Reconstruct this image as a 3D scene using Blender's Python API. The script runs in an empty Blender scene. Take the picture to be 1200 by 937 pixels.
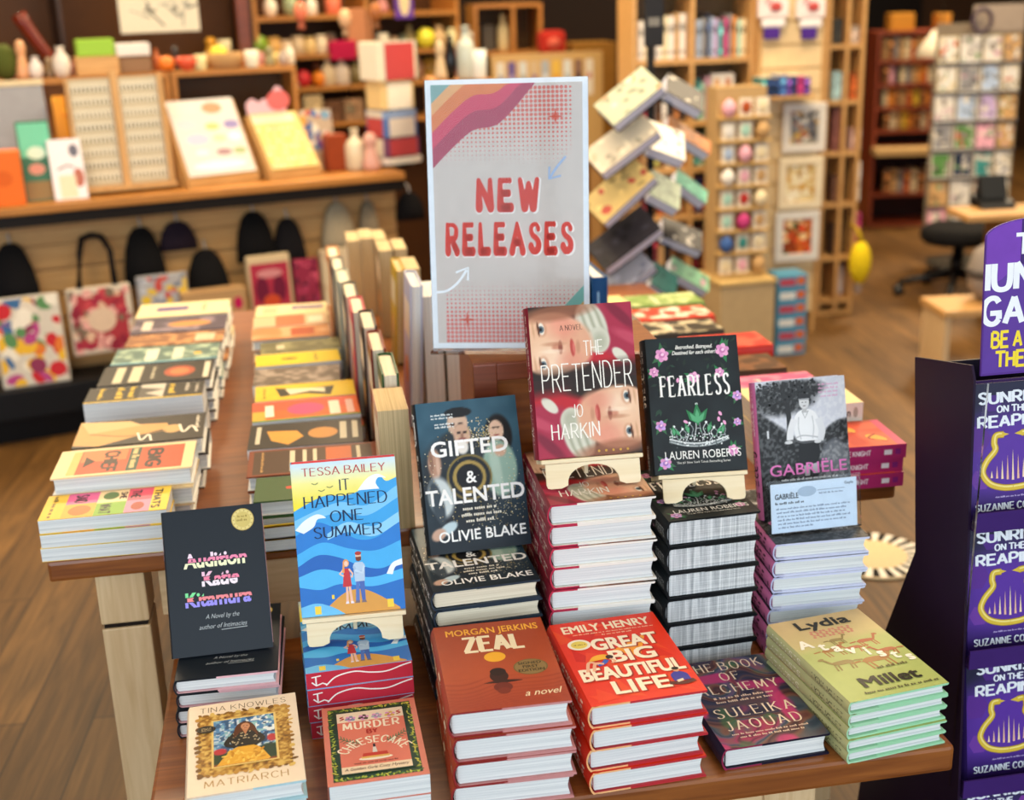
import bpy, bmesh, math, random
import numpy as np
from mathutils import Vector, Matrix, Euler
R = math.radians
rnd = random.Random(11)
sc = bpy.context.scene
COL = sc.collection

# ------------------------------------------------------------------ camera
F = 1472.0; CX, CY = 600.0, 468.5; HC = 1.55      # focal length in px of the 1200x937 frame, eye height
def _n(v): return v/np.linalg.norm(v)
_dn = _n(np.array([150., 4532., F])); _Z = -_dn
_Y = np.array([333-CX, 0-CY, F]); _Y = _n(_Y-_Z*_Y.dot(_Z)); _X = _n(np.cross(_Y, _Z))
CM = np.stack([_X, _Y, _Z])                        # camera axes -> world (x right along the tables, y away, z up)
cam_d = bpy.data.cameras.new('camera'); cam = bpy.data.objects.new('camera', cam_d); COL.objects.link(cam)
cam_d.sensor_fit = 'HORIZONTAL'; cam_d.sensor_width = 36.0; cam_d.lens = 36.0*F/1200
cam.matrix_world = Matrix(((CM[0,0], -CM[0,1], -CM[0,2], 0), (CM[1,0], -CM[1,1], -CM[1,2], 0), (CM[2,0], -CM[2,1], -CM[2,2], HC), (0,0,0,1)))
cam_d.dof.use_dof = True; cam_d.dof.focus_distance = 1.84; cam_d.dof.aperture_fstop = 2.85
cam_d.clip_start = 0.05; cam_d.clip_end = 60
sc.camera = cam

# ------------------------------------------------------------------ light
vs = sc.view_settings
vs.view_transform = 'Standard'; vs.look = 'None'; vs.gamma = 1.0; vs.use_curve_mapping = False
vs.exposure = 0.66
w = bpy.data.worlds.new('daylight'); sc.world = w; w.use_nodes = True
bgn = w.node_tree.nodes['Background']; bgn.inputs[0].default_value = (0.86, 0.93, 1.0, 1); bgn.inputs[1].default_value = 0.3
def area(name, loc, rot, sx, sy, power, col):
    l = bpy.data.lights.new(name, 'AREA'); l.shape = 'RECTANGLE'; l.size = sx; l.size_y = sy; l.energy = power; l.color = col
    o = bpy.data.objects.new(name, l); COL.objects.link(o); o.location = loc; o.rotation_euler = rot
    return o
# shop-front windows behind the camera (daylight) and a window bay on the left
for i, x in enumerate((-2.3, 0.1, 2.5)):
    area('window_daylight', (x, -1.9, 1.75), (R(90), 0, 0), 2.3, 2.4, 36, (0.80, 0.91, 1.0))
area('window_daylight', (-3.6, 0.6, 1.9), (R(90), 0, R(-75)), 2.2, 2.0, 16, (0.9, 0.95, 1.0))
# warm ceiling fittings
for x, y, p in ((-1.6, 2.8, 12), (0.7, 1.5, 9), (1.2, 3.4, 22), (-1.4, 4.0, 21), (0.2, 4.2, 17), (1.6, 4.2, 32), (3.2, 5.0, 46), (0.6, 6.4, 60), (4.6, 7.4, 100), (-1.2, 6.2, 60)):
    area('ceiling_lamp_light', (x, y, 3.02), (0, 0, 0), 0.9, 0.9, p, (1.0, 0.79, 0.52))

# ------------------------------------------------------------------ helpers: measuring, tags, meshes
def ray(px, py): return CM @ np.array([px-CX, py-CY, F])/F
def atz(px, py, z):
    r = ray(px, py); t = (z-HC)/r[2]; return Vector((t*r[0], t*r[1], z))
def aty(px, py, y):
    r = ray(px, py); t = y/r[1]; return Vector((t*r[0], y, HC+t*r[2]))
def onplane(px, py, p0, nrm):
    r = ray(px, py); c = np.array([0, 0, HC]); n = np.array(nrm); t = n.dot(np.array(p0)-c)/n.dot(r); return Vector(c+t*r)

def srgb(c):
    if isinstance(c, str):
        c = c.lstrip('#'); c = [int(c[i:i+2], 16)/255 for i in (0, 2, 4)]
    return tuple(x/12.92 if x <= 0.04045 else ((x+0.055)/1.055)**2.4 for x in c)

def tag(o, label=None, cat=None, group=None, kind=None):
    if label: o['label'] = label
    if cat: o['category'] = cat
    if group: o['group'] = group
    if kind: o['kind'] = kind
    return o
def empty(name, loc=(0,0,0), rot=(0,0,0), label=None, cat=None, group=None):
    o = bpy.data.objects.new(name, None); COL.objects.link(o); o.empty_display_size = 0.05
    o.location = loc; o.rotation_euler = rot
    return tag(o, label, cat, group)
def link(name, mesh, parent=None, loc=None, rot=None):
    o = bpy.data.objects.new(name, mesh); COL.objects.link(o)
    if parent: o.parent = parent
    if loc is not None: o.location = loc
    if rot is not None: o.rotation_euler = rot
    return o

class MB:
    """collects polygons with a colour per vertex and a material slot per face"""
    def __init__(s): s.v = []; s.f = []; s.m = []; s.c = []; s.sm = []
    def add(s, verts, faces, col='#ffffff', m=0, smooth=False, cols=None):
        b = len(s.v); s.v.extend([tuple(p) for p in verts])
        lc = srgb(col) if cols is None else None
        s.c.extend([lc]*len(verts) if cols is None else [tuple(c) for c in cols])
        for f in faces: s.f.append(tuple(b+i for i in f)); s.m.append(m); s.sm.append(smooth)
        return s
    def box(s, x0, x1, y0, y1, z0, z1, col='#ffffff', m=0, bev=0.0, M=None):
        if bev <= 0:
            v = [(x, y, z) for z in (z0, z1) for y in (y0, y1) for x in (x0, x1)]
            f = [(0,2,3,1), (4,5,7,6), (0,1,5,4), (2,6,7,3), (0,4,6,2), (1,3,7,5)]
        else:
            bm = bmesh.new(); bmesh.ops.create_cube(bm, size=1)
            for q in bm.verts: q.co = Vector(((x0+x1)/2+q.co.x*(x1-x0), (y0+y1)/2+q.co.y*(y1-y0), (z0+z1)/2+q.co.z*(z1-z0)))
            bmesh.ops.bevel(bm, geom=bm.edges[:], offset=bev, segments=2, affect='EDGES', profile=0.6)
            bm.verts.index_update(); v = [q.co.copy() for q in bm.verts]; f = [[q.index for q in fc.verts] for fc in bm.faces]; bm.free()
        if M is not None: v = [M @ Vector(p) for p in v]
        return s.add(v, f, col, m)
    def prism(s, pts, axis, a, b, col='#ffffff', m=0, M=None):
        """polygon pts (2-D) extruded along axis from a to b"""
        def put(p, h):
            return {'x': (h, p[0], p[1]), 'y': (p[0], h, p[1]), 'z': (p[0], p[1], h)}[axis]
        n = len(pts); v = [put(p, a) for p in pts]+[put(p, b) for p in pts]
        f = [tuple(range(n))[::-1], tuple(range(n, 2*n))]+[(i, (i+1) % n, n+(i+1) % n, n+i) for i in range(n)]
        if M is not None: v = [M @ Vector(p) for p in v]
        return s.add(v, f, col, m)
    def lathe(s, prof, cx=0, cy=0, z0=0, seg=20, col='#ffffff', m=0, cols=None, M=None):
        v = []; cc = []
        for k, (r, z) in enumerate(prof):
            for i in range(seg):
                a = 2*math.pi*i/seg; v.append((cx+r*math.cos(a), cy+r*math.sin(a), z0+z))
                if cols: cc.append(srgb(cols[k]))
        f = [(k*seg+i, k*seg+(i+1) % seg, (k+1)*seg+(i+1) % seg, (k+1)*seg+i) for k in range(len(prof)-1) for i in range(seg)]
        f.append(tuple(range(seg))[::-1]); f.append(tuple((len(prof)-1)*seg+i for i in range(seg)))
        if M is not None: v = [M @ Vector(p) for p in v]
        return s.add(v, f, col, m, True, cc or None)
    def tube(s, pts, r, seg=8, col='#ffffff', m=0):
        pts = [Vector(p) for p in pts]; v = []; n = len(pts)
        for i, p in enumerate(pts):
            d = (pts[min(i+1, n-1)]-pts[max(i-1, 0)]).normalized()
            a = d.cross(Vector((0, 0, 1)) if abs(d.z) < .9 else Vector((1, 0, 0))).normalized(); b = d.cross(a)
            rr = r[i] if isinstance(r, (list, tuple)) else r
            for k in range(seg):
                t = 2*math.pi*k/seg; v.append(p+a*(rr*math.cos(t))+b*(rr*math.sin(t)))
        f = [(i*seg+k, i*seg+(k+1) % seg, (i+1)*seg+(k+1) % seg, (i+1)*seg+k) for i in range(n-1) for k in range(seg)]
        f.append(tuple(range(seg))[::-1]); f.append(tuple((n-1)*seg+k for k in range(seg)))
        return s.add(v, f, col, m, True)
    def ball(s, c, rx, ry, rz, col='#ffffff', m=0, seg=14, rings=8):
        prof = [(math.sin(math.pi*k/rings), -math.cos(math.pi*k/rings)) for k in range(rings+1)]
        prof[0] = (0.02, -1); prof[-1] = (0.02, 1)
        v = []
        for r, z in prof:
            for i in range(seg):
                a = 2*math.pi*i/seg; v.append((c[0]+rx*r*math.cos(a), c[1]+ry*r*math.sin(a), c[2]+rz*z))
        f = [(k*seg+i, k*seg+(i+1) % seg, (k+1)*seg+(i+1) % seg, (k+1)*seg+i) for k in range(rings) for i in range(seg)]
        return s.add(v, f, col, m, True)
    def mesh(s, name, mats):
        me = bpy.data.meshes.new(name); me.from_pydata(s.v, [], s.f)
        for mt in (mats if isinstance(mats, (list, tuple)) else [mats]): me.materials.append(mt)
        me.polygons.foreach_set('material_index', s.m); me.polygons.foreach_set('use_smooth', s.sm)
        a = me.attributes.new('Col', 'FLOAT_COLOR', 'POINT')
        arr = np.ones((len(s.v), 4), np.float32); arr[:, :3] = np.array(s.c, np.float32).reshape(-1, 3); a.data.foreach_set('color', arr.ravel())
        me.update(); return me
    def obj(s, name, mats, parent=None, loc=None, rot=None): return link(name, s.mesh(name, mats), parent, loc, rot)

# ------------------------------------------------------------------ materials (all node-based)
def newmat(name):
    m = bpy.data.materials.new(name); m.use_nodes = True; nt = m.node_tree; return m, nt, nt.nodes['Principled BSDF']
def printed(name, rough, grain=0.05, scale=60, spec=0.2, coat=0.0, bump=0.0):
    """colour from the printed 'Col' attribute, with a faint paper or cloth grain"""
    m, nt, p = newmat(name); N = nt.nodes; L = nt.links
    at = N.new('ShaderNodeAttribute'); at.attribute_name = 'Col'
    tc = N.new('ShaderNodeTexCoord'); no = N.new('ShaderNodeTexNoise'); no.inputs['Scale'].default_value = scale; no.inputs['Detail'].default_value = 3
    L.new(tc.outputs['Object'], no.inputs['Vector'])
    mr = N.new('ShaderNodeMapRange'); mr.inputs[1].default_value = .25; mr.inputs[2].default_value = .75; mr.inputs[3].default_value = 1-grain; mr.inputs[4].default_value = 1+grain
    L.new(no.outputs['Fac'], mr.inputs[0])
    mx = N.new('ShaderNodeVectorMath'); mx.operation = 'SCALE'; L.new(at.outputs['Color'], mx.inputs[0]); L.new(mr.outputs[0], mx.inputs['Scale'])
    L.new(mx.outputs[0], p.inputs['Base Color']); p.inputs['Roughness'].default_value = rough
    p.inputs['Specular IOR Level'].default_value = spec
    if coat: p.inputs['Coat Weight'].default_value = coat; p.inputs['Coat Roughness'].default_value = 0.12
    if bump:
        b = N.new('ShaderNodeBump'); b.inputs['Strength'].default_value = bump; b.inputs['Distance'].default_value = .002
        L.new(no.outputs['Fac'], b.inputs['Height']); L.new(b.outputs[0], p.inputs['Normal'])
    return m
M_SATIN = printed('printed_satin_paper', 0.36, 0.03)
M_MATTE = printed('printed_matte_paper', 0.62, 0.04)
M_GLOSS = printed('printed_gloss_paper', 0.18, 0.02, coat=0.3)
M_CLOTH = printed('woven_cloth', 0.9, 0.16, 220, 0.2, bump=0.4)
M_PAINT = printed('painted_surface', 0.45, 0.06, 25)
M_CERAM = printed('glazed_ceramic', 0.2, 0.04, 12, coat=0.3)
M_BOARD = printed('printed_cardboard', 0.5, 0.05, 40)

def wood(name, c1, c2, rough=0.4, axis=0, sc_=6.0, coat=0.0):
    m, nt, p = newmat(name); N = nt.nodes; L = nt.links
    tc = N.new('ShaderNodeTexCoord'); mp = N.new('ShaderNodeMapping'); s = [14.0, 14.0, 14.0]; s[axis] = 1.0; mp.inputs['Scale'].default_value = s
    L.new(tc.outputs['Object'], mp.inputs[0])
    n1 = N.new('ShaderNodeTexNoise'); n1.inputs['Scale'].default_value = sc_; n1.inputs['Detail'].default_value = 6; n1.inputs['Distortion'].default_value = 1.2
    L.new(mp.outputs[0], n1.inputs['Vector'])
    cr = N.new('ShaderNodeValToRGB'); cr.color_ramp.elements[0].position = .3; cr.color_ramp.elements[1].position = .7
    cr.color_ramp.elements[0].color = (*srgb(c1), 1); cr.color_ramp.elements[1].color = (*srgb(c2), 1)
    L.new(n1.outputs['Fac'], cr.inputs[0]); L.new(cr.outputs[0], p.inputs['Base Color']); p.inputs['Roughness'].default_value = rough
    b = N.new('ShaderNodeBump'); b.inputs['Strength'].default_value = .08; L.new(n1.outputs['Fac'], b.inputs['Height']); L.new(b.outputs[0], p.inputs['Normal'])
    if coat: p.inputs['Coat Weight'].default_value = coat; p.inputs['Coat Roughness'].default_value = .2
    return m
W_CHERRY = wood('cherry_wood', '#713c18', '#965826', 0.33, 0, 4, 0.25)
W_CHERRY_DK = wood('dark_cherry_wood', '#5e2a18', '#7c3c22', 0.4, 0, 4, 0.2)
W_MAPLE = wood('pale_maple_wood', '#c6a578', '#d8bb90', 0.5, 2, 5)
W_MAPLEX = wood('pale_maple_wood_rail', '#c3a176', '#d6b88c', 0.5, 0, 5)
W_PLY = wood('birch_plywood', '#e4cfa4', '#efdfbd', 0.5, 0, 4)
W_OAK = wood('honey_oak', '#b98a4e', '#d0a468', 0.45, 2, 5)
W_OAKX = wood('honey_oak_shelf', '#b98a4e', '#cfa266', 0.45, 0, 5)
W_AMBER = wood('amber_pine', '#9c6426', '#bb8038', 0.45, 0, 5)
W_DARK = wood('dark_stained_wood', '#2c170c', '#40230f', 0.5, 0, 5)
W_RED = wood('red_brown_wood', '#6b2a14', '#8a3c1d', 0.4, 2, 5)

def pages_mat(name, c1, c2, cross=False):
    m, nt, p = newmat(name); N = nt.nodes; L = nt.links
    tc = N.new('ShaderNodeTexCoord'); mp = N.new('ShaderNodeMapping'); mp.inputs['Scale'].default_value = (3, 3, 900)
    L.new(tc.outputs['Object'], mp.inputs[0]); n1 = N.new('ShaderNodeTexNoise'); n1.inputs['Scale'].default_value = 1.0; n1.inputs['Detail'].default_value = 4
    L.new(mp.outputs[0], n1.inputs['Vector']); fac = n1.outputs['Fac']
    if cross:
        mp2 = N.new('ShaderNodeMapping'); mp2.inputs['Scale'].default_value = (260, 8, 10); L.new(tc.outputs['Object'], mp2.inputs[0])
        n2 = N.new('ShaderNodeTexNoise'); n2.inputs['Scale'].default_value = 1.0; n2.inputs['Detail'].default_value = 3; L.new(mp2.outputs[0], n2.inputs['Vector'])
        ad = N.new('ShaderNodeMath'); ad.operation = 'ADD'; L.new(n1.outputs['Fac'], ad.inputs[0]); L.new(n2.outputs['Fac'], ad.inputs[1])
        hf = N.new('ShaderNodeMath'); hf.operation = 'MULTIPLY'; hf.inputs[1].default_value = .5; L.new(ad.outputs[0], hf.inputs[0]); fac = hf.outputs[0]
    cr = N.new('ShaderNodeValToRGB'); cr.color_ramp.elements[0].position = .35; cr.color_ramp.elements[1].position = .6
    cr.color_ramp.elements[0].color = (*srgb(c1), 1); cr.color_ramp.elements[1].color = (*srgb(c2), 1)
    L.new(fac, cr.inputs[0]); L.new(cr.outputs[0], p.inputs['Base Color']); p.inputs['Roughness'].default_value = .8; p.inputs['Specular IOR Level'].default_value = .2
    return m
P_WHITE = pages_mat('white_page_edges', '#c6cacb', '#e6e8e6')
P_CREAM = pages_mat('cream_page_edges', '#d3c8ae', '#e8dfc8')
P_TAN = pages_mat('tan_page_edges', '#b39b72', '#d2bb90')
P_HATCH = pages_mat('deckled_grey_page_edges', '#8f9498', '#e6e8e8', True)
P_RED = pages_mat('sprayed_red_page_edges', '#b52a3a', '#cf4050')

def simple(name, col, rough=0.4, metal=0.0, trans=0.0, alpha=1.0, ior=1.45, spec=0.5):
    m, nt, p = newmat(name); N = nt.nodes; L = nt.links
    no = N.new('ShaderNodeTexNoise'); no.inputs['Scale'].default_value = 30; mr = N.new('ShaderNodeMapRange'); mr.inputs[3].default_value = max(0, rough-.04); mr.inputs[4].default_value = rough+.04
    L.new(no.outputs['Fac'], mr.inputs[0]); L.new(mr.outputs[0], p.inputs['Roughness'])
    p.inputs['Base Color'].default_value = (*srgb(col), 1); p.inputs['Metallic'].default_value = metal
    p.inputs['Transmission Weight'].default_value = trans; p.inputs['Alpha'].default_value = alpha; p.inputs['IOR'].default_value = ior; p.inputs['Specular IOR Level'].default_value = spec
    return m
M_BLACKMETAL = simple('black_metal', '#15151a', .4, .6)
M_BLACKPLAST = simple('black_plastic', '#121214', .4)
M_CHROME = simple('chrome_wire', '#c9c9c9', .25, 1.0)
def clear_acrylic():
    m, nt, p = newmat('clear_acrylic'); N = nt.nodes; L = nt.links; N.remove(p)
    out = N['Material Output']; tr = N.new('ShaderNodeBsdfTransparent'); tr.inputs[0].default_value = (.97, .98, .985, 1)
    gl = N.new('ShaderNodeBsdfGlossy'); gl.inputs['Roughness'].default_value = .03
    fr = N.new('ShaderNodeFresnel'); fr.inputs[0].default_value = 1.22
    no = N.new('ShaderNodeTexNoise'); no.inputs['Scale'].default_value = 4; bp = N.new('ShaderNodeBump'); bp.inputs['Strength'].default_value = .04; L.new(no.outputs['Fac'], bp.inputs['Height']); L.new(bp.outputs[0], gl.inputs['Normal'])
    mx = N.new('ShaderNodeMixShader'); L.new(fr.outputs[0], mx.inputs[0]); L.new(tr.outputs[0], mx.inputs[1]); L.new(gl.outputs[0], mx.inputs[2]); L.new(mx.outputs[0], out.inputs[0])
    return m
M_ACRYL = clear_acrylic()
def plank_floor():
    m, nt, p = newmat('wood_plank_floor'); N = nt.nodes; L = nt.links
    tc = N.new('ShaderNodeTexCoord'); mp = N.new('ShaderNodeMapping'); mp.inputs['Rotation'].default_value = (0, 0, R(FLOOR_ANG)); L.new(tc.outputs['Object'], mp.inputs[0])
    br = N.new('ShaderNodeTexBrick'); br.inputs['Scale'].default_value = 1.0; br.inputs['Brick Width'].default_value = 1.3; br.inputs['Row Height'].default_value = .15
    br.inputs['Mortar Size'].default_value = .0025; br.inputs['Color1'].default_value = (*srgb('#74532a'), 1); br.inputs['Color2'].default_value = (*srgb('#5a3e1d'), 1); br.inputs['Mortar'].default_value = (*srgb('#3c2814'), 1)
    L.new(mp.outputs[0], br.inputs['Vector'])
    mp2 = N.new('ShaderNodeMapping'); mp2.inputs['Scale'].default_value = (1.2, 16, 1); L.new(mp.outputs[0], mp2.inputs[0])
    n1 = N.new('ShaderNodeTexNoise'); n1.inputs['Scale'].default_value = 2.2; n1.inputs['Detail'].default_value = 7; n1.inputs['Distortion'].default_value = 1.5; L.new(mp2.outputs[0], n1.inputs['Vector'])
    mr = N.new('ShaderNodeMapRange'); mr.inputs[1].default_value = .3; mr.inputs[2].default_value = .7; mr.inputs[3].default_value = .5; mr.inputs[4].default_value = 1.28; L.new(n1.outputs['Fac'], mr.inputs[0])
    sc2 = N.new('ShaderNodeVectorMath'); sc2.operation = 'SCALE'; L.new(br.outputs['Color'], sc2.inputs[0]); L.new(mr.outputs[0], sc2.inputs['Scale'])
    L.new(sc2.outputs[0], p.inputs['Base Color']); p.inputs['Roughness'].default_value = .5; p.inputs['Specular IOR Level'].default_value = .3
    return m
FLOOR_ANG = 94.0
M_FLOOR = plank_floor()
# ------------------------------------------------------------------ printing: lettering and flat artwork as coloured polygons
GL = {
'A': '0,0 .34,1;.34,1 .68,0;.12,.33 .56,.33', 'B': '0,0 0,1;c0,1 .3,1 .5,.9 .52,.74 .42,.58 0,.53;c0,.53 .4,.52 .6,.38 .6,.16 .42,.01 0,0',
'C': 'c.6,.8 .5,.95 .33,1 .14,.9 .02,.66 .02,.34 .14,.1 .33,0 .5,.05 .6,.2', 'D': '0,0 0,1;c0,1 .3,.99 .52,.85 .63,.5 .52,.15 .3,.01 0,0',
'E': '0,0 0,1;0,1 .5,1;0,.53 .42,.53;0,0 .52,0', 'F': '0,0 0,1;0,1 .5,1;0,.53 .42,.53',
'G': 'c.6,.82 .5,.96 .33,1 .14,.9 .02,.66 .02,.34 .14,.1 .33,0 .5,.04 .62,.18;.62,.18 .62,.42;.62,.42 .38,.42', 'H': '0,0 0,1;.6,0 .6,1;0,.52 .6,.52',
'I': '0,0 0,1', 'J': 'c.38,1 .38,.3 .3,.06 .15,0 0,.1', 'K': '0,0 0,1;.56,1 0,.42;.2,.58 .6,0', 'L': '0,0 0,1;0,0 .48,0',
'M': '0,0 .06,1;.06,1 .39,.15;.39,.15 .72,1;.72,1 .78,0', 'N': '0,0 0,1;0,1 .6,0;.6,0 .6,1', 'O': 'c.34,1 .1,.86 0,.5 .1,.14 .34,0 .58,.14 .68,.5 .58,.86 .34,1',
'P': '0,0 0,1;c0,1 .36,1 .54,.88 .56,.72 .5,.56 .34,.46 0,.46', 'R': '0,0 0,1;c0,1 .36,1 .54,.88 .56,.72 .5,.56 .34,.46 0,.46;.26,.46 .58,0',
'S': 'c.5,.84 .4,.97 .25,1 .08,.92 .04,.76 .14,.6 .38,.46 .5,.3 .48,.12 .32,.01 .16,.02 .02,.16', 'T': '0,1 .6,1;.3,1 .3,0', 'U': 'c0,1 0,.35 .08,.08 .3,0 .52,.08 .6,.35 .6,1',
'V': '0,1 .32,0;.32,0 .64,1', 'W': '0,1 .22,0;.22,0 .44,.85;.44,.85 .66,0;.66,0 .88,1', 'X': '0,1 .6,0;0,0 .6,1', 'Y': '0,1 .3,.5;.6,1 .3,.5;.3,.5 .3,0', 'Z': '0,1 .54,1;.54,1 0,0;0,0 .56,0'}
def _catmull(p, n=6):
    p = [np.array(q, float) for q in p]; out = []
    for i in range(len(p)-1):
        a = p[i-1] if i else 2*p[0]-p[1]; b = p[i]; c = p[i+1]; d = p[i+2] if i+2 < len(p) else 2*p[-1]-p[-2]
        for k in range(n):
            t = k/n; out.append(.5*((2*b)+(c-a)*t+(2*a-5*b+4*c-d)*t*t+(-a+3*b-3*c+d)*t**3))
    out.append(p[-1]); return out
def smooth(p, n=6): return [tuple(q) for q in _catmull(p, n)]
def ribbon(pts, wfn):
    """quads along a polyline; wfn(i, direction, point) -> half width"""
    P = [np.array(p, float) for p in pts]; L = []; Rr = []
    for i, p in enumerate(P):
        d = P[min(i+1, len(P)-1)]-P[max(i-1, 0)]; d = d/(np.linalg.norm(d)+1e-9); nn = np.array([-d[1], d[0]]); h = wfn(i, d, p); L.append(p+nn*h); Rr.append(p-nn*h)
    return [[L[i], Rr[i], Rr[i+1], L[i+1]] for i in range(len(P)-1)]
def disc(c, r, n=10): return [(c[0]+r*math.cos(2*math.pi*k/n), c[1]+r*math.sin(2*math.pi*k/n)) for k in range(n)]
class SP(list):
    sub = 0
def subp(p, k): q = SP(p); q.sub = k; return q
def stroke_text(s, thick=.13, thin=None, serif=0.0, rnd_=False, xs=1.0, track=.16, jit=0.0, heavy=0.0, seed=3):
    """polygons of a line of capitals, cap height 1, starting at x = 0; returns (polys, width)"""
    thin = thick if thin is None else thin; rg = random.Random(seed); polys = []; x = thick/2
    for gi, ch in enumerate(s):
        if ch == ' ': x += .34*xs; continue
        if ch not in GL: continue
        gw = 0; jy = rg.uniform(-jit, jit); js = rg.uniform(-jit, jit)*.6
        g0 = 12*(gi % 2) if rnd_ and heavy else 0
        for sj, st in enumerate(GL[ch].split(';')):
            cur = st[0] == 'c'; pts = [tuple(float(q) for q in a.split(',')) for a in st.lstrip('c').split()]
            gw = max(gw, max(p[0] for p in pts)); src = pts
            if cur: pts = _catmull(pts, 5)
            pts = [(x+(p[0]+js*p[1])*xs, p[1]+jy*(1-.5*p[1])) for p in pts]
            def wf(i, d, p):
                h = (thin+(thick-thin)*abs(d[1])**1.2)/2
                return h*(1+heavy*(.55-p[1])) if heavy else h
            if not cur and not rnd_ and serif == 0:
                a, b = np.array(pts[0]), np.array(pts[1]); d = (b-a)/np.linalg.norm(b-a); e = thin/2
                pts = [a-d*(e if abs(d[1]) < .3 else 0), b+d*(e if abs(d[1]) < .3 else 0)]
            if len(pts) == 2 and heavy: pts = [tuple(np.array(pts[0])*(1-t)+np.array(pts[1])*t) for t in (0, .34, .67, 1)]
            polys += [subp(q, g0+(sj % 4)*2+i % 2) for i, q in enumerate(ribbon(pts, wf))]
            if rnd_:
                for k, p in enumerate(pts):
                    if k in (0, len(pts)-1) or not cur: polys.append(subp(disc(p, wf(k, (0, 1), p), 12), g0+8+sj % 4))
            if serif:
                for p, q in ((src[0], src[1]), (src[-1], src[-2])):
                    dx, dy = p[0]-q[0], p[1]-q[1]
                    if abs(dy) > abs(dx)*.8 and p[1] in (0.0, 1.0) and not (cur and ch in 'SCGO'):
                        px_, py_ = x+p[0]*xs, p[1]+jy; hw = thick/2+serif; t = thin*.8; sg = 1 if p[1] == 0 else -1
                        polys.append(subp([(px_-hw, py_), (px_+hw, py_), (px_+thick/2, py_+sg*t), (px_-thick/2, py_+sg*t)], 8+sj % 4))
                    elif abs(dx) > abs(dy) and ch in 'ELFTZ' and not cur:
                        px_, py_ = x+p[0]*xs, p[1]; sg = -1 if p[1] == 1 else 1
                        if ch in 'TZ' or p[0] > 0.1: polys.append(subp([(px_-thin/2, py_), (px_+thin/2, py_), (px_+thin/2, py_+sg*serif*2), (px_-thin/2, py_+sg*serif*.9)], 8+sj % 4))
        x += gw*xs+track+thick*.5
    return polys, x-track
_bf = {}
def bfont_text(s, bold=0.0, shear=0.0, space=1.0):
    key = (s, bold, shear, space)
    if key in _bf: return _bf[key]
    def raw(t):
        cu = bpy.data.curves.new('t', 'FONT'); cu.body = t; cu.size = 1; cu.offset = bold; cu.shear = shear; cu.space_character = space; cu.resolution_u = 3; cu.fill_mode = 'BOTH'
        ob = bpy.data.objects.new('t', cu); COL.objects.link(ob); dg = bpy.context.evaluated_depsgraph_get(); me = bpy.data.meshes.new_from_object(ob.evaluated_get(dg))
        v = [(q.co.x, q.co.y) for q in me.vertices]; pl = [[v[i] for i in p.vertices] for p in me.polygons]
        bpy.data.objects.remove(ob); bpy.data.curves.remove(cu); bpy.data.meshes.remove(me); return pl
    hh = [p[1] for q in raw('H') for p in q]; y0, ch = min(hh), max(hh)-min(hh); pl = raw(s)
    xs_ = [p[0] for q in pl for p in q]; x0 = min(xs_); pl = [[((p[0]-x0)/ch, (p[1]-y0)/ch) for p in q] for q in pl]
    _bf[key] = (pl, (max(xs_)-x0)/ch); return _bf[key]

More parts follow.
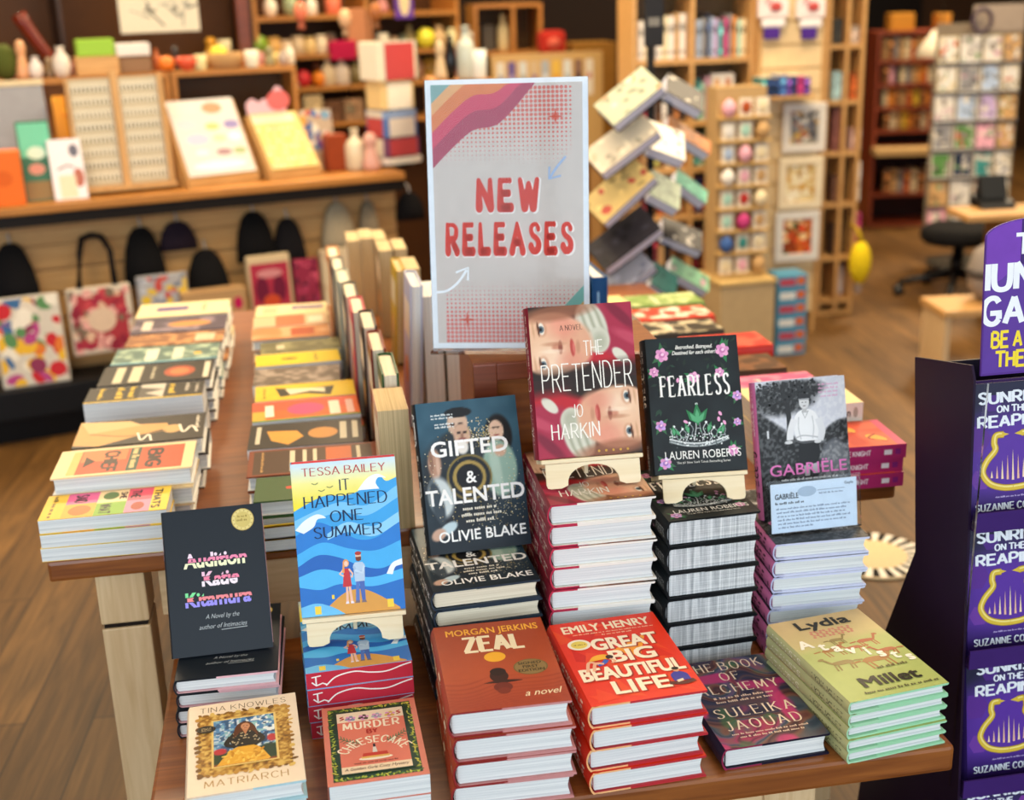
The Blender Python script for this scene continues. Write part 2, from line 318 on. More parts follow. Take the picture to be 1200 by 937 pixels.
class Art:
    """a printed face; units: cover width = 1, y up from the bottom edge, a = height / width"""
    def __init__(s, a, base='#ffffff'): s.a = a; s.k = 1; s.it = []; s.poly([(0,0),(1,0),(1,a),(0,a)], base)
    def _push(s, polys, col=None, cols=None): s.it.append((s.k, polys, srgb(col) if col is not None else None, cols)); s.k += 1+max([getattr(p, 'sub', 0) for p in polys] or [0])
    def poly(s, pts, col): s._push([pts], col)
    def polys(s, pl, col): s._push(pl, col)
    def rect(s, x0, y0, x1, y1, col): s.poly([(x0,y0),(x1,y0),(x1,y1),(x0,y1)], col)
    def ell(s, cx, cy, rx, ry, col, rot=0, n=28):
        c, q = math.cos(rot), math.sin(rot); s.poly([(cx+rx*math.cos(t)*c-ry*math.sin(t)*q, cy+rx*math.cos(t)*q+ry*math.sin(t)*c) for t in [2*math.pi*k/n for k in range(n)]], col)
    def line(s, pts, w, col, curve=True, taper=False):
        if curve and len(pts) > 2: pts = smooth(pts)
        n = len(pts); s._push([subp(q, i % 2) for i, q in enumerate(ribbon(pts, lambda i, d, p: w/2*(math.sin(math.pi*(i+.5)/n)**.6 if taper else 1)))], col)
    def text(s, t, x, y, h, col, fit=None, al='c', style=None, warp=None, rot=0, **kw):
        fat = kw.pop('bold', 0)*h if style is None else 0
        pl, wd = stroke_text(t, **style, **kw) if style is not None else bfont_text(t, **kw)
        sx = fit/wd if fit else h; W_ = wd*sx; ox = x-{'l': 0, 'c': W_/2, 'r': W_}[al]; out = []
        c, q = math.cos(rot), math.sin(rot)
        for p in pl:
            o = SP(); o.sub = getattr(p, 'sub', 0)
            for a, b in p:
                X, Y = ox+a*sx-x, b*h; X, Y = x+X*c-Y*q, y+X*q+Y*c
                o.append(warp(X, Y) if warp else (X, Y))
            out.append(o)
        if fat:
            f = fat*.85; out = [subp([(a+dx, b+dy) for a, b in p], k) for p in out for k, (dx, dy) in enumerate(((f, f), (-f, f), (f, -f), (-f, -f), (0, 0)))]
        s._push(out, col)
    def greek(s, x0, x1, y, h, col, al='l', seed=1):
        """a line of print too small to read: word-length dashes"""
        rg = random.Random(seed+int(y*1000)); x = x0; pl = []
        while x < x1-.6*h:
            w_ = min(h*rg.uniform(1.0, 3.6), x1-x); k = max(1, int(w_/(h*.55))); cw = w_/k
            for i in range(k):
                hh = h*rg.choice((.62, .66, 1.0, .7)); pl.append([(x+i*cw, y), (x+(i+.72)*cw, y), (x+(i+.72)*cw, y+hh), (x+i*cw, y+hh)])
            x += w_+h*.5
        if pl: s._push(pl, col)
    def dots(s, pts, r, col, n=6): s._push([subp(disc(p, r if not isinstance(r, (list, tuple)) else r[i], n), i % 3) for i, p in enumerate(pts)], col)
    def shade(s, fn, nx=70, x0=0, y0=0, x1=1, y1=None):
        """a painted or photographic patch: fn(X, Y) -> rgb arrays 0..1"""
        y1 = s.a if y1 is None else y1; ny = max(2, int(nx*(y1-y0)/(x1-x0)))
        X, Y = np.meshgrid(np.linspace(x0, x1, nx+1), np.linspace(y0, y1, ny+1)); C = np.clip(np.stack(fn(X, Y), -1), 0, 1)
        C = np.where(C <= .04045, C/12.92, ((C+.055)/1.055)**2.4)
        V = np.stack([X, Y], -1).reshape(-1, 2); i = np.arange(nx); j = np.arange(ny); I, J = np.meshgrid(i, j); b = (J*(nx+1)+I).ravel()
        s.it.append((s.k, V, np.stack([b, b+1, b+nx+2, b+nx+1], -1), C.reshape(-1, 3))); s.k += 1
    def into(s, mb, mp, m=0, step=0, clip=None):
        step = step or max(4e-6, min(1e-5, .0014/s.k))
        for it in s.it:
            z = it[0]*step; z0 = z
            if isinstance(it[1], np.ndarray): mb.add([mp(p[0], p[1], z) for p in it[1]], it[2].tolist(), m=m, cols=it[3])
            else:
                for pl in it[1]:
                    z = z0+getattr(pl, 'sub', 0)*step
                    if clip: pl = [(min(max(p[0], clip[0]), clip[2]), min(max(p[1], clip[1]), clip[3])) for p in pl]
                    mb.add([mp(p[0], p[1], z) for p in pl], [tuple(range(len(pl)))], m=m, cols=[it[2]]*len(pl))
# soft painting helpers for shade()
def rgb(c): c = c.lstrip('#'); return [int(c[i:i+2], 16)/255 for i in (0, 2, 4)]
class Paint:
    def __init__(s, X, Y, base): s.X, s.Y = X, Y; s.c = [np.full_like(X, v) for v in rgb(base)]
    def lay(s, mask, col):
        c = rgb(col) if isinstance(col, str) else col; s.c = [a*(1-mask)+b*mask for a, b in zip(s.c, c)]; return s
    def ell(s, cx, cy, rx, ry, col, soft=.15, rot=0, op=1):
        dx, dy = s.X-cx, s.Y-cy; c, q = math.cos(rot), math.sin(rot); u = (dx*c+dy*q)/rx; v = (-dx*q+dy*c)/ry; d = np.sqrt(u*u+v*v)
        return s.lay(op*np.clip((1+soft/2-d)/max(soft, 1e-3), 0, 1), col)
    def half(s, nx, ny, d, col, soft=.05, op=1): return s.lay(op*np.clip((s.X*nx+s.Y*ny-d)/soft+.5, 0, 1), col)
    def noise(s, amp, f, seed=0, rgbw=(1,1,1)):
        n = vnoise(s.X*f, s.Y*f, seed)-.5; s.c = [a+amp*k*n for a, k in zip(s.c, rgbw)]; return s
def vnoise(x, y, seed=0):
    xi, yi = np.floor(x).astype(int), np.floor(y).astype(int); xf, yf = x-xi, y-yi; u, v = xf*xf*(3-2*xf), yf*yf*(3-2*yf)
    def h(a, b):
        n = (a*374761393+b*668265263+seed*974634777) & 0x7fffffff; n = (n ^ (n >> 13))*1274126177 & 0x7fffffff; return ((n ^ (n >> 16)) & 0xffff)/65535.0
    return (h(xi, yi)*(1-u)+h(xi+1, yi)*u)*(1-v)+(h(xi, yi+1)*(1-u)+h(xi+1, yi+1)*u)*v

# lettering styles
S_SERIF = dict(thick=.15, thin=.05, serif=.07)
S_FLARE = dict(thick=.115, thin=.06, serif=.03)
S_COND = dict(thick=.19, thin=.065, serif=.075, xs=.82, track=.25)
S_BRUSH = dict(thick=.075, thin=.06, rnd_=True, xs=.62, track=.12, jit=.05)
S_GROOVY = dict(thick=.30, thin=.21, rnd_=True, heavy=.5, track=.36, xs=.98)
S_BLOCK = dict(thick=.22, thin=.2, track=.12, xs=.95)
S_HEAVY = dict(thick=.27, thin=.24, track=.11, xs=.92)
S_LIGHT = dict(thick=.08, thin=.06, track=.24)

# ------------------------------------------------------------------ books
def book_meshes(kind, w_, h, t, front, spine=None, base='#333333', spine_col=None, edge=None, pages=P_WHITE, mat=None, name='book', back=None, page_art=None):
    """local frame: x across the front cover from the spine, y up the cover, z through the book; origin at the lower spine corner of the back board"""
    hard = kind == 'hard'; tb = .0026 if hard else .0007; b = min(.006, t*.18) if hard else .0004; mb = MB(); spine_col = spine_col or base; back = back or base
    n = 9 if hard else 3
    def arc(bb, z0, z1): return [(-bb*math.sin(math.pi*k/(n-1))**.7, z1+(z0-z1)*k/(n-1)) for k in range(n)]
    x0 = .003 if hard else .0
    outer = [(w_, t), (.012, t), (.006, t-(.0008 if hard else 0))]+[(x+x0*.3, z) for x, z in arc(b, .0, t)]+[(.006, 0.0008 if hard else 0), (.012, 0), (w_, 0)]
    inner = [(w_, t-tb), (.012, t-tb), (.006, t-tb)]+[(x+tb*.8+x0*.3, z) for x, z in arc(b, tb, t-tb)]+[(.006, tb), (.012, tb), (w_, tb)]
    N = len(outer)
    for yy in (0, h): pass
    v = [(p[0], 0, p[1]) for p in outer]+[(p[0], h, p[1]) for p in outer]
    for i in range(N-1):
        col = base if i < 3 else (back if i > N-5 else spine_col)
        mb.add([v[i], v[i+1], v[N+i+1], v[N+i]], [(0, 1, 2, 3)], col, smooth=False)
    e1, e2, sp_ = edge or (base, base, .5)
    vi = [(p[0], 0, p[1]) for p in inner]+[(p[0], h, p[1]) for p in inner]
    for i in range(N-1): mb.add([vi[i], vi[i+1], vi[N+i+1], vi[N+i]], [(3, 2, 1, 0)], e2)
    for yy, o in ((0, 0), (h, N)):
        for i in range(N-1):
            q = [v[o+i], v[o+i+1], vi[o+i+1], vi[o+i]]
            if i in (0, N-2):
                xs_ = w_*sp_; far, near = (0, 1) if i == 0 else (1, 0)
                zo, zi = q[0][2], q[3][2]
                mb.add([(w_, yy, zo), (xs_, yy, zo), (xs_, yy, zi), (w_, yy, zi)], [(0, 1, 2, 3)], e2)
                mb.add([(xs_, yy, zo), (.012, yy, zo), (.012, yy, zi), (xs_, yy, zi)], [(0, 1, 2, 3)], e1)
            else: mb.add(q, [(0, 1, 2, 3)], e1)
    for zo, zi in ((t, t-tb), (0, tb)): mb.add([(w_, 0, zo), (w_, h, zo), (w_, h, zi), (w_, 0, zi)], [(0, 1, 2, 3)], base)
    if hard:                                           # folded-in jacket flaps lying against the boards
        for za, zb in ((t-tb-.0011, t-tb-.0001), (tb+.0001, tb+.0011)): mb.box(w_*sp_, w_-.0012, .0006, h-.0006, za, zb, e2)
    if front: front.into(mb, lambda x, y, z: (x*w_, y*h/front.a, t+.00012+z), clip=(0, 0, 1, front.a))
    if spine:                                          # spine art: x runs down the spine (from the top), y from back board to front board
        def sm(x, y, z):
            q = min(max(y/spine.a, 0), 1); zz = q*t; bx = -b*max(math.sin(math.pi*min(max(q, .0), 1)), 0)**.7+x0*.3
            return (bx-.00025-z, h*(1-x), zz)
        spine.into(mb, sm)
    cm = mb.mesh(name+'_cover', mat or M_SATIN)
    pb = MB(); iy = .0045 if hard else 0.0002; ix = w_-.0045 if hard else w_-.0003
    prof = [(ix, t-tb-.0012*hard), (.010, t-tb-.0012*hard)]+[(x+tb+.0012, z) for x, z in arc(b*.8, tb+.0012*hard, t-tb-.0012*hard)]+[(.010, tb+.0012*hard), (ix, tb+.0012*hard)]
    if hard: prof += [(ix-.0022, t*.35), (ix-.003, t*.5), (ix-.0022, t*.65)]
    pb.prism(prof, 'y', iy, h-iy)
    mats = [pages]
    if page_art: page_art.into(pb, lambda x, y, z: (x*w_, iy-.0002-z, tb+y*w_), 1); mats.append(M_SATIN)
    pm = pb.mesh(name+'_pages', mats)
    return dict(cover=cm, pages=pm, w=w_, h=h, t=t, kind=kind)
def put_book(bk, loc, rot, label, group=None, cat='book'):
    """loc is the world place of the local origin"""
    o = empty('hardcover_book' if bk['kind'] == 'hard' else 'paperback_book', loc, rot, label, cat, group)
    link('dust_jacket' if bk['kind'] == 'hard' else 'cover', bk['cover'], o); link('page_block', bk['pages'], o); return o
ORD = ['topmost', 'second from the top', 'third from the top', 'fourth from the top', 'fifth from the top', 'sixth from the top', 'seventh from the top', 'eighth from the top', 'ninth from the top']
def stack(bk, n, x, y, z0, yaw, desc, where, group, jit=.003, yj=1.0, skew=(0, 0), seed=1):
    """n copies lying on each other; (x, y) is the lower spine corner of the top book's cover"""
    rg = random.Random(seed)
    for i in range(n):
        k = n-1-i; top = i == n-1
        jx, jy, ja = (0, 0, 0) if top else (rg.uniform(-jit, jit), rg.uniform(-jit, jit), rg.uniform(-yj, yj))
        lab = f"{desc}, {'bottom' if i == 0 and n > 1 else ORD[k]} of {where}" if n > 1 else f"{desc} {where}"
        put_book(bk, (x+jx+skew[0]*k, y+jy+skew[1]*k, z0+i*(bk['t']+.0004)), (0, 0, R(yaw+ja)), lab, group)
def lean_book(bk, bl, yaw, tilt, label, group=None):
    """stand a book leaning back; bl is the world place of the lower spine corner of its front cover"""
    e = Euler((R(tilt), 0, R(yaw))); off = e.to_matrix() @ Vector((0, 0, bk['t'])); return put_book(bk, Vector(bl)-off, e, label, group)
# ------------------------------------------------------------------ cover artwork of the books in front
def clip_y(polys, y, above):
    out = []
    for p in polys:
        o = []; n = len(p)
        for i in range(n):
            a, b = p[i], p[(i+1) % n]; ia, ib = (a[1] >= y) == above, (b[1] >= y) == above
            if ia: o.append(a)
            if ia != ib: t = (y-a[1])/(b[1]-a[1]); o.append((a[0]+t*(b[0]-a[0]), y))
        if len(o) > 2: out.append(o)
    return out
def split_word(A, t, x, y, h, fit, cols):
    """a word printed in three offset slices"""
    pl, wd = bfont_text(t, bold=.035); sx = fit/wd; ln = [[(x+a*sx, y+b*h) for a, b in p] for p in pl]; y1, y2 = y+h*.36, y+h*.66
    for pol, c, dx in ((clip_y(ln, y1, False), cols[2], .0), (clip_y(clip_y(ln, y1+.006, True), y2, False), cols[1], .022), (clip_y(ln, y2+.006, True), cols[0], .006)): A.polys([[(a+dx, b) for a, b in p] for p in pol], c)
def scatter(n, x0, y0, x1, y1, seed):
    r = random.Random(seed); return [(r.uniform(x0, x1), r.uniform(y0, y1)) for _ in range(n)]

def art_audition():
    A = Art(1.487, '#1b222a')
    A.ell(.80, 1.335, .115, .115, '#b59a4c'); A.ell(.80, 1.335, .108, .108, '#e0cf86'); A.ell(.80, 1.335, .082, .082, '#d2bd6e')
    for k in range(14): t = 2*math.pi*k/14; A.line([(.80+.088*math.cos(t), 1.335+.088*math.sin(t)), (.80+.1*math.cos(t), 1.335+.1*math.sin(t))], .008, '#a98e44', False)
    A.greek(.75, .85, 1.36, .02, '#9c8440'); A.greek(.74, .86, 1.32, .025, '#9c8440')
    split_word(A, 'Audition', .17, .885, .15, .62, ('#f6dcec', '#f08cae', '#f0f4c8'))
    split_word(A, 'Katie', .34, .69, .15, .36, ('#f3c4da', '#ef86a4', '#f6e8f2'))
    split_word(A, 'Kitamura', .16, .49, .15, .66, ('#7fe09a', '#f08a90', '#9a92f0'))
    A.text('A Novel by the', .52, .36, .045, '#aab0b2', fit=.34, shear=.35); A.text('author of Intimacies', .52, .26, .045, '#aab0b2', fit=.48, shear=.35); A.line([(.50, .238), (.76, .245)], .007, '#aab0b2', False)
    return A
def fig_couple(A, x, y, s):
    def P(l): return [(x+a*s, y+b*s) for a, b in l]
    A.poly(P([(-.09, .02), (-.075, .30), (-.045, .30), (-.05, .02)]), '#f0c0a8'); A.poly(P([(-.02, .02), (-.04, .30), (-.005, .30), (.02, .02)]), '#f0c0a8')
    A.poly(P([(-.1, .0), (-.045, .0), (-.05, .035), (-.085, .035)]), '#e9e2ee'); A.poly(P([(-.02, 0), (.035, 0), (.022, .035), (-.015, .035)]), '#e9e2ee')
    A.poly(P([(-.125, .27), (.015, .27), (0, .45), (-.015, .56), (-.095, .56), (-.105, .45)]), '#c63a42')
    A.line(P([(-.095, .55), (-.16, .48), (-.10, .44)]), .028*s, '#f0c0a8', False); A.line(P([(-.015, .55), (.04, .47), (.02, .41)]), .028*s, '#f0c0a8', False)
    A.ell(x-.055*s, y+.645*s, .048*s, .062*s, '#e8a05e'); A.poly(P([(-.1, .65), (-.12, .5), (-.085, .49), (-.075, .65)]), '#e8a05e'); A.ell(x-.052*s, y+.635*s, .03*s, .042*s, '#f4cdb6')
    A.poly(P([(.06, .03), (.085, .36), (.135, .36), (.12, .03)]), '#5a78c0'); A.poly(P([(.16, .03), (.13, .36), (.215, .36), (.215, .03)]), '#4f6cb4')
    A.poly(P([(.045, 0), (.12, 0), (.12, .04), (.065, .04)]), '#7c7078'); A.poly(P([(.15, 0), (.23, 0), (.215, .04), (.16, .04)]), '#7c7078')
    A.poly(P([(.07, .34), (.22, .34), (.235, .60), (.2, .645), (.09, .645), (.055, .60)]), '#b9cfe6'); A.line(P([(.065, .58), (.1, .48), (.21, .5)]), .04*s, '#a5bfdc', False); A.line(P([(.225, .58), (.19, .47), (.08, .52)]), .036*s, '#c8daec', False)
    A.ell(x+.145*s, y+.735*s, .045*s, .06*s, '#edbfa2'); A.poly(P([(.1, .73), (.19, .73), (.185, .675), (.145, .655), (.105, .675)]), '#7a3a26'); A.ell(x+.145*s, y+.785*s, .05*s, .03*s, '#b03a30')
def art_summer():
    a = 1.50; A = Art(a, '#e9f0f4')
    A.shade(lambda X, Y: [np.interp(Y, [1.0, 1.2, 1.32, 1.5], q) for q in ([.94, .96, .97, .80], [.86, .92, .94, .90], [.16, .34, .62, .97])], 6, 0, .9, 1, a)
    A.poly(smooth([(0, 1.04), (.12, 1.10), (.3, 1.17), (.5, 1.16), (.64, 1.2), (.75, 1.30), (.84, 1.33), (.9, 1.27), (1, 1.3)])+[(1, 0), (0, 0)], '#3fa4e6')
    A.poly(smooth([(.62, 1.2), (.72, 1.31), (.82, 1.345), (.9, 1.30), (.83, 1.31), (.8, 1.26), (.83, 1.2)]), '#f2f8fc')
    A.poly(smooth([(0, .95), (.2, 1.03), (.45, 1.10), (.7, 1.05), (1, 1.22)])+[(1, 1.05)]+smooth([(1, 1.1), (.7, .95), (.45, 1.0), (.2, .95), (0, .86)]), '#7cc6f4')
    A.poly(smooth([(0, .80), (.2, .92), (.4, .84), (.6, .72), (.8, .74), (1, .9)])+[(1, .6), (0, .5)], '#2e7fd2')
    A.poly(smooth([(0, .86), (.1, .95), (.22, 1.0), (.3, .96), (.22, .95), (.18, .88), (.08, .82)]), '#eaf4fb')
    A.poly(smooth([(.3, .80), (.5, .90), (.75, .84), (1, .96)])+smooth([(1, .86), (.75, .74), (.5, .8), (.3, .74)]), '#8fd0f6')
    A.poly(smooth([(0, .62), (.25, .72), (.5, .64), (.75, .60), (1, .68)])+[(1, .2), (0, .2)], '#4ab0ee')
    A.poly(smooth([(0, .5), (.2, .6), (.4, .56), (.6, .46), (.8, .42), (1, .5)])+[(1, .05), (0, .05)], '#2a68bc')
    A.poly(smooth([(0, .4), (.22, .46), (.45, .4), (.7, .34), (1, .40)])+[(1, .1), (0, .1)], '#55b8f0')
    A.poly(smooth([(0, .3), (.2, .26), (.4, .3), (.7, .25), (1, .3)])+[(1, 0), (0, 0)], '#2f74c6')
    A.poly(smooth([(.84, .36), (.9, .46), (1, .5)])+smooth([(1, .44), (.93, .42), (.9, .35)]), '#eef6fb')
    A.poly(smooth([(.18, 0), (.3, .12), (.45, .22), (.6, .23), (.75, .16), (.95, .02)])+[(.95, 0)], '#d99e4e')
    A.poly(smooth([(0, .1), (.15, .13), (.3, .08), (.42, 0)])+[(0, 0)], '#6fc0f0')
    A.rect(.13, .02, .19, .1, '#f2d24a'); A.rect(.83, .03, .89, .11, '#f2d24a'); A.rect(.3, .16, .325, .2, '#f2d24a')
    fig_couple(A, .49, .10, .62)
    A.text('TESSA BAILEY', .5, 1.375, .075, '#b8403c', fit=.80, style=S_FLARE)
    A.text('IT', .5, 1.215, .105, '#15294e', style=S_FLARE); A.text('HAPPENED', .5, 1.065, .112, '#15294e', fit=.80, style=S_FLARE); A.text('ONE', .5, .915, .105, '#15294e', fit=.32, style=S_FLARE); A.text('SUMMER', .5, .765, .105, '#15294e', fit=.66, style=S_FLARE)
    for x, y in ((.28, 1.22), (.36, 1.25), (.22, 1.29)): A.line([(x-.03, y+.012), (x, y), (x+.03, y+.014)], .007, '#7d8452')
    return A
def art_gifted():
    a = 1.485; A = Art(a, '#2f5264')
    def fn(X, Y):
        p = Paint(X, Y, '#34586b'); p.half(0, -1, -.75, '#22313c', .8); p.half(0, -1, -.2, '#18222b', .35); p.noise(.05, 9, 1)
        p.ell(.4, .72, .42, .44, '#2a3138', .25); p.ell(.34, .5, .26, .32, '#1d242c', .3)
        # man behind, lower half of his face repeated
        p.ell(.40, 1.06, .20, .14, '#2b3338', .3); p.ell(.395, 1.26, .10, .13, '#c9aa93', .12); p.ell(.37, 1.28, .05, .06, '#d2b7a2', .8, 0, .6); p.ell(.41, 1.365, .135, .05, '#1b1c1f', .15); p.ell(.345, 1.25, .025, .016, '#3c2e2a', .5); p.ell(.425, 1.25, .025, .016, '#3c2e2a', .5); p.ell(.385, 1.21, .02, .03, '#a5836d', .7); p.ell(.43, 1.14, .085, .11, '#c6a28a', .2); p.ell(.40, 1.165, .022, .013, '#3c2e2a', .5); p.ell(.46, 1.165, .022, .013, '#3c2e2a', .5); p.ell(.43, 1.13, .016, .026, '#946f5b', .7); p.ell(.43, 1.10, .04, .012, '#8a4f48', .6); p.ell(.42, 1.02, .06, .07, '#e6e2da', .3)
        # woman on the right
        p.ell(.79, 1.10, .135, .21, '#171312', .18); p.ell(.77, 1.15, .075, .105, '#dcb9a0', .15); p.ell(.75, 1.18, .02, .009, '#33241e', .6); p.ell(.79, 1.18, .02, .009, '#33241e', .6); p.ell(.77, 1.105, .028, .01, '#9a4a44', .5)
        p.ell(.77, .78, .17, .28, '#8fae9f', .16); p.ell(.73, .8, .05, .24, '#b7ccbd', .6, .1, .7); p.ell(.79, .95, .06, .06, '#caa48c', .4)
        # rings
        p.ell(.46, .72, .225, .225, '#86743e', .05); p.ell(.46, .72, .205, .205, '#1c2128', .05); p.ell(.46, .72, .165, .165, '#a58d4c', .06); p.ell(.46, .72, .13, .13, '#141519', .08)
        # lower left figure: face strips, cuff and hand
        p.ell(.13, .88, .065, .15, '#b99079', .3); p.ell(.1, .9, .02, .1, '#7c5c4c', .5, 0, .7); p.ell(.16, .86, .018, .1, '#dcbca6', .6, 0, .7); p.ell(.16, .55, .12, .2, '#c9d4d6', .3, .15); p.ell(.12, .5, .06, .22, '#3a4650', .3, .15); p.ell(.2, .24, .1, .05, '#bcd2da', .25, .5); p.ell(.1, .19, .075, .055, '#caa58f', .3, .5)
        return p.c
    A.shade(fn, 80)
    r = random.Random(4); pts = []; rad = []
    for _ in range(260):
        t = r.uniform(0, 6.28); q = abs(r.gauss(.42, .07)); pts.append((.48+q*math.cos(t), .70+q*math.sin(t)*1.05)); rad.append(r.uniform(.002, .006))
    for _ in range(110): pts.append((r.uniform(.5, .72), r.gauss(1.14, .07))); rad.append(r.uniform(.003, .008))
    for _ in range(150): pts.append((r.uniform(.5, .97), r.gauss(.42, .13))); rad.append(r.uniform(.002, .005))
    ok = [(p, q) for p, q in zip(pts, rad) if .01 < p[0] < .99 and .02 < p[1] < 1.46]
    A.dots([p for p, _ in ok[::2]], [q for _, q in ok[::2]], '#e6dfc4'); A.dots([p for p, _ in ok[1::2]], [q for _, q in ok[1::2]], '#b9a566')
    for k, y in enumerate((1.345, 1.315)): A.greek(.14, .36, y, .02, '#dfe6e6', seed=k)
    for k, y in enumerate((1.255, 1.225)): A.greek(.17, .36, y, .02, '#dfe6e6', seed=k+4)
    A.text('GIFTED', .49, .945, .145, '#f6f6f4', fit=.76, bold=.03); A.text('&', .475, .665, .115, '#f6f6f4', bold=.02); A.text('TALENTED', .50, .475, .145, '#f6f6f4', fit=.97, bold=.03)
    for k, y in enumerate((.40, .34, .28)): A.greek((.36, .34, .38)[k], (.70, .74, .68)[k], y, .032, '#e9e4d4', seed=k+9)
    A.text('OLIVIE BLAKE', .53, .11, .10, '#f6f6f4', fit=.86, bold=.02)
    return A
def art_pretender():
    a = 1.488; A = Art(a, '#2c1d16')
    def half(X, Y):
        """the face in the lower half, brow to the right"""
        p = Paint(X, Y, '#211813'); p.noise(.06, 12, 3)
        p.ell(.12, .66, .4, .2, '#b8202c', .2, -.3); p.ell(.3, .7, .12, .05, '#e44a50', .7, -.4, .6); p.ell(.08, .2, .34, .34, '#a32a45', .2, .3); p.ell(.02, .36, .2, .05, '#c9556a', .7, -.5, .6); p.ell(.12, .12, .2, .05, '#6c1a30', .6, -.8, .7)
        p.ell(.14, .52, .10, .05, '#d6d2c2', .25, -.8)                         # slashed sleeve
        p.ell(.40, .22, .15, .25, '#c3c2b0', .16, .25); 
        f = np.sin((X*1.2+Y*.55)*70+np.sin(Y*20)*.8); m = np.clip(1.1-np.sqrt(((X-.40)/.15)**2+((Y-.22)/.25)**2), 0, .4)*2.2; p.lay(m*np.clip(f, 0, 1)*.55, '#84876f'); p.lay(m*np.clip(-f, 0, 1)*.4, '#eeecdc')
        p.ell(.34, .36, .11, .13, '#c9c8b6', .2); p.ell(.33, .37, .06, .08, '#a2a48e', .8, 0, .7)
        p.ell(.80, .70, .50, .15, '#2a1a11', .3, .06)
        p.ell(.80, .37, .36, .31, '#dfb090', .10); p.ell(.56, .40, .16, .22, '#d9a384', .35); p.ell(.84, .48, .16, .14, '#f0d2b6', .9, 0, .8); p.ell(.70, .20, .15, .12, '#e0907a', .9, 0, .75); p.ell(.62, .54, .12, .09, '#d98a76', .9, 0, .5); p.ell(.98, .3, .2, .2, '#e8bf9c', .9, 0, .6); p.ell(.72, .06, .34, .08, '#9a6248', .6, .12, .8)
        p.ell(.60, .415, .022, .085, '#b5483f', .35, .05); p.ell(.585, .42, .012, .06, '#cf6a60', .6, .05); p.ell(.545, .41, .02, .06, '#b98264', .8, 0, .7)
        p.ell(.745, .405, .05, .045, '#c98a70', .6); p.ell(.715, .405, .02, .06, '#8c4c3c', .6); p.ell(.80, .44, .1, .02, '#f3dac0', .8, 0, .8); p.ell(.78, .37, .1, .02, '#b47a5c', .9, 0, .6)
        for ey in (.56, .215):
            p.ell(.885, ey, .05, .075, '#c58e70', .5, .1, .8); p.ell(.885, ey, .028, .06, '#e9dfd0', .3, .1); p.ell(.89, ey+.005, .030, .034, '#5a6a72', .25); p.ell(.893, ey+.005, .016, .018, '#16161a', .3); p.ell(.915, ey, .010, .068, '#5a3524', .5, .1); p.ell(.965, ey+.005, .012, .075, '#b5825c', .9, .08, .45)
        return p
    def fn(X, Y):
        lo, up = half(X, Y), half(1-X, a-Y); m = np.clip((Y-X*.0-.765)/.02+.5, 0, 1)
        c = [x*(1-m)+y*m for x, y in zip(lo.c, up.c)]; d = np.clip(1.25-np.abs(Y-.77-.05*(X-.5)*2)/.13, 0, 1); return [x*(1-d*.93)+d*.93*k for x, k in zip(c, (.15, .105, .085))]
    A.shade(fn, 120)
    A.text('A NOVEL', .40, 1.245, .05, '#191512', fit=.22, style=S_BRUSH)
    A.text('THE', .60, .99, .14, '#f3efe6', fit=.19, style=S_BRUSH); A.text('PRETENDER', .52, .655, .26, '#f3efe6', fit=.88, style=dict(S_BRUSH, thick=.05, thin=.04), jit=0.04) if False else A.text('PRETENDER', .52, .655, .26, '#f3efe6', fit=.88, style=dict(S_BRUSH, thick=.055, thin=.045))
    A.text('JO', .40, .395, .12, '#f3efe6', fit=.11, style=S_BRUSH); A.text('HARKIN', .37, .19, .14, '#f3efe6', fit=.47, style=S_BRUSH)
    for x in (.58, .65, .72, .79, .86): A.ell(x, .045, .012, .012, '#c99a3e')
    return A
def rose(A, x, y, r, c1='#e9a9cf', c2='#c678ae'):
    for k in range(6): t = k*1.047+.3; A.ell(x+.55*r*math.cos(t), y+.55*r*math.sin(t), .55*r, .42*r, c1 if k % 2 else '#d892c2', t, 12)
    A.ell(x, y, .5*r, .45*r, c2, 0, 12); A.ell(x+.1*r, y+.1*r, .28*r, .22*r, '#f4cbe4', .6, 10)
def leaf(A, x, y, l, t, c='#2f6a44'):
    d, n = (math.cos(t), math.sin(t)), (-math.sin(t), math.cos(t)); A.poly([(x, y), (x+d[0]*l*.45+n[0]*l*.2, y+d[1]*l*.45+n[1]*l*.2), (x+d[0]*l, y+d[1]*l), (x+d[0]*l*.45-n[0]*l*.2, y+d[1]*l*.45-n[1]*l*.2)], c)
